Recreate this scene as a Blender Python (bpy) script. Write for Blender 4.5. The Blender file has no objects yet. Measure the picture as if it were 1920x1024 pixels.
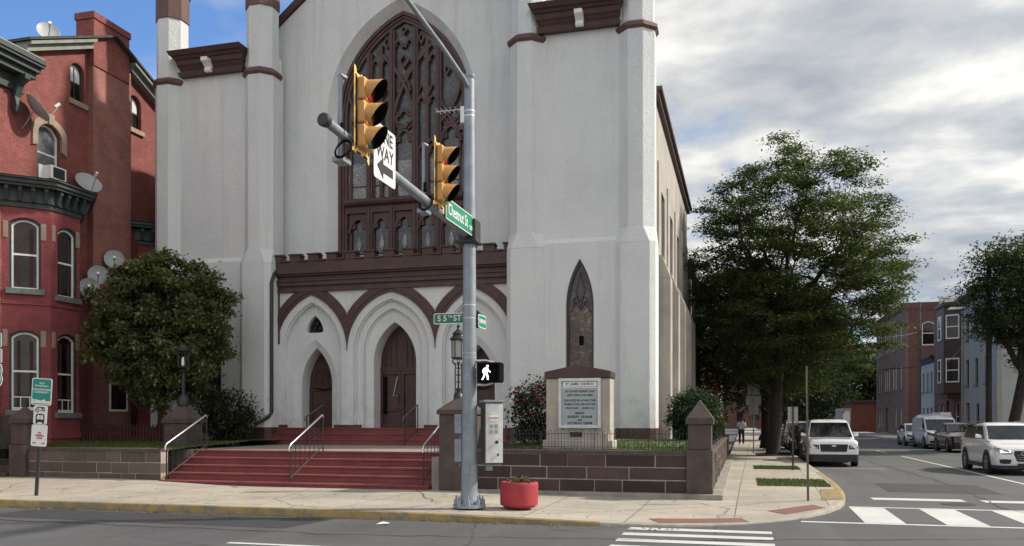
import bpy, bmesh, math, random
from math import sin, cos, tan, atan, pi, radians, sqrt
from mathutils import Vector, Matrix
from mathutils.geometry import tessellate_polygon

# ------------------------------------------------------------------ camera, sky, sun
YAW = radians(15.2)
scene = bpy.context.scene
cam_data = bpy.data.cameras.new('camera')
cam = bpy.data.objects.new('camera', cam_data)
scene.collection.objects.link(cam)
cam.location = (0, 0, 1.75)
cam.rotation_euler = (radians(90), 0, YAW)
cam_data.sensor_width = 36
cam_data.lens = 30
cam_data.shift_y = 0.14375
cam_data.clip_end = 3000
scene.camera = cam
scene.view_settings.view_transform = 'Standard'
scene.view_settings.look = 'None'
scene.view_settings.exposure = 0.82
scene.view_settings.gamma = 1

SUN_EL, SUN_AZ = radians(38), radians(66)      # azimuth from +Y towards +X
world = bpy.data.worlds.new('World')
scene.world = world
world.use_nodes = True
wn, wl = world.node_tree.nodes, world.node_tree.links
wn.clear()
w_out = wn.new('ShaderNodeOutputWorld')
w_bg = wn.new('ShaderNodeBackground')
w_bg.inputs['Strength'].default_value = 0.105
wl.new(w_bg.outputs[0], w_out.inputs[0])
sky = wn.new('ShaderNodeTexSky')
sky.sky_type = 'NISHITA'
sky.sun_disc = False
sky.sun_elevation = SUN_EL
sky.sun_rotation = SUN_AZ
sky.air_density = 1.0
sky.dust_density = 0.3
sky.ozone_density = 2.0
w_tc = wn.new('ShaderNodeTexCoord')
w_sep = wn.new('ShaderNodeSeparateXYZ')
wl.new(w_tc.outputs['Generated'], w_sep.inputs[0])
def wmath(op, a, b=None, clamp=False):
    n = wn.new('ShaderNodeMath'); n.operation = op; n.use_clamp = clamp
    for i, v in enumerate((a, b)):
        if v is None: continue
        if isinstance(v, (int, float)): n.inputs[i].default_value = v
        else: wl.new(v, n.inputs[i])
    return n.outputs[0]
wz = wmath('ADD', wmath('MAXIMUM', w_sep.outputs[2], 0.0), 0.10)
w_comb = wn.new('ShaderNodeCombineXYZ')
wl.new(wmath('DIVIDE', w_sep.outputs[0], wz), w_comb.inputs[0])
wl.new(wmath('DIVIDE', w_sep.outputs[1], wz), w_comb.inputs[1])
def wnoise(scale, detail, rough, dist=0.0, off=(0, 0, 0), sc=(1, 1, 1)):
    mp = wn.new('ShaderNodeMapping')
    mp.inputs['Location'].default_value = off
    mp.inputs['Scale'].default_value = sc
    wl.new(w_comb.outputs[0], mp.inputs[0])
    n = wn.new('ShaderNodeTexNoise')
    n.inputs['Scale'].default_value = scale
    n.inputs['Detail'].default_value = detail
    n.inputs['Roughness'].default_value = rough
    n.inputs['Distortion'].default_value = dist
    wl.new(mp.outputs[0], n.inputs['Vector'])
    return n.outputs['Fac']
def wramp(fac, stops):
    r = wn.new('ShaderNodeValToRGB')
    e = r.color_ramp.elements
    while len(e) < len(stops): e.new(0.5)
    for el, (p, c) in zip(e, stops):
        el.position = p
        el.color = (c, c, c, 1) if isinstance(c, (int, float)) else (*c, 1)
    wl.new(fac, r.inputs[0])
    return r.outputs[0]
n_big = wnoise(0.62, 5, 0.5, 0.15, (3.1, 1.7, 0), (1.0, 0.8, 1))
n_fine = wnoise(3.0, 6, 0.55, 0.15, (0.3, 5.2, 0), (0.8, 0.8, 1))
# cloud cover thickens sunwards; more is added behind the camera to light the facade
side = wmath('ADD', wmath('ADD', wmath('MULTIPLY', w_sep.outputs[0], 0.40), 0.135), wmath('MULTIPLY', wmath('MAXIMUM', wmath('MULTIPLY', w_sep.outputs[1], -1.0), 0.0), 0.55))
cover = wmath('ADD', wmath('ADD', wmath('MULTIPLY', n_big, 0.75), wmath('MULTIPLY', n_fine, 0.42)), side)
mask = wramp(cover, [(0.45, 0.04), (0.57, 0.48), (0.69, 0.96)])
n_shade = wnoise(1.0, 5, 0.5, 0.2, (7.7, 2.2, 0), (0.8, 1.1, 1))
cloud_col = wramp(wmath('ADD', wmath('MULTIPLY', n_shade, 0.5), wmath('MULTIPLY', n_fine, 0.5)),
                  [(0.40, (2.2, 2.35, 2.55)), (0.49, (3.45, 3.5, 3.45)), (0.58, (5.7, 5.5, 5.1))])
w_mix = wn.new('ShaderNodeMix'); w_mix.data_type = 'RGBA'
wl.new(mask, w_mix.inputs['Factor'])
w_tint = wn.new('ShaderNodeMix'); w_tint.data_type = 'RGBA'; w_tint.blend_type = 'MULTIPLY'; w_tint.inputs['Factor'].default_value = 1.0
wl.new(sky.outputs[0], w_tint.inputs['A']); w_tint.inputs['B'].default_value = (0.62, 0.85, 1.12, 1)
wl.new(w_tint.outputs['Result'], w_mix.inputs['A'])
# clouds behind the camera, out of view, are brightened to light the facade
w_boost = wn.new('ShaderNodeMix'); w_boost.data_type = 'RGBA'; w_boost.blend_type = 'MULTIPLY'; w_boost.inputs['Factor'].default_value = 1.0
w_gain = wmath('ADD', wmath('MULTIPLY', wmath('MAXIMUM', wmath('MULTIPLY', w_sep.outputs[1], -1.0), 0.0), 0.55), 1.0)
# and those near the sun glow
w_dot = wmath('ADD', wmath('ADD', wmath('MULTIPLY', w_sep.outputs[0], sin(SUN_AZ)*cos(SUN_EL)), wmath('MULTIPLY', w_sep.outputs[1], cos(SUN_AZ)*cos(SUN_EL))), wmath('MULTIPLY', w_sep.outputs[2], sin(SUN_EL)))
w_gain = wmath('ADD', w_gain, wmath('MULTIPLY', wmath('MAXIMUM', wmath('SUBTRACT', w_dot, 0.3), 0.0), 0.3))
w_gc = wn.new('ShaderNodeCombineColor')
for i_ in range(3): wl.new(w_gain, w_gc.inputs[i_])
wl.new(cloud_col, w_boost.inputs['A']); wl.new(w_gc.outputs[0], w_boost.inputs['B'])
wl.new(w_boost.outputs['Result'], w_mix.inputs['B'])
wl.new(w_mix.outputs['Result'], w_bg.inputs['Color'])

sun_data = bpy.data.lights.new('sun', 'SUN')
sun_data.energy = 2.9
sun_data.angle = radians(3.0)
sun_data.color = (1.0, 0.93, 0.82)
sun = bpy.data.objects.new('sun', sun_data)
scene.collection.objects.link(sun)
sun.rotation_euler = Vector((-sin(SUN_AZ)*cos(SUN_EL), -cos(SUN_AZ)*cos(SUN_EL), -sin(SUN_EL))).to_track_quat('-Z', 'Y').to_euler()
sun.location = (30, 20, 40)

# ------------------------------------------------------------------ measuring helpers (photo pixel -> place on a known plane)
def fx(px, Y): return Y*tan(atan((px-960)/1600) - YAW)
def depth(X, Y): return Y*cos(YAW) - X*sin(YAW)
def fz(py, X, Y): return 1.75 + (788-py)/1600*depth(X, Y)

# ------------------------------------------------------------------ materials
MATS = {}
def new_mat(name):
    m = bpy.data.materials.new(name); m.use_nodes = True
    nt = m.node_tree; b = nt.nodes['Principled BSDF']
    MATS[name] = m
    return m, nt, b
def tex_coord(nt, kind='Object'):
    t = nt.nodes.new('ShaderNodeTexCoord'); return t.outputs[kind]
def noise(nt, vec, scale, detail=4, rough=0.6, stretch=None):
    if stretch:
        mp = nt.nodes.new('ShaderNodeMapping'); mp.inputs['Scale'].default_value = stretch
        nt.links.new(vec, mp.inputs[0]); vec = mp.outputs[0]
    n = nt.nodes.new('ShaderNodeTexNoise')
    n.inputs['Scale'].default_value = scale; n.inputs['Detail'].default_value = detail; n.inputs['Roughness'].default_value = rough
    nt.links.new(vec, n.inputs['Vector'])
    return n.outputs['Fac']
def ramp(nt, fac, stops):
    r = nt.nodes.new('ShaderNodeValToRGB'); e = r.color_ramp.elements
    while len(e) < len(stops): e.new(0.5)
    for el, (p, c) in zip(e, stops):
        el.position = p; el.color = (c, c, c, 1) if isinstance(c, (int, float)) else (*c, 1)
    nt.links.new(fac, r.inputs[0])
    return r.outputs[0]
def mix(nt, fac, a, b, blend='MIX'):
    n = nt.nodes.new('ShaderNodeMix'); n.data_type = 'RGBA'; n.blend_type = blend
    for key, v in (('Factor', fac), ('A', a), ('B', b)):
        if isinstance(v, (int, float)): n.inputs[key].default_value = v
        elif isinstance(v, tuple): n.inputs[key].default_value = (*v, 1)
        else: nt.links.new(v, n.inputs[key])
    return n.outputs['Result']
def add_bump(nt, b, height, strength=0.3, dist=0.02):
    n = nt.nodes.new('ShaderNodeBump'); n.inputs['Strength'].default_value = strength; n.inputs['Distance'].default_value = dist
    nt.links.new(height, n.inputs['Height']); nt.links.new(n.outputs[0], b.inputs['Normal'])
def sc(c, k): return tuple(min(1.0, v*k) for v in c)
def plain(name, col, rough=0.6, var=0.18, scale=4.0, bump=0.0, bscale=40, metal=0.0, streak=0.0, coat=0.0):
    m, nt, b = new_mat(name)
    v = tex_coord(nt)
    f = noise(nt, v, scale, 6, 0.65)
    c = ramp(nt, f, [(0.3, sc(col, 1-var)), (0.7, sc(col, 1+var))])
    if streak:
        s = noise(nt, v, 2.2, 5, 0.7, (1.6, 1.6, 0.10))
        c = mix(nt, ramp(nt, s, [(0.45, 0.0), (0.72, streak)]), c, sc(col, 0.45))
    nt.links.new(c, b.inputs['Base Color'])
    b.inputs['Roughness'].default_value = rough; b.inputs['Metallic'].default_value = metal
    if coat: b.inputs['Coat Weight'].default_value = coat; b.inputs['Coat Roughness'].default_value = 0.05
    if bump: add_bump(nt, b, noise(nt, v, bscale, 4, 0.7), bump)
    return m
def bricks(name, c1, c2, mortar, rough=0.85, scale=1.0, bw=0.21, bh=0.07, stain=0.5, msize=0.008):
    m, nt, b = new_mat(name)
    v = tex_coord(nt)
    sp = nt.nodes.new('ShaderNodeSeparateXYZ'); nt.links.new(v, sp.inputs[0])
    ad = nt.nodes.new('ShaderNodeMath'); ad.operation = 'ADD'
    nt.links.new(sp.outputs[0], ad.inputs[0]); nt.links.new(sp.outputs[1], ad.inputs[1])
    cb = nt.nodes.new('ShaderNodeCombineXYZ'); nt.links.new(ad.outputs[0], cb.inputs[0]); nt.links.new(sp.outputs[2], cb.inputs[1])
    t = nt.nodes.new('ShaderNodeTexBrick')
    t.inputs['Color1'].default_value = (*c1, 1); t.inputs['Color2'].default_value = (*c2, 1); t.inputs['Mortar'].default_value = (*mortar, 1)
    t.inputs['Scale'].default_value = scale; t.inputs['Mortar Size'].default_value = msize
    t.inputs['Brick Width'].default_value = bw; t.inputs['Row Height'].default_value = bh
    t.inputs['Bias'].default_value = 0.0
    nt.links.new(cb.outputs[0], t.inputs['Vector'])
    s = noise(nt, v, 0.9, 7, 0.7)
    c = mix(nt, ramp(nt, s, [(0.42, 0.0), (0.70, stain)]), t.outputs['Color'], sc(c1, 0.42))
    s2 = noise(nt, v, 5.0, 4, 0.7)
    c = mix(nt, ramp(nt, s2, [(0.5, 0.0), (0.8, 0.35)]), c, sc(c2, 1.5))
    s3 = noise(nt, v, 1.6, 8, 0.8)
    c = mix(nt, ramp(nt, s3, [(0.48, 0.0), (0.62, 0.35)]), c, sc(c1, 1.35))
    nt.links.new(c, b.inputs['Base Color'])
    b.inputs['Roughness'].default_value = rough
    add_bump(nt, b, t.outputs['Fac'], -0.35, 0.01)
    return m
def island(name, stops, rough=0.6, trans=0.0, extra=None):
    """material whose colour varies from one loose piece (leaf, block) to the next"""
    m, nt, b = new_mat(name)
    g = nt.nodes.new('ShaderNodeNewGeometry')
    c = ramp(nt, g.outputs['Random Per Island'], stops)
    if extra:
        v = tex_coord(nt)
        c = mix(nt, ramp(nt, noise(nt, v, extra, 5, 0.7), [(0.35, 0.0), (0.75, 0.55)]), c, sc(stops[0][1], 0.6))
        add_bump(nt, b, noise(nt, v, extra*6, 5, 0.7), 0.4)
    nt.links.new(c, b.inputs['Base Color'])
    b.inputs['Roughness'].default_value = rough
    if trans:
        b.inputs['Specular IOR Level'].default_value = 0.2
        tr = nt.nodes.new('ShaderNodeBsdfTranslucent'); nt.links.new(c, tr.inputs[0])
        mx = nt.nodes.new('ShaderNodeMixShader'); mx.inputs[0].default_value = trans
        out = nt.nodes['Material Output']
        nt.links.new(b.outputs[0], mx.inputs[1]); nt.links.new(tr.outputs[0], mx.inputs[2]); nt.links.new(mx.outputs[0], out.inputs[0])
    return m

# stucco of the church: painted, mottled, rain streaked
def make_stucco():
    m, nt, b = new_mat('stucco')
    v = tex_coord(nt)
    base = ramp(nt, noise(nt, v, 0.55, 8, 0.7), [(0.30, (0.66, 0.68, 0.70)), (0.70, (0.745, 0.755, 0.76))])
    st = noise(nt, v, 1.5, 6, 0.75, (1.6, 1.6, 0.07))
    c = mix(nt, ramp(nt, st, [(0.53, 0.0), (0.78, 0.5)]), base, (0.44, 0.435, 0.41))
    c = mix(nt, ramp(nt, noise(nt, v, 0.35, 7, 0.7), [(0.52, 0.0), (0.68, 0.35)]), c, (0.56, 0.565, 0.57))
    sp = nt.nodes.new('ShaderNodeSeparateXYZ'); nt.links.new(v, sp.inputs[0])
    # run-off streaks below the string courses and cornices of the towers
    hi_ = nt.nodes.new('ShaderNodeMapRange'); hi_.inputs['From Min'].default_value = 9.6; hi_.inputs['From Max'].default_value = 12.3; nt.links.new(sp.outputs[2], hi_.inputs['Value'])
    dr = nt.nodes.new('ShaderNodeMath'); dr.operation = 'MULTIPLY'; nt.links.new(hi_.outputs[0], dr.inputs[0])
    nt.links.new(ramp(nt, noise(nt, v, 1.6, 6, 0.75, (1.0, 1.0, 0.06)), [(0.50, 0.0), (0.72, 0.45)]), dr.inputs[1])
    c = mix(nt, dr.outputs[0], c, (0.40, 0.39, 0.36))
    low = nt.nodes.new('ShaderNodeMapRange'); low.inputs['From Min'].default_value = 2.6; low.inputs['From Max'].default_value = 0.3
    low.inputs['To Min'].default_value = 0.0; low.inputs['To Max'].default_value = 1.0
    nt.links.new(sp.outputs[2], low.inputs['Value'])
    grime = nt.nodes.new('ShaderNodeMath'); grime.operation = 'MULTIPLY'
    nt.links.new(low.outputs[0], grime.inputs[0]); nt.links.new(ramp(nt, noise(nt, v, 2.4, 6, 0.7), [(0.45, 0.0), (0.75, 0.6)]), grime.inputs[1])
    c = mix(nt, grime.outputs[0], c, (0.30, 0.285, 0.26))
    c = mix(nt, ramp(nt, noise(nt, v, 13, 5, 0.8), [(0.35, 0.16), (0.62, 0.0)]), c, (0.42, 0.43, 0.44))
    nt.links.new(c, b.inputs['Base Color'])
    b.inputs['Roughness'].default_value = 0.9
    add_bump(nt, b, noise(nt, v, 14, 6, 0.8), 0.8, 0.04)
    return m
STUCCO = make_stucco()
TRIM = plain('brown_trim', (0.072, 0.036, 0.034), 0.55, 0.25, 2.5, 0.15, 30, streak=0.35)
TRIM_PALE = plain('weathered_copper_brown', (0.12, 0.062, 0.05), 0.6, 0.3, 2.0, 0.1, 30, streak=0.5)
DOORWOOD = plain('dark_door_wood', (0.06, 0.026, 0.022), 0.5, 0.35, 3.0, 0.2, 20, streak=0.4)
def make_step_paint():
    m, nt, b = new_mat('red_painted_concrete'); v = tex_coord(nt)
    c = ramp(nt, noise(nt, v, 1.3, 7, 0.7), [(0.32, (0.150, 0.034, 0.036)), (0.70, (0.245, 0.062, 0.062))])
    c = mix(nt, ramp(nt, noise(nt, v, 6, 8, 0.8, (0.5, 1, 2)), [(0.54, 0.0), (0.70, 0.7)]), c, (0.085, 0.032, 0.032))
    c = mix(nt, ramp(nt, noise(nt, v, 9, 8, 0.85), [(0.63, 0.0), (0.70, 0.8)]), c, (0.27, 0.19, 0.17))
    nt.links.new(c, b.inputs['Base Color']); b.inputs['Roughness'].default_value = 0.75
    add_bump(nt, b, noise(nt, v, 18, 6, 0.75), 0.5, 0.015)
    return m
RED_STEP = make_step_paint()
BROWNSTONE = plain('brownstone', (0.080, 0.059, 0.053), 0.85, 0.35, 3.0, 0.5, 14, streak=0.35)
BLOCKS = island('sandstone_blocks', [(0.0, (0.036, 0.024, 0.022)), (0.5, (0.062, 0.040, 0.036)), (1.0, (0.105, 0.066, 0.058))], 0.85, extra=3.2)
BLOCKS_GREY = island('grey_sandstone_blocks', [(0.0, (0.085, 0.068, 0.058)), (0.5, (0.115, 0.09, 0.078)), (1.0, (0.145, 0.115, 0.098))], 0.85, extra=2.2)
MORTAR = plain('mortar', (0.36, 0.30, 0.27), 0.9, 0.25, 6)
CONCRETE_OLD = plain('old_concrete', (0.27, 0.25, 0.215), 0.9, 0.3, 2.0, 0.3, 25, streak=0.3)
LIMESTONE = plain('limestone', (0.42, 0.375, 0.33), 0.85, 0.18, 2.5, 0.3, 25, streak=0.4)
BLACK_IRON = plain('black_iron', (0.018, 0.018, 0.02), 0.45, 0.3, 8)
RUST_STEEL = plain('dull_brown_steel', (0.10, 0.085, 0.075), 0.6, 0.35, 6)
STEEL = plain('brushed_steel', (0.62, 0.62, 0.62), 0.33, 0.1, 8, metal=0.9)
GALV = plain('galvanised_steel', (0.27, 0.30, 0.34), 0.5, 0.18, 5, 0.05, 60, metal=0.35, streak=0.3)
ALU = plain('bare_aluminium', (0.62, 0.63, 0.64), 0.4, 0.12, 6, metal=0.6)
DARKMETAL = plain('dark_metal', (0.03, 0.031, 0.033), 0.5, 0.3, 6)
SIGNAL_Y = plain('signal_yellow', (0.60, 0.31, 0.095), 0.5, 0.2, 5, 0.05, 30, streak=0.35)
PLATE_Y = plain('backplate_yellow', (0.80, 0.52, 0.16), 0.45, 0.12, 4)
BLACK = plain('matt_black', (0.006, 0.006, 0.006), 0.95, 0.2, 6); BLACK.node_tree.nodes['Principled BSDF'].inputs['Specular IOR Level'].default_value = 0.1
SIGN_W = plain('sign_white', (0.78, 0.78, 0.76), 0.45, 0.06, 3)
SIGN_G = plain('sign_green', (0.012, 0.23, 0.135), 0.4, 0.12, 4)
SIGN_GD = plain('faded_sign_green', (0.02, 0.16, 0.09), 0.45, 0.15, 4)
SIGN_TEAL = plain('sign_teal', (0.01, 0.25, 0.21), 0.45, 0.1, 4)
SIGN_RED = plain('sign_red', (0.5, 0.03, 0.04), 0.5, 0.1, 4)
SIGN_GREY = plain('sign_grey', (0.30, 0.29, 0.27), 0.5, 0.15, 4)
SIGN_INK = plain('sign_black_ink', (0.02, 0.02, 0.022), 0.5, 0.1, 4)
PLANTER_RED = plain('planter_red', (0.36, 0.034, 0.045), 0.75, 0.22, 3, 0.5, 26, streak=0.45)
SOIL = plain('soil_mulch', (0.030, 0.020, 0.014), 0.95, 0.5, 9, 0.8, 30)
HOUSE_TRIM = plain('dark_green_trim', (0.035, 0.048, 0.045), 0.55, 0.35, 3, streak=0.4)
HOUSE_TRIM_PALE = plain('pale_green_trim', (0.20, 0.22, 0.185), 0.6, 0.25, 3, streak=0.3)
SILL_GREY = plain('grey_green_sill', (0.15, 0.17, 0.165), 0.7, 0.3, 6)
WHITE_FRAME = plain('white_window_frame', (0.80, 0.80, 0.79), 0.5, 0.12, 6)
TAN_STONE = plain('tan_lintel_stone', (0.30, 0.225, 0.175), 0.85, 0.2, 5, 0.3, 30)
RED_BRICK = bricks('red_painted_brick', (0.275, 0.078, 0.066), (0.20, 0.058, 0.051), (0.13, 0.042, 0.036), stain=0.5, msize=0.012)
BAY_BRICK = bricks('crimson_bay_brick', (0.29, 0.066, 0.073), (0.225, 0.052, 0.058), (0.16, 0.04, 0.047), stain=0.4, msize=0.012)
BREAST_BRICK = bricks('worn_brown_brick', (0.30, 0.11, 0.088), (0.215, 0.078, 0.066), (0.27, 0.15, 0.125), stain=0.65, msize=0.012)
SCHOOL_BRICK = bricks('dark_school_brick', (0.13, 0.05, 0.043), (0.105, 0.043, 0.037), (0.12, 0.075, 0.065), bw=0.25, bh=0.085)
SCHOOL_FRONT = bricks('brown_grey_school_brick', (0.165, 0.10, 0.088), (0.14, 0.085, 0.075), (0.14, 0.10, 0.09), bw=0.25, bh=0.085)
ROW_BRICK = bricks('dull_red_row_brick', (0.16, 0.055, 0.05), (0.13, 0.047, 0.042), (0.13, 0.075, 0.065), bw=0.25, bh=0.085)
ORIEL_WOOD = plain('dark_brown_oriel_wood', (0.055, 0.030, 0.027), 0.6, 0.25, 3)
GREY_HOUSE = plain('blue_grey_render', (0.34, 0.33, 0.315), 0.85, 0.12, 1.5, streak=0.25)
PALE_HOUSE = plain('pale_grey_render', (0.40, 0.41, 0.41), 0.85, 0.12, 1.0, streak=0.3)
BLUE_ROW = plain('light_blue_render', (0.36, 0.355, 0.35), 0.85, 0.1, 2, streak=0.2)
SHINGLE = plain('dark_roof', (0.05, 0.048, 0.047), 0.85, 0.3, 5, 0.3, 30)
SIDE_STUCCO = plain('weathered_shaded_stucco', (0.40, 0.37, 0.335), 0.9, 0.2, 1.1, 0.3, 16, streak=0.5)  # browner, dirty stucco; the trees' shade on this wall is put into its colour
REAR_STUCCO = plain('rear_hall_stucco', (0.20, 0.185, 0.165), 0.9, 0.25, 1.2, streak=0.4)
PLASTIC_DK = plain('dark_blue_plastic', (0.015, 0.022, 0.045), 0.45, 0.2, 5)
DISH_GREY = plain('dish_grey', (0.36, 0.37, 0.38), 0.5, 0.12, 5)
BARK = plain('bark', (0.032, 0.025, 0.021), 0.95, 0.4, 6, 0.8, 16)
def glass(name, col=(0.012, 0.014, 0.017), rough=0.06, tint=None, spec=0.5):
    m, nt, b = new_mat(name)
    v = tex_coord(nt)
    c = ramp(nt, noise(nt, v, 1.7, 4, 0.6), [(0.4, sc(col, 0.6)), (0.65, tint or sc(col, 1.8))])
    nt.links.new(c, b.inputs['Base Color'])
    b.inputs['Roughness'].default_value = rough; b.inputs['Specular IOR Level'].default_value = spec
    add_bump(nt, b, noise(nt, v, 1.2, 2, 0.5), 0.04, 0.05)
    return m
GLASS = glass('dark_window_glass', (0.008, 0.009, 0.011), tint=(0.030, 0.015, 0.013))
GLASS_LACE = glass('lace_curtain_glass', (0.08, 0.085, 0.09), 0.15, (0.22, 0.23, 0.24))
GLASS_CAR = glass('car_glass', (0.006, 0.008, 0.009), 0.05, (0.016, 0.019, 0.02), 0.55)
BLIND = plain('window_blind', (0.62, 0.63, 0.62), 0.7, 0.08, 5)
CURTAIN = plain('dim_curtain', (0.055, 0.030, 0.026), 0.9, 0.3, 8)
def stained(name, tones, scale, lead=0.06):
    m, nt, b = new_mat(name)
    v = tex_coord(nt)
    vo = nt.nodes.new('ShaderNodeTexVoronoi'); vo.inputs['Scale'].default_value = scale
    ve = nt.nodes.new('ShaderNodeTexVoronoi'); ve.feature = 'DISTANCE_TO_EDGE'; ve.inputs['Scale'].default_value = scale
    nt.links.new(v, vo.inputs['Vector']); nt.links.new(v, ve.inputs['Vector'])
    sp = nt.nodes.new('ShaderNodeSeparateColor'); nt.links.new(vo.outputs['Color'], sp.inputs[0])
    c = ramp(nt, sp.outputs[0], tones)
    c = mix(nt, ramp(nt, noise(nt, v, 1.1, 3, 0.6), [(0.4, 0.0), (0.65, 0.75)]), c, sc(tones[0][1], 0.5))
    c = mix(nt, ramp(nt, ve.outputs['Distance'], [(0.0, 1.0), (lead, 0.0)]), c, (0.015, 0.015, 0.017))
    nt.links.new(c, b.inputs['Base Color'])
    b.inputs['Roughness'].default_value = 0.18
    add_bump(nt, b, sp.outputs[1], 0.25, 0.01)
    return m
STAINED = stained('stained_glass', [(0.0, (0.045, 0.055, 0.080)), (0.45, (0.085, 0.098, 0.125)), (0.8, (0.15, 0.16, 0.18)), (1.0, (0.09, 0.07, 0.065))], 17)
STAINED_LT = stained('pale_stained_glass', [(0.0, (0.18, 0.19, 0.20)), (0.45, (0.27, 0.28, 0.29)), (0.8, (0.37, 0.37, 0.375)), (1.0, (0.24, 0.21, 0.19))], 17)
STAINED_DK = stained('dark_stained_glass', [(0.0, (0.02, 0.026, 0.045)), (0.5, (0.055, 0.065, 0.095)), (0.85, (0.10, 0.10, 0.10)), (1.0, (0.07, 0.045, 0.035))], 8)
STAINED_AMBER = stained('amber_stained_glass', [(0.0, (0.05, 0.035, 0.028)), (0.5, (0.13, 0.098, 0.07)), (0.85, (0.24, 0.195, 0.15)), (1.0, (0.08, 0.08, 0.09))], 11, 0.05)
def lens_mat(name, col, emit=0.0):
    m, nt, b = new_mat(name)
    b.inputs['Base Color'].default_value = (*col, 1); b.inputs['Roughness'].default_value = 0.25
    if emit:
        b.inputs['Emission Color'].default_value = (*col, 1); b.inputs['Emission Strength'].default_value = emit
    return m
LENS_RED = lens_mat('red_lens', (0.22, 0.008, 0.008)); LENS_AMB = lens_mat('amber_lens', (0.12, 0.045, 0.008)); LENS_GRN = lens_mat('green_lens', (0.006, 0.035, 0.028))
WALK_LED = lens_mat('walk_led', (1.0, 0.98, 0.95), 1.3)
GLASS_SIDE = plain('dark_side_glass', (0.006, 0.007, 0.008), 0.12, 0.2, 3); GLASS_SIDE.node_tree.nodes['Principled BSDF'].inputs['Specular IOR Level'].default_value = 0.12
HEADLAMP = lens_mat('headlamp_glass', (0.30, 0.31, 0.33)); HEADLAMP_ON = lens_mat('lit_headlamp', (1.0, 0.95, 0.85), 1.1)
LAMP_GLASS = lens_mat('milky_lamp_glass', (0.36, 0.35, 0.31)); LAMP_BULB = lens_mat('white_bulb', (0.8, 0.8, 0.76))
def car_paint(name, col, metal=0.0, rough=0.35):
    m, nt, b = new_mat(name)
    v = tex_coord(nt)
    c = ramp(nt, noise(nt, v, 3, 5, 0.7), [(0.35, sc(col, 0.9)), (0.65, col)])
    nt.links.new(c, b.inputs['Base Color'])
    b.inputs['Roughness'].default_value = rough; b.inputs['Metallic'].default_value = metal
    b.inputs['Coat Weight'].default_value = 1.0; b.inputs['Coat Roughness'].default_value = 0.04
    return m
PAINT_W = car_paint('white_car_paint', (0.74, 0.75, 0.78)); PAINT_BLK = car_paint('black_car_paint', (0.015, 0.015, 0.018)); PAINT_RED = car_paint('maroon_car_paint', (0.045, 0.008, 0.012))
PAINT_GRY = car_paint('grey_car_paint', (0.10, 0.105, 0.115), 0.4); PAINT_SLV = car_paint('silver_car_paint', (0.36, 0.37, 0.39), 0.5)
TYRE = plain('tyre_rubber', (0.014, 0.014, 0.015), 0.85, 0.3, 10)
RIM = plain('alloy_rim', (0.32, 0.33, 0.35), 0.35, 0.15, 8, metal=0.7)
CARBLACK = plain('black_car_plastic', (0.014, 0.014, 0.015), 0.55, 0.2, 8)
CHROME = plain('chrome', (0.7, 0.7, 0.72), 0.15, 0.05, 8, metal=1.0)

LEAF_LOCUST = island('locust_leaves', [(0.0, (0.036, 0.062, 0.022)), (0.5, (0.060, 0.092, 0.030)), (0.85, (0.105, 0.130, 0.036)), (1.0, (0.23, 0.20, 0.045))], 0.55, 0.5)
LEAF_DARK = island('dark_tree_leaves', [(0.0, (0.028, 0.045, 0.018)), (0.6, (0.052, 0.076, 0.028)), (1.0, (0.095, 0.112, 0.034))], 0.55, 0.4)
LEAF_MAG = island('magnolia_leaves', [(0.0, (0.075, 0.105, 0.042)), (0.6, (0.135, 0.170, 0.066)), (1.0, (0.23, 0.25, 0.11))], 0.38, 0.35)
LEAF_SHRUB = island('shrub_leaves', [(0.0, (0.022, 0.034, 0.016)), (0.6, (0.036, 0.050, 0.022)), (1.0, (0.06, 0.062, 0.03))], 0.55, 0.2)
LEAF_HEDGE = island('hedge_leaves', [(0.0, (0.018, 0.036, 0.014)), (0.7, (0.032, 0.058, 0.02)), (1.0, (0.06, 0.09, 0.03))], 0.6, 0.2)
PETAL = island('crimson_petals', [(0.0, (0.16, 0.010, 0.03)), (1.0, (0.30, 0.03, 0.07))], 0.6, 0.2)
GRASSM = island('grass_blades', [(0.0, (0.05, 0.085, 0.022)), (0.6, (0.085, 0.125, 0.035)), (1.0, (0.14, 0.15, 0.05))], 0.7, 0.3)
DEAD_LEAF = island('dry_fallen_leaves', [(0.0, (0.13, 0.08, 0.035)), (1.0, (0.26, 0.19, 0.08))], 0.9)
LAWN = plain('lawn_soil_green', (0.075, 0.11, 0.034), 0.95, 0.4, 6, 0.6, 40)
EARTH = plain('earth', (0.07, 0.066, 0.055), 0.95, 0.3, 0.5)

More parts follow.
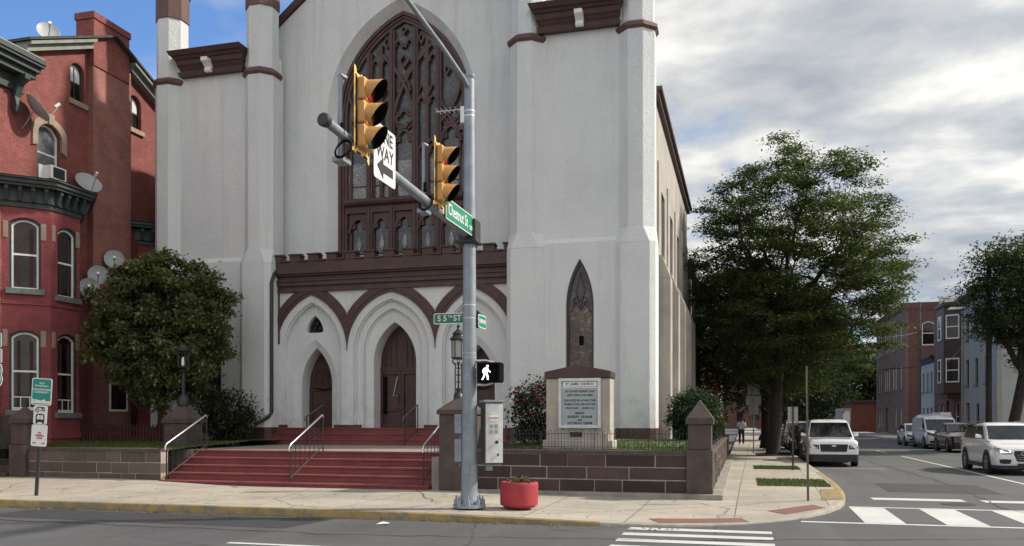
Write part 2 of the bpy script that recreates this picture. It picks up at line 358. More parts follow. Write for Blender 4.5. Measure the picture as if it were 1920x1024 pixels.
def make_asphalt():
    m, nt, b = new_mat('asphalt')
    v = tex_coord(nt)
    c = ramp(nt, noise(nt, v, 0.22, 7, 0.65, (0.6, 1.6, 1)), [(0.30, (0.066, 0.067, 0.070)), (0.70, (0.106, 0.106, 0.109))])
    # tyre-polished tracks along both streets, tar patches, fine aggregate
    sp = noise(nt, v, 60, 3, 0.8)
    c = mix(nt, ramp(nt, sp, [(0.35, 0.35), (0.65, 0.0)]), c, (0.035, 0.035, 0.036))
    c = mix(nt, ramp(nt, noise(nt, v, 90, 2, 0.8), [(0.58, 0.0), (0.75, 0.4)]), c, (0.17, 0.17, 0.165))
    vo = nt.nodes.new('ShaderNodeTexVoronoi'); vo.feature = 'DISTANCE_TO_EDGE'; vo.inputs['Scale'].default_value = 0.21
    n2 = nt.nodes.new('ShaderNodeTexNoise'); n2.inputs['Scale'].default_value = 1.1; n2.inputs['Detail'].default_value = 6
    nt.links.new(v, n2.inputs['Vector'])
    wv = mix(nt, 0.22, v, n2.outputs['Color']); nt.links.new(wv, vo.inputs['Vector'])
    c = mix(nt, ramp(nt, vo.outputs['Distance'], [(0.0, 0.85), (0.004, 0.0)]), c, (0.022, 0.022, 0.024))
    c = mix(nt, ramp(nt, noise(nt, v, 0.7, 4, 0.5, (0.35, 1.0, 1)), [(0.63, 0.0), (0.67, 0.55)]), c, (0.045, 0.045, 0.048))
    c = mix(nt, ramp(nt, noise(nt, v, 1.0, 5, 0.6, (0.9, 0.05, 1)), [(0.45, 0.0), (0.66, 0.28)]), c, (0.145, 0.145, 0.147))
    c = mix(nt, ramp(nt, noise(nt, v, 1.0, 5, 0.6, (0.06, 1.1, 1)), [(0.47, 0.0), (0.68, 0.35)]), c, (0.056, 0.057, 0.060))
    nt.links.new(c, b.inputs['Base Color'])
    b.inputs['Roughness'].default_value = 0.82
    add_bump(nt, b, sp, 0.35, 0.006)
    return m
ASPHALT = make_asphalt()
def make_sidewalk():
    m, nt, b = new_mat('sidewalk_concrete')
    v = tex_coord(nt)
    t = nt.nodes.new('ShaderNodeTexBrick'); t.offset = 0.0
    t.inputs['Color1'].default_value = (0.37, 0.33, 0.27, 1); t.inputs['Color2'].default_value = (0.44, 0.395, 0.325, 1); t.inputs['Mortar'].default_value = (0.12, 0.105, 0.085, 1)
    t.inputs['Scale'].default_value = 1.0; t.inputs['Mortar Size'].default_value = 0.012; t.inputs['Brick Width'].default_value = 1.75; t.inputs['Row Height'].default_value = 1.6
    mp = nt.nodes.new('ShaderNodeMapping'); mp.inputs['Location'].default_value = (0.35, 0.1, 0); mp.inputs['Rotation'].default_value = (0, 0, 0.012)
    nt.links.new(v, mp.inputs[0]); nt.links.new(mp.outputs[0], t.inputs['Vector'])
    c = mix(nt, ramp(nt, noise(nt, v, 0.5, 8, 0.72), [(0.40, 0.0), (0.66, 0.65)]), t.outputs['Color'], (0.235, 0.215, 0.185))
    c = mix(nt, ramp(nt, noise(nt, v, 1.7, 7, 0.8), [(0.55, 0.0), (0.72, 0.6)]), c, (0.175, 0.16, 0.14))
    c = mix(nt, ramp(nt, noise(nt, v, 3.3, 2, 0.4), [(0.70, 0.0), (0.74, 0.7)]), c, (0.13, 0.12, 0.105))
    c = mix(nt, ramp(nt, noise(nt, v, 7, 6, 0.75), [(0.52, 0.0), (0.80, 0.5)]), c, (0.17, 0.155, 0.13))
    vo = nt.nodes.new('ShaderNodeTexVoronoi'); vo.feature = 'DISTANCE_TO_EDGE'; vo.inputs['Scale'].default_value = 0.25
    n2 = nt.nodes.new('ShaderNodeTexNoise'); n2.inputs['Scale'].default_value = 1.0; n2.inputs['Detail'].default_value = 6
    nt.links.new(v, n2.inputs['Vector'])
    wv = mix(nt, 0.3, v, n2.outputs['Color']); nt.links.new(wv, vo.inputs['Vector'])
    c = mix(nt, ramp(nt, vo.outputs['Distance'], [(0.0, 0.8), (0.005, 0.0)]), c, (0.09, 0.08, 0.07))
    nt.links.new(c, b.inputs['Base Color'])
    b.inputs['Roughness'].default_value = 0.88
    add_bump(nt, b, noise(nt, v, 35, 5, 0.75), 0.25, 0.01)
    return m
SIDEWALK = make_sidewalk()
def worn_paint(name, col, under, wear=0.5, scale=5):
    m, nt, b = new_mat(name)
    v = tex_coord(nt)
    f = noise(nt, v, scale, 8, 0.8)
    c = mix(nt, ramp(nt, f, [(wear, 0.0), (wear+0.12, 1.0)]), sc(col, 0.92), under)
    c = mix(nt, ramp(nt, noise(nt, v, 0.8, 5, 0.7), [(0.4, 0.0), (0.75, 0.5)]), c, sc(col, 0.55))
    nt.links.new(c, b.inputs['Base Color']); b.inputs['Roughness'].default_value = 0.7
    return m
LINE_W = worn_paint('white_road_paint', (0.62, 0.62, 0.60), (0.10, 0.10, 0.10), 0.58, 7)
CURB_Y = worn_paint('yellow_curb_paint', (0.37, 0.255, 0.085), (0.17, 0.15, 0.115), 0.45, 3.5)
CURB_C = plain('curb_concrete', (0.30, 0.28, 0.235), 0.88, 0.25, 2.5, 0.3, 30)
RAMP_RED = plain('brick_red_ramp', (0.20, 0.085, 0.07), 0.85, 0.2, 5, 0.3, 40)

# ------------------------------------------------------------------ geometry helpers
def frame_mat(o, u, inward):
    """local x = along the wall, y = into the wall, z = up"""
    u = Vector(u).normalized(); i = Vector(inward).normalized()
    return Matrix(((u.x, i.x, 0, o[0]), (u.y, i.y, 0, o[1]), (u.z, i.z, 1, o[2]), (0, 0, 0, 1)))
class MB:
    def __init__(self, M=None): self.v = []; self.f = []; self.M = M
    def add(self, verts, faces):
        n = len(self.v)
        if self.M is not None: verts = [self.M @ Vector(p) for p in verts]
        self.v += [tuple(p) for p in verts]
        self.f += [tuple(i+n for i in f) for f in faces]
        return self
    def box(self, x0, x1, y0, y1, z0, z1):
        return self.add([(x0,y0,z0),(x1,y0,z0),(x1,y1,z0),(x0,y1,z0),(x0,y0,z1),(x1,y0,z1),(x1,y1,z1),(x0,y1,z1)],
                        [(0,3,2,1),(4,5,6,7),(0,1,5,4),(1,2,6,5),(2,3,7,6),(3,0,4,7)])
    def hexa(self, bot, top):
        return self.add(list(bot)+list(top), [(0,3,2,1),(4,5,6,7),(0,1,5,4),(1,2,6,5),(2,3,7,6),(3,0,4,7)])
    def panel(self, outer, holes, y0, y1):
        """wall plate in the x,z plane with holes, from y0 (front) to y1"""
        loops = [outer]+list(holes)
        flat = [p for l in loops for p in l]
        tris = tessellate_polygon([[Vector((p[0], p[1], 0)) for p in l] for l in loops])
        n = len(flat)
        fs = [tuple(t) for t in tris]+[tuple(i+n for i in reversed(t)) for t in tris]
        k = 0
        for l in loops:
            m = len(l)
            for i in range(m):
                a, b = k+i, k+(i+1) % m
                fs.append((a, b, b+n, a+n))
            k += m
        return self.add([(p[0], y0, p[1]) for p in flat]+[(p[0], y1, p[1]) for p in flat], fs)
    def ring(self, a, b, y0, y1, closed=False, ya=None):
        """plate between two point rows a and b (same count) in the x,z plane"""
        n = len(a); ya = y0 if ya is None else ya
        vs = [(p[0], ya, p[1]) for p in a]+[(p[0], y0, p[1]) for p in b]+[(p[0], y1, p[1]) for p in a]+[(p[0], y1, p[1]) for p in b]
        fs = []
        for i in range(n if closed else n-1):
            j = (i+1) % n
            fs += [(i, j, n+j, n+i), (2*n+i, 3*n+i, 3*n+j, 2*n+j), (i, 2*n+i, 2*n+j, j), (n+i, n+j, 3*n+j, 3*n+i)]
        if not closed:
            fs += [(0, n, 3*n, 2*n), (n-1, 3*n-1, 4*n-1, 2*n-1)]
        return self.add(vs, fs)
    def ribbon(self, pts, w, y0, y1, closed=False):
        n = len(pts); A = []; B = []
        for i in range(n):
            p0 = pts[i-1] if (i or closed) else pts[i]; p1 = pts[(i+1) % n] if (i < n-1 or closed) else pts[i]
            dx, dz = p1[0]-p0[0], p1[1]-p0[1]; L = sqrt(dx*dx+dz*dz) or 1
            A.append((pts[i][0]-dz/L*w/2, pts[i][1]+dx/L*w/2)); B.append((pts[i][0]+dz/L*w/2, pts[i][1]-dx/L*w/2))
        return self.ring(A, B, y0, y1, closed)
    def tube(self, pts, r, n=8, caps=True):
        pts = [Vector(p) for p in pts]
        rs = r if isinstance(r, (list, tuple)) else [r]*len(pts)
        vs = []; prev = None
        for i, p in enumerate(pts):
            d = (pts[min(i+1, len(pts)-1)]-pts[max(i-1, 0)])
            d = d.normalized() if d.length > 1e-9 else Vector((0, 0, 1))
            if prev is None:
                a = Vector((0, 0, 1)) if abs(d.z) < 0.9 else Vector((1, 0, 0))
                u = d.cross(a).normalized()
            else:
                u = (prev-d*prev.dot(d))
                u = u.normalized() if u.length > 1e-6 else d.orthogonal().normalized()
            prev = u; w = d.cross(u)
            vs += [p+(u*cos(2*pi*k/n)+w*sin(2*pi*k/n))*rs[i] for k in range(n)]
        fs = []
        for i in range(len(pts)-1):
            for k in range(n):
                a, b = i*n+k, i*n+(k+1) % n
                fs.append((a, b, b+n, a+n))
        if caps: fs += [tuple(reversed(range(n))), tuple(range((len(pts)-1)*n, len(pts)*n))]
        return self.add(vs, fs)
    def lathe(self, prof, c=(0, 0, 0), n=16, rot=0.0):
        vs = []; fs = []
        for r, z in prof: vs += [(c[0]+r*cos(2*pi*k/n+rot), c[1]+r*sin(2*pi*k/n+rot), c[2]+z) for k in range(n)]
        for i in range(len(prof)-1):
            for k in range(n):
                a, b = i*n+k, i*n+(k+1) % n
                fs.append((a, b, b+n, a+n))
        fs += [tuple(reversed(range(n))), tuple(range((len(prof)-1)*n, len(prof)*n))]
        return self.add(vs, fs)
    def prism(self, poly, z0, z1):
        n = len(poly)
        return self.add([(p[0], p[1], z0) for p in poly]+[(p[0], p[1], z1) for p in poly],
                        [tuple(reversed(range(n))), tuple(range(n, 2*n))]+[(i, (i+1) % n, n+(i+1) % n, n+i) for i in range(n)])
    def extrude_x(self, poly, x0, x1):
        """profile (y,z) swept along x"""
        n = len(poly)
        return self.add([(x0, p[0], p[1]) for p in poly]+[(x1, p[0], p[1]) for p in poly],
                        [tuple(reversed(range(n))), tuple(range(n, 2*n))]+[(i, (i+1) % n, n+(i+1) % n, n+i) for i in range(n)])
    def build(self, name, mat, parent=None, bevel=0.0, smooth=None, normals=True):
        me = bpy.data.meshes.new(name)
        o = bpy.data.objects.new(name, me)
        scene.collection.objects.link(o)
        off = Vector((0, 0, 0))
        if parent is not None:
            o.parent = parent; off = ORG.get(parent.name, off)
        ORG[o.name] = off
        me.from_pydata([(p[0]-off.x, p[1]-off.y, p[2]-off.z) for p in self.v], [], self.f)
        if normals:
            bm = bmesh.new(); bm.from_mesh(me); bmesh.ops.recalc_face_normals(bm, faces=bm.faces); bm.to_mesh(me); bm.free()
        me.materials.append(mat)
        if smooth is not None:
            for p in me.polygons: p.use_smooth = True
            me.set_sharp_from_angle(angle=radians(smooth))
        if bevel:
            b = o.modifiers.new('bevel', 'BEVEL'); b.width = bevel; b.segments = 2; b.limit_method = 'ANGLE'; b.angle_limit = radians(40)
        return o
ORG = {}
def thing(name, label, cat, loc=(0, 0, 0), group=None, local=False, rz=0.0):
    """an Empty at the base of a thing; parts are given in world metres (or in its own metres when local)"""
    o = bpy.data.objects.new(name, None); o.empty_display_size = 0.3
    scene.collection.objects.link(o)
    o.location = loc; o.rotation_euler = (0, 0, rz)
    o['label'] = label; o['category'] = cat
    if group: o['group'] = group
    ORG[o.name] = Vector((0, 0, 0)) if local else Vector(loc)
    return o
def tag(o, label=None, cat=None, group=None, kind=None):
    if label: o['label'] = label
    if cat: o['category'] = cat
    if group: o['group'] = group
    if kind: o['kind'] = kind
    return o
def dup(root, loc, label, rz=0.0, group=None):
    def cp(o, par):
        c = o.copy(); scene.collection.objects.link(c)
        if par is not None: c.parent = par
        for ch in o.children: cp(ch, c)
        return c
    r = cp(root, None); r.location = loc; r.rotation_euler = (0, 0, rz); r['label'] = label
    if group: r['group'] = group
    return r
def lettering(name, txt, size, mat, parent, M, depth_=0.004, align='CENTER', sx=1.0, bold=0.0):
    cu = bpy.data.curves.new(name, 'FONT'); cu.body = txt; cu.size = size; cu.align_x = align; cu.align_y = 'CENTER'; cu.extrude = depth_/2; cu.offset = bold
    tmp = bpy.data.objects.new('tmp_text', cu)
    me = bpy.data.meshes.new_from_object(tmp)
    bpy.data.objects.remove(tmp); bpy.data.curves.remove(cu)
    off = ORG.get(parent.name, Vector((0, 0, 0)))
    for v in me.vertices:
        # text x -> local x, text y -> local z, text z (out of the page) -> local -y
        v.co = (M @ Vector((v.co.x*sx, -v.co.z, v.co.y))) - off
    me.name = name; me.materials.clear(); me.materials.append(mat)
    o = bpy.data.objects.new(name, me); scene.collection.objects.link(o); o.parent = parent; ORG[o.name] = off
    return o
def arch(cx, a, zs, R, z0=None, off=0.0, n=14):
    """pointed arch as (x,z) points from the left foot over the apex to the right foot; off insets it"""
    r = R-off; d = R-a; th = math.acos(max(-1, min(1, d/r)))
    L = [(cx-a+R-r*cos(th*i/n), zs+r*sin(th*i/n)) for i in range(n+1)]
    Rr = [(2*cx-x, z) for x, z in reversed(L[:-1])]
    pts = L+Rr
    if z0 is not None: pts = [(pts[0][0], z0)]+pts+[(pts[-1][0], z0)]
    return pts
def archR(a, h): return (a*a+h*h)/(2*a)
def seg_arch(cx, w, z0, z1, rise, n=10):
    """window outline with a segmental head, counted from the lower left"""
    if rise <= 0: return [(cx-w/2, z0), (cx-w/2, z1), (cx+w/2, z1), (cx+w/2, z0)]
    R = ((w/2)**2+rise**2)/(2*rise); zc = z1-R; t = math.asin(min(1, (w/2)/R))
    return [(cx-w/2, z0)]+[(cx+R*sin(-t+2*t*i/n), zc+R*cos(-t+2*t*i/n)) for i in range(n+1)]+[(cx+w/2, z0)]
def inset(pts, cx, zc, dx, dz):
    return pts

# ------------------------------------------------------------------ the ground, streets, pavements
def smooth01(t): t = max(0.0, min(1.0, t)); return t*t*(3-2*t)
def gz(x, y):
    """height of the pavement"""
    z = 0.14 + 0.11*smooth01((-11.5-x)/4)*smooth01((y-14.5)/4) + 0.02*smooth01((y-30)/10)
    z -= 0.115*math.exp(-(((x+0.2)/3.6)**2+((y-14.9)/4.2)**2))
    return z
g = MB(); g.add([(-900, -400, -0.06), (900, -400, -0.06), (900, 1600, -0.06), (-900, 1600, -0.06)], [(0, 1, 2, 3)])
tag(g.build('ground', EARTH), kind='structure')
g = MB(); g.add([(-150, -14, 0), (150, -14, 0), (150, 14.2, 0), (12.7, 14.2, 0), (-5, 14.2, 0), (-150, 14.2, 0), (12.7, 330, 0), (-5, 330, 0)],
                [(0, 1, 2, 3, 4, 5), (4, 3, 6, 7)])
tag(g.build('road', ASPHALT), kind='structure')

CURB = [(x, 13.92) for x in (-70, -50, -40, -30, -24, -20, -17, -15, -13, -11, -9, -7, -5, -3.8, -3.0)] + \
       [(-2.3, 13.97), (-1.5, 14.08), (-0.7, 14.35), (0.0, 14.8), (0.6, 15.4), (1.1, 16.1), (1.5, 16.9), (1.8, 17.8), (2.0, 18.7), (2.12, 19.7), (2.2, 20.8), (2.25, 22)] + \
       [(2.3, y) for y in (24, 26, 28, 30, 33, 36, 40, 45, 50, 60, 80, 110, 150, 220, 330)]
def back_pt(p):
    x, y = p
    if x < -0.75 and y < 14.05: return (x, 18.62)
    if y > 19: return (-0.62, y)
    t = smooth01((math.atan2(x+0.75, 17-y)+0.6)/2.9)
    return (-0.72+0.1*t, 18.62)
def inner(path, k):
    out = []
    for i, p in enumerate(path):
        a = Vector(path[max(i-1, 0)]); b = Vector(path[min(i+1, len(path)-1)]); d = (b-a).normalized()
        out.append((p[0]-d.y*k, p[1]+d.x*k))
    return out
CURB_IN = inner(CURB, 0.16)
sw = MB(); NS = 12
rows = []
for c, ci in zip(CURB, CURB_IN):
    b = back_pt(c)
    rows.append([(ci[0]+(b[0]-ci[0])*k/NS, ci[1]+(b[1]-ci[1])*k/NS) for k in range(NS+1)])
# refine along the path
fine = []
for i in range(len(rows)-1):
    n = max(1, min(12, int(sqrt((CURB[i+1][0]-CURB[i][0])**2+(CURB[i+1][1]-CURB[i][1])**2)/0.5)))
    for k in range(n): fine.append([(a[0]+(b[0]-a[0])*k/n, a[1]+(b[1]-a[1])*k/n) for a, b in zip(rows[i], rows[i+1])])
fine.append(rows[-1])
vs = [(x, y, gz(x, y)) for r in fine for x, y in r]
fs = [(i*(NS+1)+k, (i+1)*(NS+1)+k, (i+1)*(NS+1)+k+1, i*(NS+1)+k+1) for i in range(len(fine)-1) for k in range(NS)]
tag(sw.add(vs, fs).build('sidewalk', SIDEWALK, smooth=40), kind='structure')
def curb_run(name, i0, i1, mat, dz=0.003):
    P = CURB[i0:i1+1]; I = CURB_IN[i0:i1+1]
    ref = []
    for i in range(len(P)-1):
        n = max(1, min(10, int(sqrt((P[i+1][0]-P[i][0])**2+(P[i+1][1]-P[i][1])**2)/0.6)))
        ref += [((P[i][0]+(P[i+1][0]-P[i][0])*k/n, P[i][1]+(P[i+1][1]-P[i][1])*k/n), (I[i][0]+(I[i+1][0]-I[i][0])*k/n, I[i][1]+(I[i+1][1]-I[i][1])*k/n)) for k in range(n)]
    ref.append((P[-1], I[-1]))
    m = MB(); vs = []
    rnd = random.Random(i0)
    for p, q in ref:
        j = rnd.uniform(-0.008, 0.008)
        vs += [(p[0], p[1]+j, -0.03), (p[0], p[1]+j, gz(*p)-0.012), (p[0]+(q[0]-p[0])*0.1, p[1]+(q[1]-p[1])*0.1, gz(*q)+dz), (q[0], q[1], gz(*q)+dz), (q[0], q[1], -0.03)]
    fs = [(5*i+k, 5*(i+1)+k, 5*(i+1)+k+1, 5*i+k+1) for i in range(len(ref)-1) for k in range(4)]
    return tag(m.add(vs, fs).build(name, mat, smooth=50), kind='structure')
curb_run('yellow_curb', 0, 15, CURB_Y)
curb_run('corner_curb', 15, 23, CURB_C)
curb_run('side_street_yellow_curb', 23, 29, CURB_Y)
curb_run('side_street_curb', 29, len(CURB)-1, CURB_C)
# far pavement of the side street
g = MB(); g.box(12.65, 12.82, 24, 330, -0.03, 0.155)
tag(g.build('far_curb', CURB_C, bevel=0.01), kind='structure')
g = MB(); g.box(12.82, 16.3, 24, 330, -0.03, 0.15)
tag(g.build('far_sidewalk', SIDEWALK), kind='structure')
# ramps of brick-red paving, grass strips, tree pits
def sheet(name, poly, mat, dz, kind='structure'):
    # subdivided so that it follows the pavement
    m = MB(); n = 6
    a, b, c, d = [Vector(p) for p in poly]
    vs = []; fs = []
    for i in range(n+1):
        for j in range(n+1):
            p = (a.lerp(b, i/n)).lerp(d.lerp(c, i/n), j/n); vs.append((p.x, p.y, gz(p.x, p.y)+dz))
    for i in range(n):
        for j in range(n): fs.append((i*(n+1)+j, (i+1)*(n+1)+j, (i+1)*(n+1)+j+1, i*(n+1)+j+1))
    return tag(m.add(vs, fs).build(name, mat), kind=kind)
sheet('curb_ramp', [(-1.35, 14.36), (0.1, 14.98), (-0.05, 15.5), (-1.6, 14.9)], RAMP_RED, 0.006)
sheet('curb_ramp', [(0.72, 16.2), (1.5, 17.3), (1.3, 17.8), (0.42, 16.7)], RAMP_RED, 0.006)
sheet('corner_yellow_patch', [(1.55, 18.6), (2.0, 18.9), (2.12, 21.2), (1.72, 21.2)], CURB_Y, 0.007)
strips = [('grass_strip', [(0.36, 21.9), (2.02, 21.9), (2.08, 24.3), (0.36, 24.3)]), ('grass_strip', [(0.36, 29.2), (1.75, 29.2), (1.75, 31.0), (0.36, 31.0)])]
gr = MB(); rnd = random.Random(4)
def blades(m, n, pick, h=0.07, w=0.012):
    vs = []; fs = []
    for _ in range(n):
        x, y, z = pick(); a = rnd.uniform(0, 2*pi); hh = h*rnd.uniform(0.5, 1.3); t = rnd.uniform(-0.6, 0.6)*hh
        dx, dy = cos(a)*w, sin(a)*w; k = len(vs)
        vs += [(x-dx, y-dy, z), (x+dx, y+dy, z), (x+t*sin(a), y+t*cos(a), z+hh)]; fs.append((k, k+1, k+2))
    m.add(vs, fs)
for nm, pl in strips:
    sheet(nm, pl, LAWN, 0.010)
    x0, x1, y0, y1 = pl[0][0], pl[1][0], pl[0][1], pl[2][1]
    def pk(): x = rnd.uniform(x0-.04, x1+.03); y = rnd.uniform(y0-.05, y1+.05); return x, y, gz(x, y)
    blades(gr, 3600, pk, 0.05, 0.012)
sheet('tree_pit', [(0.55, 39.3), (2.1, 39.3), (2.1, 43.2), (0.55, 43.2)], SOIL, 0.02)
# lawns behind the retaining walls
def lawn_r(x, y): return 1.03+0.17*smooth01((y-18.7)/5)
def lawn_l(x, y): return 0.98+0.14*smooth01((y-18.7)/5)
for x0, x1, y0, y1, fn in ((-6.0, -0.95, 18.72, 24.9, lawn_r), (-21.0, -14.55, 18.72, 25.0, lawn_l)):
    m = MB(); n = 10; vs = []; fs = []
    for i in range(n+1):
        for j in range(n+1):
            x, y = x0+(x1-x0)*i/n, y0+(y1-y0)*j/n; vs.append((x, y, fn(x, y)+0.015*sin(3.1*x)*cos(2.3*y)))
    for i in range(n):
        for j in range(n): fs.append((i*(n+1)+j, (i+1)*(n+1)+j, (i+1)*(n+1)+j+1, i*(n+1)+j+1))
    tag(m.add(vs, fs).build('lawn', LAWN, smooth=60), kind='structure')
    def pk(): x = rnd.uniform(x0, x1); y = rnd.uniform(y0, y0+5.2*rnd.random()); return x, y, fn(x, y)-0.01
    blades(gr, 7000, pk, 0.07, 0.014)
m = MB(); m.box(-2.55, -0.95, 24.9, 40, 0.0, 1.16)
tag(m.build('side_garden_bed', SOIL), kind='structure')
tag(gr.build('grass', GRASSM, normals=False), 'short green grass on the church lawns and the pavement strips', 'grass', kind='stuff')
# fallen leaves in the gutter and on the walk
dl = MB(); vs = []; fs = []
for _ in range(520):
    if rnd.random() < 0.6: x = rnd.uniform(-20, -1); y = 13.9-abs(rnd.gauss(0, 0.14)); z = 0.006
    elif rnd.random() < 0.7: x = rnd.uniform(-16, 1.6); y = rnd.uniform(14.3, 18.2); z = gz(x, y)+0.008
    else: x = rnd.uniform(0.0, 2.0); y = rnd.uniform(20, 42); z = gz(x, y)+0.012
    a = rnd.uniform(0, 6.28); s = rnd.uniform(0.02, 0.045); k = len(vs)
    for q in range(4): vs.append((x+s*cos(a+q*pi/2)*(1, .55)[q % 2], y+s*sin(a+q*pi/2)*(1, .55)[q % 2], z+rnd.uniform(0, 0.015)))
    fs.append((k, k+1, k+2, k+3))
tag(dl.add(vs, fs).build('fallen_leaves', DEAD_LEAF, normals=False), 'dry fallen leaves scattered along the gutter and the walk', 'leaves', kind='stuff')

# ---- painted lines
def mark(name, quads, mat=LINE_W, z=0.005):
    m = MB()
    for q in quads: m.add([(x, y, z) for x, y in q], [(0, 1, 2, 3)])
    return tag(m.build(name, mat), kind='structure')
def rect(x0, x1, y0, y1): return [(x0, y0), (x1, y0), (x1, y1), (x0, y1)]
mark('crosswalk_stripes', [rect(-1.8, 0.42, y, y+0.30) for y in (8.9, 9.58, 10.26, 10.94, 11.62, 12.30, 12.98, 13.66)])
mark('side_street_crosswalk', [rect(0.95, 12.3, 15.42, 15.58), rect(2.04, 12.3, 18.3, 18.46)] +
     [[(x-0.05, 15.60), (x+0.60, 15.60), (x+0.64, 18.28), (x, 18.28)] for x in [2.04+1.28*k_ for k_ in range(8)]])
mark('stop_line', [rect(2.75, 4.6, 20.15, 20.7), rect(4.95, 12.2, 20.05, 20.6)])
mark('lane_line', [rect(7.34, 7.46, 21.5, 45), rect(7.34, 7.46, 50, 53), rect(7.34, 7.46, 62, 65), rect(7.34, 7.46, 74, 77)])
mark('parking_tick', [rect(2.7, 4.9, 32.9, 33.02)])
mark('front_street_line', [rect(-7.1, -2.8, 10.62, 10.74)])

# ------------------------------------------------------------------ the church
CX = -11.0
XL, XR = -19.14, -3.06           # outer turret axes
IL, IR = -15.62, -6.40           # inner turret axes
church = thing('church', 'large pale stucco gothic church with dark brown trim and a tall pointed window', 'church', (CX, 25.0, 1.0))
YT = 25.25
def octa(x, y, ap, rot=pi/8): return [(x+ap/cos(pi/8)*cos(rot+k*pi/4), y+ap/cos(pi/8)*sin(rot+k*pi/4)) for k in range(8)]
# corner towers
for (xa, xb, side) in ((XL, IL, -1), (IR, XR, 1)):
    m = MB()
    mid = (xa+xb)/2
    lanc = arch(mid, 0.42, 5.15, archR(0.42, 1.42), 2.4)
    m.panel([(xa-0.4, 7.1), (xb+0.4, 7.1), (xb+0.4, 13.6), (xa-0.4, 13.6)], [], YT, YT+0.9)
    m.panel([(xa-0.42, 0.6), (xb+0.42, 0.6), (xb+0.42, 7.06), (xa-0.42, 7.06)], [lanc], YT-0.14, YT+0.85)
    m.hexa([(xa-0.42, YT-0.14, 7.06), (xb+0.42, YT-0.14, 7.06), (xb+0.42, YT+0.5, 7.06), (xa-0.42, YT+0.5, 7.06)],
           [(xa-0.42, YT-0.003, 7.22), (xb+0.42, YT-0.003, 7.22), (xb+0.42, YT+0.5, 7.22), (xa-0.42, YT+0.5, 7.22)])
    m.box(xa-0.35, xb+0.35, YT-0.02, YT+0.9, 13.6, 14.05)
    tw = m.build('tower', STUCCO, church, bevel=0.012)
    # lancet window
    w = MB(); inn = arch(mid, 0.42, 5.15, archR(0.42, 1.42), 2.4, 0.075); inn[0] = (inn[0][0], 2.5); inn[-1] = (inn[-1][0], 2.5)
    w.ring(arch(mid, 0.42, 5.15, archR(0.42, 1.42), 2.4), inn, YT-0.06, YT+0.06)
    w.ribbon([(mid-0.30, 5.0), (mid-0.16, 5.3), (mid, 5.05), (mid+0.16, 5.3), (mid+0.30, 5.0)], 0.05, YT-0.03, YT+0.05)
    w.ribbon([(mid, 5.1), (mid-0.13, 5.62), (mid, 6.2), (mid+0.13, 5.62)], 0.045, YT-0.03, YT+0.05, True)
    for q in (-1, 1): w.ribbon([(mid+q*0.12+0.09*cos(a*pi/4), 5.36+0.09*sin(a*pi/4)) for a in range(8)], 0.03, YT-0.03, YT+0.05, True)
    lw = w.build('lancet_window', TRIM, church)
    gl = MB(); gl.panel(inn, [], YT+0.02, YT+0.05); gl.build('lower_pane', STAINED_AMBER, lw)
    gl = MB(); gl.panel([p for p in inn if p[1] > 4.9] , [], YT+0.012, YT+0.018); gl.build('upper_pane', STAINED_DK, lw)
    vent = MB(); vent.box(mid-0.04, mid+0.09, YT-0.0, YT+0.015, 4.0, 4.28); vent.build('opening_vent', BLACK, lw)
    # cornice with profile, mitred ends
    c = MB()
    x0, x1 = xa+(0.62 if side < 0 else 0.42), xb-0.50
    for (p0, z0, z1) in ((0.20, 13.42, 13.56), (0.13, 13.56, 13.66), (0.19, 13.66, 13.74), (0.24, 13.74, 13.78), (0.27, 13.78, 13.94), (0.38, 13.94, 14.03), (0.50, 14.03, 14.10), (0.55, 14.10, 14.17)):
        e = p0*0.55-0.1
        c.hexa([(x0-e, YT-p0, z0), (x1+e*0.5, YT-p0, z0), (x1+e*0.5, YT+0.3, z0), (x0-e, YT+0.3, z0)],
               [(x0-e-0.05, YT-p0-0.05, z1), (x1+e*0.5+0.03, YT-p0-0.05, z1), (x1+e*0.5+0.03, YT+0.3, z1), (x0-e-0.05, YT+0.3, z1)])
    c.box(x0, x1, YT-0.2, YT+0.8, 14.17, 14.21)
    co = c.build('cornice', TRIM, church)
    b = MB()
    bx = mid+0.02
    b.extrude_x([(YT-0.1, 13.45), (YT-0.30, 13.45), (YT-0.34, 13.52), (YT-0.30, 13.60), (YT-0.40, 13.68), (YT-0.52, 13.74), (YT-0.54, 13.86), (YT-0.1, 13.86)], bx-0.12, bx+0.12)
    b.build('bracket', SIGN_W, co, bevel=0.01)
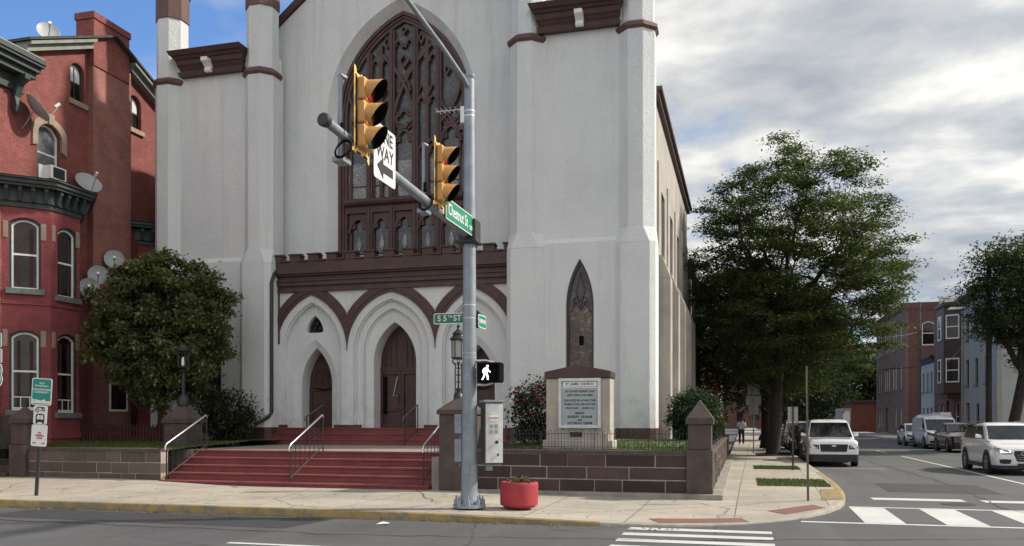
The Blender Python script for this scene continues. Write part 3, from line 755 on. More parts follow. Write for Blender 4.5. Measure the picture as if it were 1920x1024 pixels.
# turrets on the four corners: octagonal shafts, string courses, brown caps; square piers below
for tx in (XL, IL, IR, XR):
    m = MB(); ty = 25.5
    m.prism(octa(tx, ty, 0.535), 7.0, 13.24)
    m.prism(octa(tx, ty, 0.49), 13.3, 15.52)
    h = 0.58; cxy = [(tx-h+0.16, ty-h), (tx+h-0.16, ty-h), (tx+h, ty-h+0.16), (tx+h, ty+0.5), (tx-h, ty+0.5), (tx-h, ty-h+0.16)]
    m.prism(cxy, 0.5, 6.95)
        # weathered set-off between pier and shaft
    n = 6
    lo = [(x, y, 6.951) for x, y in cxy]
    hi = [(tx-0.222, ty-0.537, 7.42), (tx+0.222, ty-0.537, 7.42), (tx+0.537, ty-0.222, 7.42), (tx+0.537, ty+0.4, 7.42), (tx-0.537, ty+0.4, 7.42), (tx-0.537, ty-0.222, 7.42)]
    m.add(lo+hi, [tuple(range(6, 12))]+[(i, (i+1) % 6, 6+(i+1) % 6, 6+i) for i in range(6)])
    t = m.build('turret', STUCCO, church, bevel=0.015)
    s = MB()
    for ap0, ap1, z0, z1 in ((0.55, 0.60, 13.20, 13.27), (0.61, 0.61, 13.27, 13.37), (0.60, 0.50, 13.37, 13.45)):
        a, b = octa(tx, ty, ap0), octa(tx, ty, ap1)
        s.add([(x, y, z0) for x, y in a]+[(x, y, z1) for x, y in b], [tuple(range(8)), tuple(range(8, 16))]+[(i, (i+1) % 8, 8+(i+1) % 8, 8+i) for i in range(8)])
    s.build('string_course', TRIM_PALE, t)
    c = MB(); c.prism(octa(tx, ty, 0.525), 15.5, 16.45); c.prism(octa(tx, ty, 0.60), 16.45, 16.7); c.prism(octa(tx, ty, 0.42), 16.7, 17.6)
    c.build('cap', TRIM_PALE, t, bevel=0.01)
    p = MB(); p.prism([(x+(x-tx)*0.03, y+(y-ty)*0.03) for x, y in cxy], 0.5, 1.52); p.build('plinth', TRIM, t, bevel=0.01)
# gable wall with the great window
YG = 26.3; WA, WS, WH = 2.38, 12.03, 3.41; WR = archR(WA, WH)
m = MB()
hole = arch(CX, WA+0.26, WS, WR+0.26, 6.2)  # the porch stands in front of the lower part
m.panel([(-15.7, 6.05), (-6.3, 6.05), (-6.3, 15.1), (CX, 18.85), (-15.7, 15.1)], [hole], YG, YG+0.6)
m.ring(hole, arch(CX, WA, WS, WR, 6.2), YG+0.32, YG+0.6, ya=YG)
gable = m.build('gable_wall', STUCCO, church)
c = MB()
for s in (-1, 1):
    a = [(CX+s*4.75, 15.10), (CX, 18.9)]; b = [(CX+s*4.75, 15.36), (CX, 19.2)]
    if s > 0: a.reverse(); b.reverse()
    c.ring(a, b, YG-0.12, YG+0.7)
c.build('roof_coping', TRIM, church)
# tracery
YF = YG+0.34
WIN = MB()
WIN.ring(arch(CX, WA, WS, WR, 6.2), arch(CX, WA, WS, WR, 6.2, 0.11), YF-0.06, YF+0.2)
WIN.ring(arch(CX, WA, WS, WR, 6.2, 0.11), arch(CX, WA, WS, WR, 6.2, 0.30), YF+0.03, YF+0.2)
WIN.ribbon(arch(CX, WA, WS, WR, 6.2, 0.16), 0.07, YF-0.01, YF+0.08)
inA = WA-0.30
def in_arch_z(x, off=0.34):
    d = abs(x-CX); r = WR-off; t = d+(WR-WA)
    return WS+sqrt(max(0, r*r-t*t)) if t < r else WS
MX = [CX-1.24, CX-0.42, CX+0.42, CX+1.24]      # four mullions
MULL = MB()
for i, x in enumerate(MX):
    top = in_arch_z(x)
    MULL.ribbon([(x, 6.4), (x, top)], 0.20, YF-0.02, YF+0.16); MULL.ribbon([(x, 6.4), (x, top)], 0.05, YF-0.06, YF+0.1)
for x in (CX-0.83, CX+0.83):
    MULL.ribbon([(x, 9.3), (x, in_arch_z(x)-0.15)], 0.11, YF+0.0, YF+0.12)
TR = MB()
TR.extrude_x([(YF-0.16, 9.05), (YF-0.2, 9.13), (YF-0.14, 9.2), (YF-0.06, 9.26), (YF+0.2, 9.26), (YF+0.2, 8.78), (YF-0.02, 8.78), (YF-0.04, 8.98)], CX-inA-0.05, CX+inA+0.05)
def bar(pts, w=0.07, a=0.0): TRAC.ribbon(pts, w, YF+a, YF+0.14)
class Tracery(MB):
    k = 0
    def ribbon(self, pts, w, y0, y1, closed=False):
        self.k += 1; return MB.ribbon(self, pts, w, y0+0.0017*(self.k % 9), y1, closed)
    def ring(self, a, b, y0, y1, closed=False, ya=None):
        self.k += 1; return MB.ring(self, a, b, y0+0.0017*(self.k % 9), y1, closed, ya)
TRAC = Tracery()
def cusped(cx, w, zs, h):
    """trefoil headed light: pointed arch with cusps and filled spandrels"""
    a = w/2; R = archR(a, h)
    out = arch(cx, a, zs, R, n=8)
    TRAC.ribbon(out, 0.08, YF-0.01, YF+0.13)
    # solid spandrels above the arch up to a level head, with an inner trefoil
    tre = []
    r = a*0.52
    for k in range(7): t = pi*1.08-k*(pi*0.62)/6; tre.append((cx-a*0.46+r*cos(t), zs+r*0.9*sin(t)))
    for k in range(7):
        t = pi*1.12-k*(pi*1.24)/6; tre.append((cx+r*0.8*cos(t), zs+h*0.60+r*0.9*sin(t)))
    tre += [(2*cx-x, z) for x, z in reversed(tre[:7])]
    ring_out = [(cx-a, zs-0.02)]+[out[round(i*(len(out)-1)/(len(tre)-3))] for i in range(len(tre)-2)]+[(cx+a, zs-0.02)]
    TRAC.ring(ring_out, tre, YF+0.03, YF+0.12)
bays = [(-inA, -1.24), (-1.24, -0.42), (-0.42, 0.42), (0.42, 1.24), (1.24, inA)]
for (a, b) in bays:
    c0, w = CX+(a+b)/2, (b-a)-0.18
    for q in (-1, 1): TRAC.ribbon([(c0+q*(w/2-0.03), 6.4), (c0+q*(w/2-0.03), 8.14)], 0.07, YF+0.04, YF+0.12); TRAC.ribbon([(c0+q*(w/2-0.03), 9.27), (c0+q*(w/2-0.03), 10.95)], 0.07, YF+0.04, YF+0.12)
    cusped(c0, w, 8.12, 0.5)
    # square spandrels over the lower lights
    TRAC.ring([(c0-w/2, 8.8), (c0, 8.8), (c0+w/2, 8.8)], [(c0-w/2, 8.14), (c0, 8.66), (c0+w/2, 8.14)], YF+0.05, YF+0.12)
    TRAC.ribbon([(c0-w/2, 7.42), (c0+w/2, 7.42)], 0.03, YF+0.07, YF+0.12)
    TRAC.ribbon([(c0-w/2, 9.72), (c0+w/2, 9.72)], 0.025, YF+0.07, YF+0.12)
# upper lights: centre and outer bays have cusped heads and quatrefoils; bays two and four are paired lancets
def quatrefoil(cx, cz, r):
    pts = []
    for k in range(4):
        for j in range(7):
            t = k*pi/2-pi/2*1.0+j*(pi*1.0)/6+0
            pts.append((cx+r*0.5*cos(k*pi/2)+r*0.48*cos(t), cz+r*0.5*sin(k*pi/2)+r*0.48*sin(t)))
    TRAC.ribbon(pts, 0.08, YF+0.0, YF+0.13, True)
    ang = [math.atan2(p[1]-cz, p[0]-cx) for p in pts]
    TRAC.ring([(cx+r*1.28*cos(a)*(1.0), cz+r*1.28*sin(a)) for a in ang], pts, YF+0.05, YF+0.12, True)
def diamond(cx, cz, w, h): TRAC.ribbon([(cx-w, cz), (cx, cz+h), (cx+w, cz), (cx, cz-h)], 0.085, YF+0.0, YF+0.13, True)
for i in (0, 2, 4):
    a, b = bays[i]; c0, w = CX+(a+b)/2, (b-a)-0.15
    cusped(c0, w, 10.95, 0.55); quatrefoil(c0, 11.85, 0.29)
for i in (1, 3):
    a, b = bays[i]
    for s in (-1, 1):
        c0 = CX+(a+b)/2+s*0.205; w = 0.33
        cusped(c0, w, 10.6, 0.32); cusped(c0, w, 12.25 if s*(i-2) < 0 else 12.25, 0.3)
        zt = in_arch_z(c0)-0.55
        cusped(c0, w, min(13.75, zt-0.2), 0.3)
        if s < 0: diamond(CX+(a+b)/2, 12.75, 0.10, 0.16); diamond(CX+(a+b)/2, 11.05, 0.09, 0.14)
        TRAC.ribbon([(c0-w/2, 12.6), (c0, 12.92), (c0+w/2, 12.6)], 0.05, YF, YF+0.12)
# intersecting arcs in the head
def arc(p0, p1, bulge, n=10):
    x0, z0 = p0; x1, z1 = p1; mx, mz = (x0+x1)/2, (z0+z1)/2; dx, dz = x1-x0, z1-z0
    return [(x0+dx*t+(-dz)*bulge*4*t*(1-t), z0+dz*t+dx*bulge*4*t*(1-t)) for t in [k/n for k in range(n+1)]]
for s in (-1, 1):
    bar([(CX+s*x, z) for x, z in arc((0.42, 11.6), (-0.98, 14.25), -0.10)], 0.10, -0.03)
    bar([(CX+s*x, z) for x, z in arc((1.24, 11.6), (2.0, 12.9), -0.10)], 0.08, -0.02)
    bar([(CX+s*x, z) for x, z in arc((2.0, 11.3), (1.24, 13.4), 0.12)], 0.08, -0.02)
    cusped(CX+s*0.2, 0.3, 14.25, 0.28)
    diamond(CX+s*0.62, 14.5, 0.10, 0.18); diamond(CX+s*1.52, 13.35, 0.09, 0.15)
cusped(CX, 0.42, 12.75, 0.55)
diamond(CX, 13.8, 0.16, 0.22); diamond(CX, 14.85, 0.10, 0.12)
bar([(CX-0.42, 13.55), (CX, 13.3), (CX+0.42, 13.55)], 0.07)
great = WIN.build('great_window', TRIM, church)
MULL.build('mullions', TRIM, great); TR.build('transom', TRIM, great, bevel=0.008); TRAC.build('tracery', TRIM, great)
gl = MB(); gl.panel([p for p in arch(CX, WA, WS, WR, 10.5, 0.2)], [], YF+0.13, YF+0.18); gl.build('upper_glass', STAINED, great)
gl = MB(); gl.box(CX-inA, CX+inA, YF+0.13, YF+0.18, 9.1, 10.5); gl.build('middle_glass', STAINED_LT, great)
gl = MB(); gl.box(CX-inA, CX+inA, YF+0.13, YF+0.18, 6.3, 9.1); gl.build('lower_glass', STAINED_DK, great)
for (a, b) in bays:   # the pale medallion in each lower light
    c0 = CX+(a+b)/2; md = MB()
    md.panel([(c0+0.085*cos(q*pi/8)*(1.0 if sin(q*pi/8) < 0.2 else 0.75), 7.78+0.24*sin(q*pi/8)) for q in range(16)], [], YF+0.1, YF+0.125)
    md.box(c0-0.2, c0+0.2, YF+0.1, YF+0.125, 6.9, 7.38)
    md.build('glass_medallion', STAINED_LT, great)
# porch with three arches
YP = 25.55
PXL, PXR = -15.22, -6.78
ARC = [(-13.83, 1.30, 1), (CX, 1.53, 0), (-8.17, 1.30, 2)]
ARC = [(c, a) for c, a, _ in ARC]
ZS = 4.03; ZA = 5.9
por = MB()
sp = [(-15.13, 6.05), (-15.13, ZS)]
for c0, a in ARC: sp += arch(c0, a, ZS, archR(a, ZA-ZS))[1:]
sp += [(-6.87, 6.05)]
por.panel(sp, [], YP, YP+0.3)
por.panel([(PXL-0.3, 0.8), (-15.13, 0.8), (-15.13, 6.05), (PXL-0.3, 6.05)], [], YP-0.001, YP+0.8)
por.panel([(-6.87, 0.8), (PXR+0.3, 0.8), (PXR+0.3, 6.05), (-6.87, 6.05)], [], YP-0.001, YP+0.8)
for k, (c0, a) in enumerate(ARC):
    R = archR(a, ZA-ZS)
    A0 = arch(c0, a, ZS, R, 1.45); A1 = arch(c0, a, ZS, R, 1.45, 0.22); A2 = arch(c0, a, ZS, R, 1.45, 0.27)
    por.ring(A0, A1, YP+0.02, YP+0.8, ya=YP)
    por.ring(A1, A2, YP+0.10, YP+0.8)
    if k == 1:
        A3 = arch(c0, a, ZS, R, 1.45, 0.50); A4 = arch(c0, a, ZS, R, 1.45, 0.55); A5 = arch(c0, 0.745, 3.66, archR(0.745, 1.30), 1.45)
        por.ring(A2, A3, YP+0.18, YP+0.8)
        por.ring(A3, A4, YP+0.27, YP+0.8)
        por.ring(A4, A5, YP+0.34, YP+0.98, ya=YP+0.30)
    else:
        dr = arch(c0, 0.80, 2.95, archR(0.80, 1.50), 1.45)
        tri = [(c0+0.31*x, 4.70+0.55*z) for x, z in [(-1, 0), (-0.93, 0.25), (-0.75, 0.52), (-0.45, 0.78), (0, 1), (0.45, 0.78), (0.75, 0.52), (0.93, 0.25), (1, 0), (0.5, -0.06), (-0.5, -0.06)]]
        por.panel(A2, [dr, tri], YP+0.25, YP+0.5)
        por.ring(dr, arch(c0, 0.56, 2.95, archR(0.56, 1.22), 1.45), YP+0.38, YP+0.98, ya=YP+0.252)
        tw = MB(); tw.panel([(c0+(x-c0)*1.02, z) for x, z in tri], [], YP+0.42, YP+0.46); t_ = tw.build('trefoil_window', STAINED_DK, church)
        tb = MB()
        for q in range(3):
            t = pi/2+q*2*pi/3; tb.ribbon([(c0+0.11*cos(t)+0.10*cos(a_*pi/5), 4.9+0.11*sin(t)+0.10*sin(a_*pi/5)) for a_ in range(10)], 0.03, YP+0.38, YP+0.42, True)
        tb.build('trefoil_bars', BLACK, t_)
por.box(-15.5, -6.5, 26.9, 27.1, 0.8, 6.1)
por.build('porch', STUCCO, church)
# flat roof of the porch
pr = MB(); pr.box(PXL-0.1, PXR+0.1, YP+0.1, YG+0.02, 6.06, 6.85); pr.build('porch_roof', SHINGLE, church)
# brown arch mouldings, each clipped where it meets its neighbour
tm = MB(); OW = 0.34
for k, (c0, a) in enumerate(ARC):
    R = archR(a, ZA-ZS); I = arch(c0, a, ZS, R, None, 0.0, 24); O = arch(c0, a, ZS, R, None, -OW, 24)
    lo, hi = (c0-a-(0.06 if k == 0 else 0.0), c0+a+(0.06 if k == 2 else 0.0))
    d = abs(lo-c0)+(R-a); zl = ZS+sqrt((R+OW)**2-d*d); d = abs(hi-c0)+(R-a); zh = ZS+sqrt((R+OW)**2-d*d)
    nl = sum(1 for p in O if p[0] < lo); nh = sum(1 for p in O if p[0] > hi); N = len(O); B = []
    for q, (x, z) in enumerate(O):
        if q < nl: B.append((lo, ZS+(zl-ZS)*q/nl))
        elif q >= N-nh: B.append((hi, ZS+(zh-ZS)*(N-1-q)/nh))
        else: B.append((x, min(z, 6.05)))
    tm.ring(I, B, YP-0.06, YP-0.002)
    I2 = arch(c0, a, ZS, R, None, -0.10, 24); J2 = arch(c0, a, ZS, R, None, -0.26, 24)
    keep = [q for q in range(len(I2)) if lo+0.01 < J2[q][0] < hi-0.01]
    tm.ring([I2[q] for q in keep], [J2[q] for q in keep], YP-0.085, YP-0.06)
tm.box(-15.22, -15.0, YP-0.056, YP-0.002, 4.3, 6.0)
tm.box(-7.0, -6.78, YP-0.056, YP-0.002, 4.3, 6.0)
tm.build('arch_mouldings', TRIM, church)
# battlemented parapet
bt = MB()
for (p, z0, z1) in ((0.10, 6.0, 6.12), (0.06, 6.12, 6.2), (0.13, 6.2, 6.34), (0.17, 6.34, 6.40), (0.10, 6.40, 6.52), (0.20, 6.52, 6.58), (0.27, 6.58, 6.74), (0.20, 6.74, 6.98)):
    bt.box(PXL-0.02, PXR+0.02, YP-p, YP+0.35, z0, z1)
n = 13
for i in range(n):
    x = PXL+0.02+i*(PXR-PXL-0.40)/(n-1)
    bt.box(x, x+0.36, YP-0.2, YP+0.15, 6.985, 7.20)
    bt.hexa([(x-0.03, YP-0.25, 7.2), (x+0.39, YP-0.25, 7.2), (x+0.39, YP+0.17, 7.2), (x-0.03, YP+0.17, 7.2)], [(x-0.03, YP-0.22, 7.25), (x+0.39, YP-0.22, 7.25), (x+0.34, YP+0.1, 7.30), (x+0.02, YP+0.1, 7.30)])
    if i < n-1: bt.box(x+0.33, x+0.37+0.27, YP-0.25, YP+0.17, 6.982, 7.035)
bt.build('battlement', TRIM, church, bevel=0.008)
# doors
def leaf_panels(m, x0, x1, z0, z1, y):
    m.ring([(x0, z0), (x0, z1), (x1, z1), (x1, z0)], [(x0+0.09, z0+0.13), (x0+0.09, z1-0.1), (x1-0.09, z1-0.1), (x1-0.09, z0+0.13)], y, y+0.06, True)
d = MB()
out = arch(CX, 0.76, 3.66, archR(0.76, 1.32), 1.5)
d.panel(out, [], YP+0.93, YP+0.99)
d.box(CX-0.76, CX+0.76, YP+0.86, YP+0.94, 3.38, 3.52)
leaf_panels(d, CX-0.745, CX-0.005, 1.5, 3.38, YP+0.87); leaf_panels(d, CX+0.005, CX+0.745, 1.5, 3.38, YP+0.87)
for s in (-1, 1):
    for k in range(1, 4): d.box(CX+s*0.19*k-0.012, CX+s*0.19*k+0.012, YP+0.90, YP+0.94, 3.53, 4.6-0.18*k)
    d.box(CX+s*0.375-0.25, CX+s*0.375+0.25, YP+0.885, YP+0.94, 2.05, 2.16)
dd = d.build('main_door', DOORWOOD, church, bevel=0.006)
hh = MB()
for s in (-1, 1): hh.box(CX+s*0.09-0.025, CX+s*0.09+0.025, YP+0.83, YP+0.87, 2.3, 2.62)
hh.build('handle', BLACK_IRON, dd, bevel=0.006)
nt_ = MB(); nt_.ribbon([(CX-0.13, 3.2), (CX-0.28, 2.55), (CX-0.10, 2.58)], 0.03, YP+0.865, YP+0.872); nt_.build('door_rope', LIMESTONE, dd)
k_ = MB(); k_.box(CX-0.62, CX-0.52, YP+0.862, YP+0.9, 1.95, 3.2); k_.build('door_light', BLACK, dd)
for c0 in (-13.83, -8.17):
    d = MB()
    d.panel(arch(c0, 0.58, 2.95, archR(0.58, 1.24), 1.5), [], YP+0.93, YP+0.99)
    leaf_panels(d, c0-0.55, c0+0.55, 1.5, 2.85, YP+0.88)
    for s in (-1, 0, 1): d.ribbon(arch(c0+s*0.24, 0.1, 3.25, archR(0.1, 0.2), 2.95), 0.035, YP+0.89, YP+0.93)
    d.ribbon([(c0-0.5, 2.87), (c0, 2.78), (c0+0.5, 2.87)], 0.06, YP+0.88, YP+0.93)
    d.build('side_door', DOORWOOD, church, bevel=0.006)
for x0, x1 in ((-15.2, -14.85), (-13.0, -12.1), (-9.85, -9.0), (-7.15, -6.8)):
    pb = MB(); pb.box(x0, x1, YP-0.03, YP+0.6, 1.46, 1.60); pb.build('porch_plinth', TRIM, church)
# drainpipe at the left of the porch
dp = MB(); dp.tube([(-15.0, 25.42, 6.72), (-15.01, 25.2, 6.6), (-15.01, 25.05, 6.3), (-15.01, 25.05, 2.0), (-15.08, 24.95, 1.85), (-15.45, 24.7, 1.6)], 0.06, 8)
dp.build('drainpipe', BLACK_IRON, church, smooth=50)
# nave: right-hand wall with buttresses and tall windows, roof
nv = MB(); XS = -2.62; XW = -19.5
M_R = frame_mat((XS, 0, 0), (0, 1, 0), (-1, 0, 0))
nv.M = M_R
win = []
for yc in (29.0, 32.4, 35.8, 39.2): win.append([(yc-0.62, 4.6), (yc-0.62, 9.3), (yc+0.62, 9.3), (yc+0.62, 4.6)])
nv.panel([(26.0, 0.8), (41.5, 0.8), (41.5, 11.6), (26.0, 11.6)], win, 0.0, 0.6)
nv.M = None
nv.box(XW, XW+0.5, 26, 41.5, 0.8, 11.6)
nv.box(XW+0.5, XS-0.5, 41.0, 41.5, 0.8, 11.6)
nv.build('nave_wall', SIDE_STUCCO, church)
bb = MB()
for yb in (27.3, 30.7, 34.1, 37.5, 40.9):
    bb.box(XS-0.1, XS+0.42, yb-0.36, yb+0.36, 0.7, 6.2)
    bb.hexa([(XS-0.1, yb-0.36, 6.2), (XS+0.42, yb-0.36, 6.2), (XS+0.42, yb+0.36, 6.2), (XS-0.1, yb+0.36, 6.2)], [(XS-0.1, yb-0.36, 7.0), (XS+0.16, yb-0.36, 6.9), (XS+0.16, yb+0.36, 6.9), (XS-0.1, yb+0.36, 7.0)])
    bb.box(XS-0.1, XS+0.055, yb-0.3, yb+0.3, 6.9, 9.9)
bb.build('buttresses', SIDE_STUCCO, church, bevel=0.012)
for yc in (29.0, 32.4, 35.8, 39.2):
    w = MB(M_R); w.ring([(yc-0.62, 4.6), (yc-0.62, 9.3), (yc+0.62, 9.3), (yc+0.62, 4.6)], [(yc-0.52, 4.7), (yc-0.52, 9.2), (yc+0.52, 9.2), (yc+0.52, 4.7)], 0.46, 0.58, True)
    w.box(yc-0.03, yc+0.03, 0.48, 0.58, 4.7, 9.2)
    fr = w.build('side_window', TRIM, church)
    gl = MB(M_R); gl.box(yc-0.53, yc+0.53, 0.53, 0.56, 4.7, 9.2); gl.build('pane', STAINED_DK, fr)
ev = MB()
ev.box(XS-0.3, XS+0.14, 26.05, 41.6, 11.603, 11.75); ev.box(XS-0.3, XS+0.24, 26.05, 41.7, 11.753, 11.86)
ev.build('eaves_cornice', TRIM, church)
sb = MB(); sb.box(XS-0.3, XS+0.08, 26.1, 41.5, 0.7, 1.6); sb.build('side_plinth', TRIM, church)
rf = MB()
for s in (-1, 1):
    xe = CX+s*8.6
    rf.hexa([(xe, 26.9, 11.80), (CX, 26.9, 18.6), (CX, 41.8, 18.6), (xe, 41.8, 11.80)], [(xe, 26.9, 11.95), (CX, 26.9, 18.75), (CX, 41.8, 18.75), (xe, 41.8, 11.95)])
rf.build('roof', SHINGLE, church)
bk = MB(); bk.panel([(XW+0.5, 11.6), (XS-0.5, 11.6), (CX, 18.5)], [], 41.0, 41.4); bk.build('rear_gable', STUCCO, church)

# ------------------------------------------------------------------ steps, walls, gate pillars
steps = thing('entrance_steps', 'red painted concrete steps with grey landing before the church doors', 'steps', (-10.6, 18.4, 0.1))
SX0, SX1 = -14.2, -7.0
m = MB(); rise = [0.245, 0.425, 0.605, 0.785, 0.96]; ys = [18.4, 18.75, 19.1, 19.45, 19.8]
prev = 0.0
for k, (z, y) in enumerate(zip(rise, ys)):
    e = 0.0 if k else 0.0
    m.box(SX0-0.02*k*0, SX1+0.03*k, y, 20.6 if k == 4 else ys[k+1]+0.06, 0.02 if k == 0 else rise[k-1]-0.12, z-0.05)
    m.box(SX0, SX1+0.03*k+0.01, y-0.025, (20.05 if k == 4 else ys[k+1]+0.03), z-0.052, z)
m.build('lower_flight', RED_STEP, steps, bevel=0.012)
m = MB(); m.box(-15.45, -6.55, 20.052, 25.6, 0.3, 0.957); m.build('landing', CONCRETE_OLD, steps)
m = MB()
for k, (z, y) in enumerate(((1.14, 24.85), (1.32, 25.12), (1.5, 25.40))):
    m.box(-15.4, -6.6, y, 25.7 if k < 2 else 26.6, 0.9+0.18*k*0, z-0.04); m.box(-15.4, -6.6, y-0.02, 25.72 if k < 2 else 26.6, z-0.042, z)
m.build('upper_flight', RED_STEP, steps, bevel=0.01)
m = MB(); m.box(-6.97, -6.78, 18.55, 24.9, 0.05, 0.9); m.build('side_cheek', CONCRETE_OLD, steps, bevel=0.015)
def rail(x, p0, p1, label, upper=False):
    r = thing('handrail', label, 'handrail', (x, p0[0], p0[1]), 'handrails on the entrance steps')
    (y0, z0), (y1, z1) = p0, p1; h = 0.92
    m = MB()
    m.tube([(x, y0-0.02, z0-0.03), (x, y0-0.02, z0+h-0.02)], 0.019, 8); m.tube([(x, y1, z1-0.03), (x, y1, z1+h)], 0.019, 8)
    n = 7
    for k in range(1, n):
        t = k/n; y = y0+(y1-y0)*t; z = z0+(z1-z0)*t
        m.tube([(x, y, z+0.12), (x, y, z+h)], 0.008, 6)
    m.tube([(x, y0, z0+0.12), (x, y1, z1+0.12)], 0.012, 6)
    m.build('balusters', BLACK_IRON, r, smooth=60)
    t = MB()
    if upper: t.tube([(x, y0-0.16, z0+h-0.16), (x, y0-0.12, z0+h-0.04), (x, y0, z0+h), (x, y1, z1+h)], 0.021, 8)
    else: t.tube([(x, y0-0.06, z0+h-0.16), (x, y0-0.06, z0+h-0.06), (x, y0, z0+h), (x, y1-0.03, z1+h+0.005), (x, y1+0.02, z1+h-0.05)], 0.024, 10)
    t.build('grip_rail', STEEL if not upper else RUST_STEEL, r, smooth=60)
rail(-14.02, (18.46, 0.245), (20.1, 0.96), 'sloping steel handrail at the left edge of the red steps')
rail(-10.55, (18.46, 0.245), (20.1, 0.96), 'sloping steel handrail in the middle of the red steps')
rail(-7.12, (18.46, 0.245), (20.1, 0.96), 'sloping steel handrail at the right edge of the red steps beside the grey pole')
rail(-13.25, (24.2, 0.96), (25.25, 1.32), 'short dark handrail on the upper red steps beside the left side door', True)
rail(-9.95, (24.2, 0.96), (25.25, 1.32), 'short dark handrail on the upper red steps right of the main door', True)

def block_wall(m, x0, x1, z0, rows, rh, seed, y0, y1, wmin=0.38, wmax=1.15):
    r = random.Random(seed)
    for k in range(rows):
        x = x0
        while x < x1-0.02:
            w = r.uniform(wmin, wmax)
            if x1-x-w < wmin: w = x1-x
            e = r.uniform(-0.012, 0.008)
            j1, j2, j3, j4 = (r.uniform(0.007, 0.017) for _ in range(4)); m.box(x+j1, x+w-j2, y0+e, y1, z0+k*rh+j3, z0+(k+1)*rh-j4)
            x += w
def retaining(label, M, L, zb, rows, rh, seed, mats, cope, loc):
    t = thing('retaining_wall', label, 'wall', loc)
    b = MB(M); block_wall(b, 0, L, zb, rows, rh, seed, 0, 0.3)
    b.build('stone_blocks', mats[0], t, bevel=0.010)
    c = MB(M); c.box(0.01, L-0.01, 0.014, 0.28, zb-0.3, zb+rows*rh); c.build('mortar_bed', MORTAR, t)
    c = MB(M)
    x = 0; r = random.Random(seed+9)
    while x < L:
        w = min(r.uniform(1.3, 2.0), L-x)
        if L-x-w < 0.4: w = L-x
        c.box(x+0.004, x+w-0.004, -0.03, 0.34, zb+rows*rh+0.001, zb+rows*rh+cope); x += w
    c.build('coping', mats[1], t, bevel=0.014)
    return t
wr = retaining('reddish brown stone block wall below the hoop fence and the sign board', frame_mat((-5.92, 18.5, 0), (1, 0, 0), (0, 1, 0)), 4.77, 0.18, 3, 0.275, 3, (BLOCKS, BROWNSTONE), 0.085, (-3.5, 18.5, 0.1))
p = MB(); p.box(-6.0, -0.42, 18.26, 19.3, -0.1, 0.19); p.box(-1.3, -0.42, 19.3, 40.0, -0.1, 0.19); p.build('concrete_footing', CONCRETE_OLD, wr, bevel=0.015)
ws = retaining('brown stone block wall running back along the side street pavement', frame_mat((-0.66, 19.02, 0), (0, 1, 0), (-1, 0, 0)), 20.6, 0.192, 3, 0.27, 5, (BLOCKS, BROWNSTONE), 0.085, (-0.8, 29, 0.1))
wl_ = retaining('greyish brown stone block wall below the left lawn and big round tree', frame_mat((-18.35, 18.5, 0), (1, 0, 0), (0, 1, 0)), 4.12, 0.12, 3, 0.275, 8, (BLOCKS_GREY, BROWNSTONE), 0.085, (-16.3, 18.5, 0.1))
def pillar(label, x0, x1, y0, y1, zb, zsh, zcap, zap, low=None):
    t = thing('gate_pillar', label, 'pillar', ((x0+x1)/2, (y0+y1)/2, zb))
    m = MB()
    if low: m.hexa([(x0-0.03, y0-0.03, zb-0.1), (x1+0.03, y0-0.03, zb-0.1), (x1+0.03, y1+0.03, zb-0.1), (x0-0.03, y1+0.03, zb-0.1)], [(x0-0.03, y0-0.03, low), (x1+0.03, y0-0.03, low), (x1+0.03, y1+0.03, low), (x0-0.03, y1+0.03, low)]); m.box(x0, x1, y0, y1, low, zsh)
    else: m.box(x0, x1, y0, y1, zb-0.1, zsh)
    m.build('shaft', BROWNSTONE, t, bevel=0.02)
    e = 0.045; c = MB()
    c.box(x0-e, x1+e, y0-e, y1+e, zsh+0.001, zcap); cx, cy = (x0+x1)/2, (y0+y1)/2
    c.add([(x0-e, y0-e, zcap+0.001), (x1+e, y0-e, zcap+0.001), (x1+e, y1+e, zcap+0.001), (x0-e, y1+e, zcap+0.001), (cx, cy, zap)], [(0, 1, 4), (1, 2, 4), (2, 3, 4), (3, 0, 4), (0, 3, 2, 1)])
    c.build('pyramid_cap', BROWNSTONE, t, bevel=0.012)
    return t
pillar('brownstone pillar with a pointed cap at the street corner of the wall', -1.15, -0.66, 18.44, 18.98, 0.19, 1.66, 1.78, 2.20, 1.12)
pillar('weathered brownstone pillar at the far left end of the wall behind the street signs', -18.82, -18.36, 18.4, 18.9, 0.2, 1.66, 1.80, 2.14, 1.1)
pillar('brownstone pillar under the black lantern in the left tree', -15.72, -14.98, 20.55, 21.3, 0.9, 1.66, 1.78, 2.28)
pillar('broad brownstone pillar behind the grey pole carrying the ornate lamp', -6.74, -5.95, 18.42, 19.2, 0.12, 1.88, 1.98, 2.34)

# hoop-top wire fence
fh = thing('hoop_fence', 'low black wire hoop fence along the top of the right wall', 'fence', (-3.5, 18.66, 1.09))
m = MB(); x = -5.85; k = 0
while x < -1.22:
    r = 0.037
    m.tube([(x, 18.66, 1.05), (x, 18.66, 1.50)]+[(x+r-r*cos(a*pi/6), 18.66, 1.50+r*sin(a*pi/6)) for a in range(1, 6)]+[(x+2*r, 18.66, 1.50), (x+2*r, 18.66, 1.05)], 0.0055, 5, False)
    x += 0.148
m.build('wire_hoops', BLACK_IRON, fh, smooth=60)
m = MB()
for z in (1.16, 1.45): m.tube([(-5.85, 18.66, z), (-1.22, 18.66, z)], 0.006, 6)
for x in (-4.4, -3.0): m.tube([(x, 18.67, 1.0), (x, 18.67, 1.5)], 0.011, 6)
m.build('wire_rails', BLACK_IRON, fh)
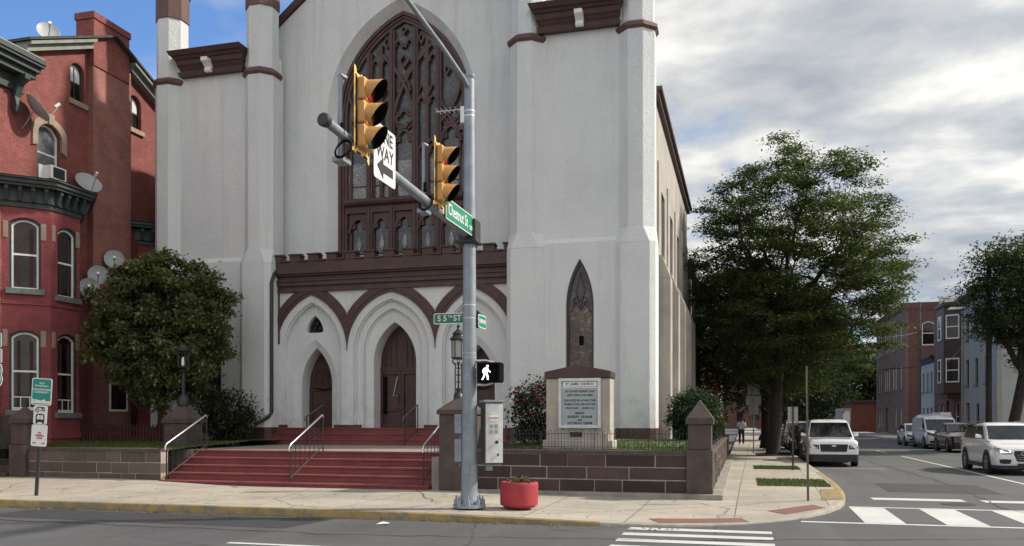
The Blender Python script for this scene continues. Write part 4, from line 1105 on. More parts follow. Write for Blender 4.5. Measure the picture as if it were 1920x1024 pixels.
# iron fence along the side wall
fi = thing('iron_fence', 'black iron railing on the side street wall behind the corner pillar', 'fence', (-0.82, 29, 1.09))
m = MB(); y = 19.2
while y < 39.4: m.box(-0.829, -0.811, y-0.009, y+0.009, 1.06, 1.75); y += 0.16
m.build('pickets', BLACK_IRON, fi)
m = MB(); m.box(-0.835, -0.805, 19.1, 39.5, 1.62, 1.65); m.box(-0.835, -0.805, 19.1, 39.5, 1.14, 1.17); m.build('rails', BLACK_IRON, fi)
# picket fence at the back of the left lawn
fp = thing('picket_fence', 'dark red wooden picket fence at the back of the left lawn', 'fence', (-18.5, 22.3, 1.05))
m = MB(); x = -20.7
PICK = plain('dark_red_fence_wood', (0.055, 0.020, 0.018), 0.8, 0.35, 5, streak=0.4)
while x < -15.8:
    m.hexa([(x, 22.3, 1.03), (x+0.085, 22.3, 1.03), (x+0.085, 22.32, 1.03), (x, 22.32, 1.03)], [(x+0.02, 22.3, 1.62), (x+0.065, 22.3, 1.62), (x+0.065, 22.32, 1.62), (x+0.02, 22.32, 1.62)]); x += 0.115
m.build('pickets', PICK, fp)
m = MB(); m.box(-20.8, -15.75, 22.33, 22.37, 1.2, 1.27); m.box(-20.8, -15.75, 22.33, 22.37, 1.45, 1.52)
m.build('rails', PICK, fp)

# ------------------------------------------------------------------ sign board of the church
sb = thing('church_sign', 'limestone sign monument with gabled brown cap and a glazed notice case', 'sign', (-3.77, 20.1, 1.05))
m = MB(); m.box(-4.55, -3.02, 19.85, 20.45, 1.25, 2.74)
m.box(-4.62, -2.95, 19.78, 20.5, 0.95, 1.28); m.box(-3.36, -3.05, 19.74, 19.9, 1.0, 1.45); m.build('body', LIMESTONE, sb, bevel=0.02)
m = MB(); m.panel([(-4.58, 2.745), (-2.99, 2.745), (-2.99, 2.90), (-3.78, 3.06), (-4.58, 2.90)], [], 19.80, 20.5); m.build('cap', TRIM, sb, bevel=0.012)
m = MB(); o4 = [(-4.24, 1.56), (-4.24, 2.74), (-3.23, 2.74), (-3.23, 1.56)]; i4 = [(-4.17, 1.63), (-4.17, 2.67), (-3.30, 2.67), (-3.30, 1.63)]
m.ring(o4, i4, 19.79, 19.86, True); m.box(-4.17, -3.30, 19.83, 19.848, 2.50, 2.53); m.build('case_frame', ALU, sb, bevel=0.005)
m = MB(); m.box(-4.18, -3.29, 19.838, 19.849, 1.62, 2.68)
case = m.build('letter_board', plain('grey_blue_letter_board', (0.36, 0.40, 0.42), 0.5, 0.14, 3), sb)
m = MB(); m.box(-4.14, -3.33, 19.826, 19.836, 2.545, 2.655); m.build('header_strip', SIGN_W, sb)
MF = lambda x, y, z: frame_mat((x, y, z), (1, 0, 0), (0, 1, 0))
lettering('header_letters', 'ST. JAMES  CHURCH', 0.075, SIGN_INK, sb, MF(-3.735, 19.822, 2.60), bold=0.001)
for t, z, s in (('LET US NOT FORGET GOD', 2.43, .064), ('GIVE YOUR LOVE HERE', 2.34, .064), ('FOR GOD SO LOVED THE', 2.215, .07), ('WORLD THAT HE GAVE HIS', 2.125, .064), ('ONLY SON      JOHN 3:16', 2.035, .066), ('SERVICES', 1.915, .06), ('SUNDAY  10:30AM', 1.83, .078), ('AND', 1.755, .055), ('SATURDAY 4:30PM', 1.68, .078)):
    lettering('board_letters', t, s, SIGN_INK, sb, MF(-3.735, 19.834, z), sx=0.92, bold=0.0012)
m = MB(); m.box(-3.97, -3.68, 19.835, 19.855, 1.36, 1.47); m.build('dark_plaque', BLACK_IRON, sb)

# utility patches, a manhole and tar-sealed cracks in the carriageway
TAR = plain('tar_patch', (0.040, 0.040, 0.043), 0.8, 0.25, 5, 0.3, 50)
mark('asphalt_patch', [[(-13.5, 12.5), (-7.2, 12.35), (-7.0, 13.7), (-13.4, 13.75)], [(3.4, 22.5), (5.9, 22.4), (6.0, 25.4), (3.5, 25.6)], [(8.3, 22.3), (10.4, 22.2), (10.5, 29.0), (8.4, 29.1)]], TAR, 0.003)
def seam(name, pts, w, mat_, z=0.006):
    m = MB(); r = random.Random(int(pts[0][0]*10)); vs = []; n = 0
    for i in range(len(pts)-1):
        a, b_ = Vector((*pts[i], z)), Vector((*pts[i+1], z)); k = max(2, int((b_-a).length/0.35))
        for q in range(k+(i == len(pts)-2)):
            p = a.lerp(b_, q/k); d = (b_-a).normalized(); s = Vector((-d.y, d.x, 0)); j = r.uniform(-0.06, 0.06); ww = w*r.uniform(0.5, 1.3)
            vs += [p+s*(j-ww), p+s*(j+ww)]; n += 1
    m.add(vs, [(2*i, 2*i+1, 2*i+3, 2*i+2) for i in range(n-1)])
    return tag(m.build(name, mat_), kind='structure')
seam('sealed_crack', [(-20, 12.0), (-14, 12.15), (-6, 11.9), (-1, 12.6), (2.4, 13.6)], 0.018, TAR)
seam('sealed_crack', [(1.5, 13.2), (4.5, 14.3), (9, 14.1), (13, 14.6)], 0.012, TAR)
seam('sealed_crack', [(5.2, 15.0), (5.0, 19.0), (5.4, 26.0), (5.1, 40.0)], 0.018, TAR)
m = MB(); m.lathe([(0.33, 0.0), (0.33, 0.009), (0.29, 0.009), (0.285, 0.006), (0.0, 0.006)], (4.3, 19.55, 0.0), 28)
tag(m.build('manhole_cover', DARKMETAL), 'round iron manhole cover in the side street near the stop line', 'manhole cover')
seam('pavement_crack', [(-6.2, 14.1), (-5.7, 15.6), (-6.5, 16.8), (-7.2, 18.3)], 0.010, SOIL, 0.150)
lt = MB(); lt.add([(-5.95, 13.2, 0.008), (-5.75, 13.25, 0.02), (-5.78, 13.4, 0.012), (-5.92, 13.42, 0.03)], [(0, 1, 2, 3)])
tag(lt.build('paper_scrap', SIGN_W), 'crumpled white paper scrap lying in the gutter left of the planter', 'litter')

# ------------------------------------------------------------------ traffic pole and everything on it
PX, PY, PZ = -4.87, 14.94, 0.13
pole = thing('traffic_pole', 'tall galvanised traffic pole with a mast arm reaching over the street', 'pole', (PX, PY, PZ))
m = MB(); m.tube([(PX, PY, PZ+0.03), (PX, PY, 4.0), (PX, PY, 8.02)], [0.150, 0.122, 0.095], 24); m.build('shaft', GALV, pole, smooth=50)
m = MB(); m.lathe([(0.099, 0), (0.112, 0.02), (0.112, 0.07), (0.05, 0.10)], (PX, PY, 8.02), 20); m.build('pole_cap', GALV, pole, smooth=40)
m = MB(); m.lathe([(0.30, 0), (0.30, 0.05), (0.20, 0.07), (0.17, 0.16), (0.152, 0.30)], (PX, PY, PZ+0.02), 20); m.build('base_plate', GALV, pole, smooth=40)
m = MB()
for k in range(8):
    a = k*pi/4+0.2; x, y = PX+0.245*cos(a), PY+0.245*sin(a)
    m.box(x-0.035, x+0.035, y-0.035, y+0.035, PZ+0.07, PZ+0.17); m.tube([(x, y, PZ+0.17), (x, y, PZ+0.24)], 0.018, 6)
m.build('anchor_bolts', GALV, pole, bevel=0.006)
m = MB()
m.tube([(PX-0.02, PY-0.1, 5.17), (PX-0.01, 13.3, 5.21), (PX, 11.2, 5.29), (PX, 9.35, 5.36)], [0.088, 0.078, 0.068, 0.058], 16)
m.build('mast_arm', GALV, pole, smooth=50)
m = MB(); m.lathe([(0.062, -0.02), (0.075, 0), (0.085, 0.08), (0.07, 0.10)], (0, 0, 0), 16); m.v = [(PX+x, 9.37-z, 5.36+y) for x, y, z in m.v]; m.build('arm_end_cap', DARKMETAL, pole, smooth=40)
m = MB(); m.box(PX-0.17, PX+0.17, PY-0.16, PY+0.16, 5.0, 5.42); m.box(PX-0.22, PX+0.2, PY-0.2, PY+0.18, 4.98, 5.04); m.build('arm_clamp', DARKMETAL, pole, bevel=0.02)
m = MB(); m.tube([(PX-0.02, PY, 7.86), (PX-0.02, 14.6, 7.93), (PX-0.02, 13.5, 8.02), (PX-0.02, 11.6, 8.10)], [0.048, 0.045, 0.04, 0.036], 12); m.build('lamp_arm', GALV, pole, smooth=50)
m = MB(); m.hexa([(PX-0.15, 10.9, 8.06), (PX+0.11, 10.9, 8.06), (PX+0.11, 11.75, 8.06), (PX-0.15, 11.75, 8.06)], [(PX-0.09, 11.0, 8.2), (PX+0.05, 11.0, 8.2), (PX+0.05, 11.75, 8.17), (PX-0.09, 11.75, 8.17)])
m.build('lamp_head', GALV, pole, bevel=0.03)
m = MB()
for z in (7.33, 7.42, 3.86, 3.62, 2.98, 2.90, 2.56, 2.50): m.lathe([(0.140-z*0.0058+0.004, -0.014), (0.140-z*0.0058+0.008, 0), (0.140-z*0.0058+0.004, 0.014)], (PX, PY, z), 20)
m.build('steel_bands', ALU, pole, smooth=40)
m = MB(); m.tube([(PX-0.12, PY-0.03, 7.47), (PX-0.62, PY-0.1, 7.44)], 0.012, 6)
for q in range(5): x = PX-0.22-q*0.09; m.tube([(x, PY-0.2, 7.46), (x, PY+0.08, 7.46)], 0.007, 5)
m.box(PX-0.16, PX-0.08, PY-0.05, PY+0.05, 7.22, 7.52)
m.build('antenna', ALU, pole)
m = MB(); m.tube([(PX-0.02, PY-0.13, 0.5), (PX-0.02, PY-0.135, 1.9)], 0.01, 6); m.box(PX-0.07, PX+0.06, PY-0.152, PY-0.13, 0.75, 0.95); m.build('hand_hole_cover', GALV, pole, bevel=0.004)

def signal(loc, label, lit):
    """three-section signal head facing +x; local metres, origin at the middle of the backplate"""
    t = thing('traffic_signal', label, 'traffic light', loc, 'traffic lights on the mast arm', local=True)
    M = frame_mat((0, 0, 0), (0, 1, 0), (-1, 0, 0))      # local x -> street y, local -y -> +x (towards the drivers)
    # backplate with rounded corners, louvre slots
    def rr(w, h, r, n=5):
        P = []
        for cx, cz, a0 in ((-w/2+r, -h/2+r, pi), (-w/2+r, h/2-r, pi/2), (w/2-r, h/2-r, 0), (w/2-r, -h/2+r, -pi/2)):
            for k in range(n+1): a = a0-k*(pi/2)/n; P.append((cx+r*cos(a), cz+r*sin(a)))
        return P
    m = MB(M); m.panel(rr(0.56, 1.16, 0.06), [rr(0.37, 0.92, 0.03)], -0.004, 0.004)
    m.build('backplate', PLATE_Y, t)
    m = MB(M)
    for sx in (-1, 1):
        for z in (0.51, -0.51): m.box(sx*0.10-0.06, sx*0.10+0.06, -0.007, -0.003, z-0.012, z+0.012)
    m.box(-0.194, -0.172, -0.012, -0.005, -0.47, 0.47); m.box(0.172, 0.194, -0.012, -0.005, -0.47, 0.47)
    m.build('louvre_slots', BLACK, t)
    for k, (z, lm) in enumerate(((0.30, LENS_RED), (0.0, LENS_AMB), (-0.30, LENS_GRN))):
        m = MB(M); m.box(-0.168, 0.168, -0.115, -0.005, z-0.147, z+0.147)
        h = m.build('signal_section', SIGNAL_Y, t, bevel=0.03)
        # tunnel visor: cut away along its lower front edge
        v = MB(M); n = 22; r = 0.142
        a0 = []; 
        O = []; I = []; OF = []; IF = []
        for q in range(n+1):
            a = -pi/2-0.42+(2*pi-2*0.0)*0  # placeholder start
        th0 = radians(-48); th1 = radians(228)
        for q in range(n+1):
            a = th0+(th1-th0)*q/n
            up = (sin(a)+0.74)/1.74
            L = 0.03+0.20*min(1, max(0, up))**0.75
            for lst, rr_, y in ((O, r, -0.112), (OF, r*0.985, -0.114-L), (I, r-0.006, -0.112), (IF, r*0.985-0.006, -0.114-L)):
                lst.append((rr_*cos(a), y, z+rr_*sin(a)-(0.012 if lst in (OF, IF) else 0)))
        N = n+1
        v.add(O+OF, [(i, i+1, N+i+1, N+i) for i in range(n)]+[])
        v.build('visor', SIGNAL_Y, h, smooth=60, normals=False)
        vi = MB(M); vi.add(I+IF, [(i, i+1, N+i+1, N+i) for i in range(n)]); vi.add(OF+IF, [(i, i+1, N+i+1, N+i) for i in range(n)])
        vi.build('visor_lining', BLACK, h, smooth=60, normals=False)
        l = MB(M); l.lathe([(0.135, 0), (0.125, 0.02), (0.08, 0.035), (0.02, 0.04)], (0, 0, 0), 20); l.v = [tuple(M @ Vector((0, 0, 0)) + Vector((c[0]*0, 0, 0))) if False else c for c in l.v]
        lv = MB(M); lv.add([], []); pr_ = []
        for rr_, d in ((0.137, -0.116), (0.11, -0.130), (0.05, -0.139), (0.005, -0.141)): pr_.append([(rr_*cos(2*pi*q/20), d, z+rr_*sin(2*pi*q/20)) for q in range(20)])
        vs = [p for row in pr_ for p in row]; fs = [(i*20+q, i*20+(q+1) % 20, (i+1)*20+(q+1) % 20, (i+1)*20+q) for i in range(3) for q in range(20)]+[tuple(range(60, 80))]
        lv.add(vs, fs); lv.build('lens', lm, h, smooth=60)
    m = MB(); m.tube([(-0.18, -0.24, -0.62), (-0.18, -0.24, 0.46)], 0.027, 8); m.tube([(-0.15, -0.15, 0.44), (-0.18, -0.26, 0.44)], 0.03, 8); m.box(-0.26, -0.1, -0.32, -0.1, -0.66, -0.60)
    m.build('mounting_tube', GALV, t, smooth=50)
    m = MB(); m.tube([(-0.1+0.10*cos(a*pi/8), -0.33+0.13*sin(a*pi/8), -0.52-0.0) for a in range(17)], 0.014, 6); m.v = [(x, -0.33+(y+0.33)*1.0*cos(1.2)*1.8, z+(y+0.33)*1.0) for x, y, z in m.v]
    m.tube([(-0.1, -0.36, -0.34), (-0.12, -0.30, -0.2)], 0.035, 8)
    m.build('cable_loop', BLACK, t, smooth=60)
    return t
signal((PX+0.13, 10.08, 5.665), 'nearer yellow traffic light with dark hoods beside the one way sign', 0)
signal((PX+0.13, 12.97, 5.70), 'farther yellow traffic light with dark hoods just above the green street name plate', 0)

def plate(m, w, h, r, y0, y1, n=5):
    P = []
    for cx, cz, a0 in ((-w/2+r, -h/2+r, pi*1.5), (-w/2+r, h/2-r, pi), (w/2-r, h/2-r, pi/2), (w/2-r, -h/2+r, 0)):
        for k in range(n+1): a = a0-k*(pi/2)/n; P.append((cx+r*cos(a), cz+r*sin(a)))
    m.panel(P, [], y0, y1)
ow = thing('one_way_sign', 'white one way sign with a dark arrow hanging on the mast arm', 'sign', (PX+0.12, 10.83, 5.02), local=True)
M = frame_mat((0, 0, 0.36), (0, 1, 0), (-1, 0, 0))
m = MB(M); plate(m, 0.72, 0.76, 0.05, -0.004, 0.004); m.build('panel', SIGN_W, ow)
lettering('letters', 'ONE', 0.25, SIGN_INK, ow, M @ Matrix.Translation((0.0, -0.006, 0.235)), sx=1.0, bold=0.004)
lettering('letters', 'WAY', 0.25, SIGN_INK, ow, M @ Matrix.Translation((0.0, -0.006, 0.005)), sx=1.0, bold=0.004)
m = MB(M); m.panel([(-0.27, -0.2), (-0.06, -0.05), (-0.06, -0.14), (0.27, -0.14), (0.27, -0.26), (-0.06, -0.26), (-0.06, -0.35)], [], -0.008, -0.0045); m.build('arrow', SIGN_INK, ow)
m = MB(); m.box(-0.09, -0.005, -0.04, 0.04, 0.1, 0.66); m.build('sign_bracket', GALV, ow)
def name_sign(label, M, loc, w, h, txt, mat_, size, sx, tx=0, small=None):
    t = thing('street_name_sign', label, 'street sign', loc, local=True)
    m = MB(M); plate(m, w, h, 0.03, -0.006, 0.006); m.build('border', SIGN_W, t)
    m = MB(M); plate(m, w-0.03, h-0.03, 0.02, -0.0075, 0.0075); m.build('panel', mat_, t)
    lettering('letters', txt, size, SIGN_W, t, M @ Matrix.Translation((tx, -0.010, 0)), sx=sx, bold=0.002)
    if small: lettering('small_letters', small[0], size*0.42, SIGN_W, t, M @ Matrix.Translation((small[1], -0.010, small[2])), sx=1.0, bold=0.001)
    return t
name_sign('long green street name sign facing right below the farther traffic light', frame_mat((0, 0, 0), (0, 1, 0), (-1, 0, 0)), (PX+0.1, 14.08, 5.28), 1.42, 0.36, 'Chestnut St', SIGN_G, 0.27, 0.80, -0.09, ('100', 0.60, -0.06))
name_sign('small dark green S 5TH ST name sign on the left of the grey pole', frame_mat((0, 0, 0), (1, 0, 0), (0, 1, 0)), (PX-0.38, PY-0.02, 3.63), 0.62, 0.20, 'S 5   ST', SIGN_GD, 0.15, 1.0, 0.0, ('TH', 0.015, 0.03))
name_sign('short pale green street name sign seen edge-on behind the grey pole', frame_mat((0, 0, 0), (0, 1, 0), (-1, 0, 0)), (PX+0.17, PY+0.24, 3.58), 0.46, 0.24, 'CHESTNUT', SIGN_G, 0.10, 0.8)

ps = thing('pedestrian_signal', 'black pedestrian signal showing a lit white walking figure', 'pedestrian signal', (-4.43, 14.86, 2.6))
m = MB(); m.box(-4.66, -4.22, 14.80, 15.0, 2.43, 2.80); m.build('housing', BLACK, ps, bevel=0.035)
m = MB(); m.ring([(-4.65, 2.44), (-4.65, 2.79), (-4.23, 2.79), (-4.23, 2.44)], [(-4.61, 2.48), (-4.61, 2.75), (-4.27, 2.75), (-4.27, 2.48)], 14.72, 14.81, True); m.build('hood', BLACK, ps, bevel=0.01)
M = frame_mat((-4.515, 14.796, 2.61), (1, 0, 0), (0, 1, 0))
m = MB(M)
hd = [(0.035+0.021*cos(k*pi/6), 0.125+0.021*sin(k*pi/6)) for k in range(12)]
m.panel(hd, [], -0.004, 0.004)
m.panel([(0.005, 0.10), (0.045, 0.098), (0.05, 0.06), (0.095, 0.015), (0.083, 0.003), (0.036, 0.04), (0.03, 0.0), (0.052, -0.06), (0.055, -0.135), (0.028, -0.135), (0.022, -0.065), (-0.005, -0.025),
         (-0.022, -0.075), (-0.055, -0.135), (-0.08, -0.125), (-0.045, -0.06), (-0.025, 0.01), (-0.02, 0.055), (-0.038, 0.035), (-0.035, -0.005), (-0.055, -0.005), (-0.06, 0.045), (-0.03, 0.085)], [], -0.004, 0.004)
m.build('walking_figure', WALK_LED, ps)
m = MB(); m.tube([(PX, PY, 2.84), (-4.55, 14.93, 2.84), (-4.40, 14.93, 2.80)], 0.02, 8); m.tube([(PX, PY, 2.40), (-4.55, 14.93, 2.40), (-4.40, 14.93, 2.44)], 0.02, 8); m.build('mounting_arms', ALU, ps, smooth=50)

cbx = thing('control_cabinet', 'grey steel traffic control cabinet with stickers on the pole', 'cabinet', (-4.50, 15.12, 0.9), local=True, rz=radians(-60))
m = MB(); m.box(-0.18, 0.18, -0.17, 0.17, 0.06, 1.17); m.build('cabinet_body', plain('cabinet_shaded_paint', (0.07, 0.07, 0.07), 0.6, 0.25, 5, streak=0.3), cbx, bevel=0.012)  # grey cabinet on the side away from the sun, shade put into the colour
m = MB(); m.box(-0.20, 0.21, -0.19, 0.19, 1.172, 1.22); m.build('lid', GALV, cbx, bevel=0.01)
m = MB(); m.box(0.181, 0.197, -0.155, 0.165, 0.07, 1.15); m.build('cabinet_door', plain('sunlit_worn_cabinet_face', (0.66, 0.66, 0.65), 0.6, 0.16, 9, streak=0.6), cbx, bevel=0.005)  # pale colour carries the sunlight on this face; streaks are wear
MC = frame_mat((0.1985, 0.0, 0), (0, 1, 0), (-1, 0, 0))
m = MB(MC); m.box(-0.08, 0.07, -0.002, 0.002, 0.84, 0.94); m.build('red_sticker', SIGN_W, cbx)
lettering('sticker_letters', 'CAUTION', 0.035, SIGN_RED, cbx, MC @ Matrix.Translation((-0.005, -0.004, 0.89)), bold=0.001)
m = MB(MC)
for x, z in ((-0.05, 0.74), (0.04, 0.74), (-0.05, 0.64), (0.04, 0.64)): m.box(x-0.03, x+0.03, -0.002, 0.0015, z-0.035, z+0.035)
m.build('grey_stickers', SIGN_GREY, cbx)
m = MB(MC); m.tube([(0.05, -0.001, 0.45), (0.05, -0.02, 0.45)], 0.03, 12); m.box(0.06, 0.09, -0.012, 0.0, 0.20, 0.24); m.build('lock', BLACK_IRON, cbx)
m = MB(); m.box(-0.12, 0.0, -0.1, 0.02, -0.08, 0.055); m.build('conduit_box', GALV, cbx, bevel=0.01)
for z0, z1, lab in ((1.50, 1.86, 'upper small grey electrical box on the left of the pole'), (0.98, 1.40, 'lower small grey electrical box on the left of the pole')):
    t = thing('electrical_box', lab, 'box', (PX-0.20, PY+0.05, z0), 'grey electrical boxes on the pole')
    m = MB(); m.box(PX-0.27, PX-0.13, PY-0.06, PY+0.12, z0, z1); m.build('housing', GALV, t, bevel=0.012)
    m = MB(); m.box(PX-0.265, PX-0.135, PY-0.072, PY-0.061, z0+0.012, z1-0.012); m.tube([(PX-0.2, PY+0.05, z0), (PX-0.2, PY+0.05, z0-0.1)], 0.015, 6); m.build('cover', GALV, t, bevel=0.004)

# red planter
pl = thing('planter', 'round red concrete planter with a small green plant on the pavement', 'planter', (-4.02, 15.30, 0.135))
m = MB(); m.lathe([(0.26, 0), (0.30, 0.02), (0.30, 0.045), (0.345, 0.05), (0.352, 0.10), (0.355, 0.40), (0.352, 0.45), (0.335, 0.475), (0.30, 0.478), (0.285, 0.46), (0.28, 0.40), (0.0, 0.40)], (-4.02, 15.30, 0.135), 40)
m.build('pot', PLANTER_RED, pl, smooth=40)
m = MB(); m.lathe([(0.284, 0.0), (0.284, 0.03), (0.0, 0.04)], (-4.02, 15.30, 0.53), 24); m.build('soil', SOIL, pl)

# signs on the left pavement: three plates on a leaning post
LX, LY = fx(68, 14.9), 14.9
lean = radians(4.2)
sp_ = thing('sign_post', 'leaning dark post carrying a teal, a bus stop and a white sign at the left', 'sign', (LX, LY, gz(LX, LY)), local=True)
ML = Matrix.Rotation(lean, 4, 'Y') @ frame_mat((0, 0, 0), (cos(0.25), -sin(0.25)*-1, 0), (-sin(0.25), cos(0.25), 0))
m = MB(ML); m.box(-0.032, 0.032, -0.02, 0.02, -0.05, 2.45); m.build('post', DARKMETAL, sp_)
def signplate(name, w, h, z, mt, y=-0.03):
    m = MB(ML @ Matrix.Translation((0, y, z))); plate(m, w, h, 0.035, -0.003, 0.003); return m.build(name, mt, sp_)
signplate('teal_sign', 0.43, 0.57, 2.22, SIGN_W); m = MB(ML @ Matrix.Translation((0, -0.032, 2.22))); plate(m, 0.39, 0.53, 0.03, -0.0036, 0.003); m.build('teal_face', SIGN_TEAL, sp_)
for t, z, s in (('Start', 2.40, .055), ('Something in', 2.345, .055), ('DOWNTOWN', 2.26, .058), ('COMMUNITY', 2.205, .052)): lettering('teal_letters', t, s, SIGN_W, sp_, ML @ Matrix.Translation((0, -0.038, z)), bold=0.0012)
m = MB(ML @ Matrix.Translation((0, -0.037, 1.972))); rnd = random.Random(2); P = [(-0.19, 0)]
x = -0.19
while x < 0.18: h = rnd.uniform(0.03, 0.09); w = rnd.uniform(0.02, 0.04); P += [(x, h), (min(0.19, x+w), h)]; x += w
P += [(0.19, 0)]; m.panel(P, [], -0.002, 0.002); m.build('white_skyline', SIGN_W, sp_)
signplate('bus_stop_sign', 0.29, 0.40, 1.725, SIGN_W)
m = MB(ML @ Matrix.Translation((0, -0.034, 1.72)))
m.box(-0.085, 0.085, -0.003, 0.002, 0.155, 0.175)
m.ring([(-0.09, -0.15), (-0.095, -0.02), (-0.07, 0.03), (0.07, 0.03), (0.095, -0.02), (0.09, -0.15)], [(-0.07, -0.09), (-0.07, -0.03), (-0.055, 0.005), (0.055, 0.005), (0.07, -0.03), (0.07, -0.09)], -0.003, 0.002, True)
m.ribbon([(0, -0.09), (0, 0.01)], 0.008, -0.003, 0.002); m.box(-0.09, -0.05, -0.003, 0.002, -0.18, -0.15); m.box(0.05, 0.09, -0.003, 0.002, -0.18, -0.15)
m.ribbon([(-0.07+0.04*cos(k*pi/6), 0.10+0.04*sin(k*pi/6)) for k in range(12)], 0.012, -0.003, 0.002, True); m.ribbon([(-0.098, 0.128), (-0.042, 0.072)], 0.012, -0.003, 0.002)
m.build('bus_pictogram', SIGN_INK, sp_)
lettering('stop_letters', 'BUS\nSTOP', 0.042, SIGN_INK, sp_, ML @ Matrix.Translation((0.055, -0.038, 1.84)), bold=0.001)
signplate('white_sign', 0.335, 0.46, 1.285, SIGN_W)
for t, z in (('NO', 1.34), ('PARKING', 1.285), ('ZONE', 1.23)): lettering('red_letters', t, 0.055, SIGN_RED, sp_, ML @ Matrix.Translation((0.01, -0.038, z)), sx=0.75, bold=0.001)
m = MB(ML @ Matrix.Translation((0, -0.034, 1.285)))
for x in (-0.1, 0.1): m.box(x-0.035, x+0.035, -0.003, 0.002, -0.17, -0.15)
m.build('sign_mark', SIGN_RED, sp_)
# route marker at the very left edge
RX, RY = fx(-13, 14.8), 14.8
rt = thing('route_marker', 'white highway route marker plates cut off by the left edge of the photo', 'sign', (RX, RY, gz(RX, RY)), local=True)
MR = frame_mat((0, 0, 0), (1, 0, 0), (0, 1, 0))
m = MB(); m.box(-0.03, 0.03, 0.0, 0.04, -0.05, 3.45); m.build('post', GALV, rt)
for nm, w, h, z in (('banner_plate', 0.48, 0.30, 3.33), ('direction_plate', 0.50, 0.30, 2.99)):
    m = MB(MR @ Matrix.Translation((0, -0.01, z))); plate(m, w, h, 0.03, -0.003, 0.003); pp = m.build(nm, SIGN_W, rt)
    m = MB(MR @ Matrix.Translation((0, -0.0135, z))); m.ring([(-w/2+.02, -h/2+.02), (-w/2+.02, h/2-.02), (w/2-.02, h/2-.02), (w/2-.02, -h/2+.02)], [(-w/2+.032, -h/2+.032), (-w/2+.032, h/2-.032), (w/2-.032, h/2-.032), (w/2-.032, -h/2+.032)], -0.002, 0.001, True); m.build('border', SIGN_INK, pp)
S = [(-0.2, 0.23), (-0.1, 0.25), (0, 0.22), (0.1, 0.25), (0.2, 0.23), (0.235, 0.12), (0.21, 0.03), (0.24, -0.06), (0.2, -0.17), (0.1, -0.22), (0, -0.26), (-0.1, -0.22), (-0.2, -0.17), (-0.24, -0.06), (-0.21, 0.03), (-0.235, 0.12)]
m = MB(MR @ Matrix.Translation((0, -0.01, 2.55))); m.panel([(x*1.13, z*1.13) for x, z in S], [], -0.003, 0.003); m.build('shield', SIGN_W, rt)
m = MB(MR @ Matrix.Translation((0, -0.0135, 2.55))); m.ring([(x*1.03, z*1.03) for x, z in S], [(x*0.95, z*0.95) for x, z in S], -0.002, 0.001, True); m.build('border', SIGN_INK, rt)
# poles on the side-street pavement
sp1 = thing('bare_sign_post', 'tall thin rusty post standing beside the near grass strip', 'post', (1.27, 18.5, gz(1.27, 18.5)))
m = MB(); z0 = gz(1.27, 18.5); m.hexa([(1.25, 18.48, z0-.05), (1.295, 18.48, z0-.05), (1.295, 18.52, z0-.05), (1.25, 18.52, z0-.05)], [(1.225, 18.48, 2.86), (1.265, 18.48, 2.86), (1.265, 18.52, 2.86), (1.225, 18.52, 2.86)]); m.build('post', RUST_STEEL, sp1)
m = MB(); m.box(1.232, 1.236, 18.40, 18.475, 2.2, 2.8); m.build('edge_on_plate', SIGN_GREY, sp1)
X, Y = 1.53, 29.0; z0 = gz(X, Y)
sp2 = thing('street_sign', 'single grey sign seen from behind on a dark post beside the farther grass strip', 'sign', (X, Y, z0))
m = MB(); m.box(X-0.03, X+0.03, Y-0.02, Y+0.02, z0-.05, 2.2); m.build('post', DARKMETAL, sp2)
m = MB(); m.box(X-0.155, X+0.155, Y+0.025, Y+0.03, 1.72, 2.18); m.build('sign_back', SIGN_GREY, sp2)
X, Y = 0.45, 42.6; z0 = gz(X, Y)
sp3 = thing('street_sign', 'post with three stacked grey signs seen from behind left of the tree trunk', 'sign', (X, Y, z0))
m = MB(); m.tube([(X, Y, z0-.05), (X, Y, 3.6)], 0.03, 8); m.build('post', GALV, sp3)
for z, w in ((3.25, 0.56), (2.70, 0.70), (2.25, 0.46)):
    m = MB(); m.box(X-w/2, X+w/2, Y+0.04, Y+0.045, z-0.23 if z < 3 else z-0.28, z+0.23); m.build('sign_back', SIGN_GREY, sp3)

# ornate lamp on the right pillar, plain lantern on the left pillar
lx, ly, lz = -6.40, 18.81, 2.30
lp = thing('lamp_post', 'ornate black iron lamp with a finial above the right gate pillar', 'lamp', (lx, ly, lz))
m = MB(); m.lathe([(0.12, -0.10), (0.11, 0.05), (0.05, 0.1), (0.06, 0.16), (0.035, 0.2)], (lx, ly, lz), 12)
for k in range(4):
    a = k*pi/2+0.4; dx, dy = 0.075*cos(a), 0.075*sin(a); m.tube([(lx+dx, ly+dy, lz+0.05), (lx+dx, ly+dy, lz+0.78)], 0.013, 6)
m.tube([(lx, ly, lz), (lx, ly, lz+0.8)], 0.02, 8)
for z in (0.18, 0.34, 0.5, 0.66): m.lathe([(0.05, -0.01), (0.095, 0), (0.05, 0.012)], (lx, ly, lz+z), 12)
for k in range(6): a = k*pi/3; m.tube([(lx+0.06*cos(a), ly+0.06*sin(a), lz+0.72), (lx+0.16*cos(a), ly+0.16*sin(a), lz+0.80), (lx+0.15*cos(a), ly+0.15*sin(a), lz+0.86)], 0.01, 5)
m.build('openwork_shaft', BLACK_IRON, lp, smooth=50)
m = MB(); m.lathe([(0.12, 0.0), (0.17, 0.02), (0.17, 0.05)], (lx, ly, lz+0.86), 6)
for k in range(6): a = k*pi/3+0.3; m.tube([(lx+0.15*cos(a), ly+0.15*sin(a), lz+0.88), (lx+0.16*cos(a), ly+0.16*sin(a), lz+1.30)], 0.012, 5)
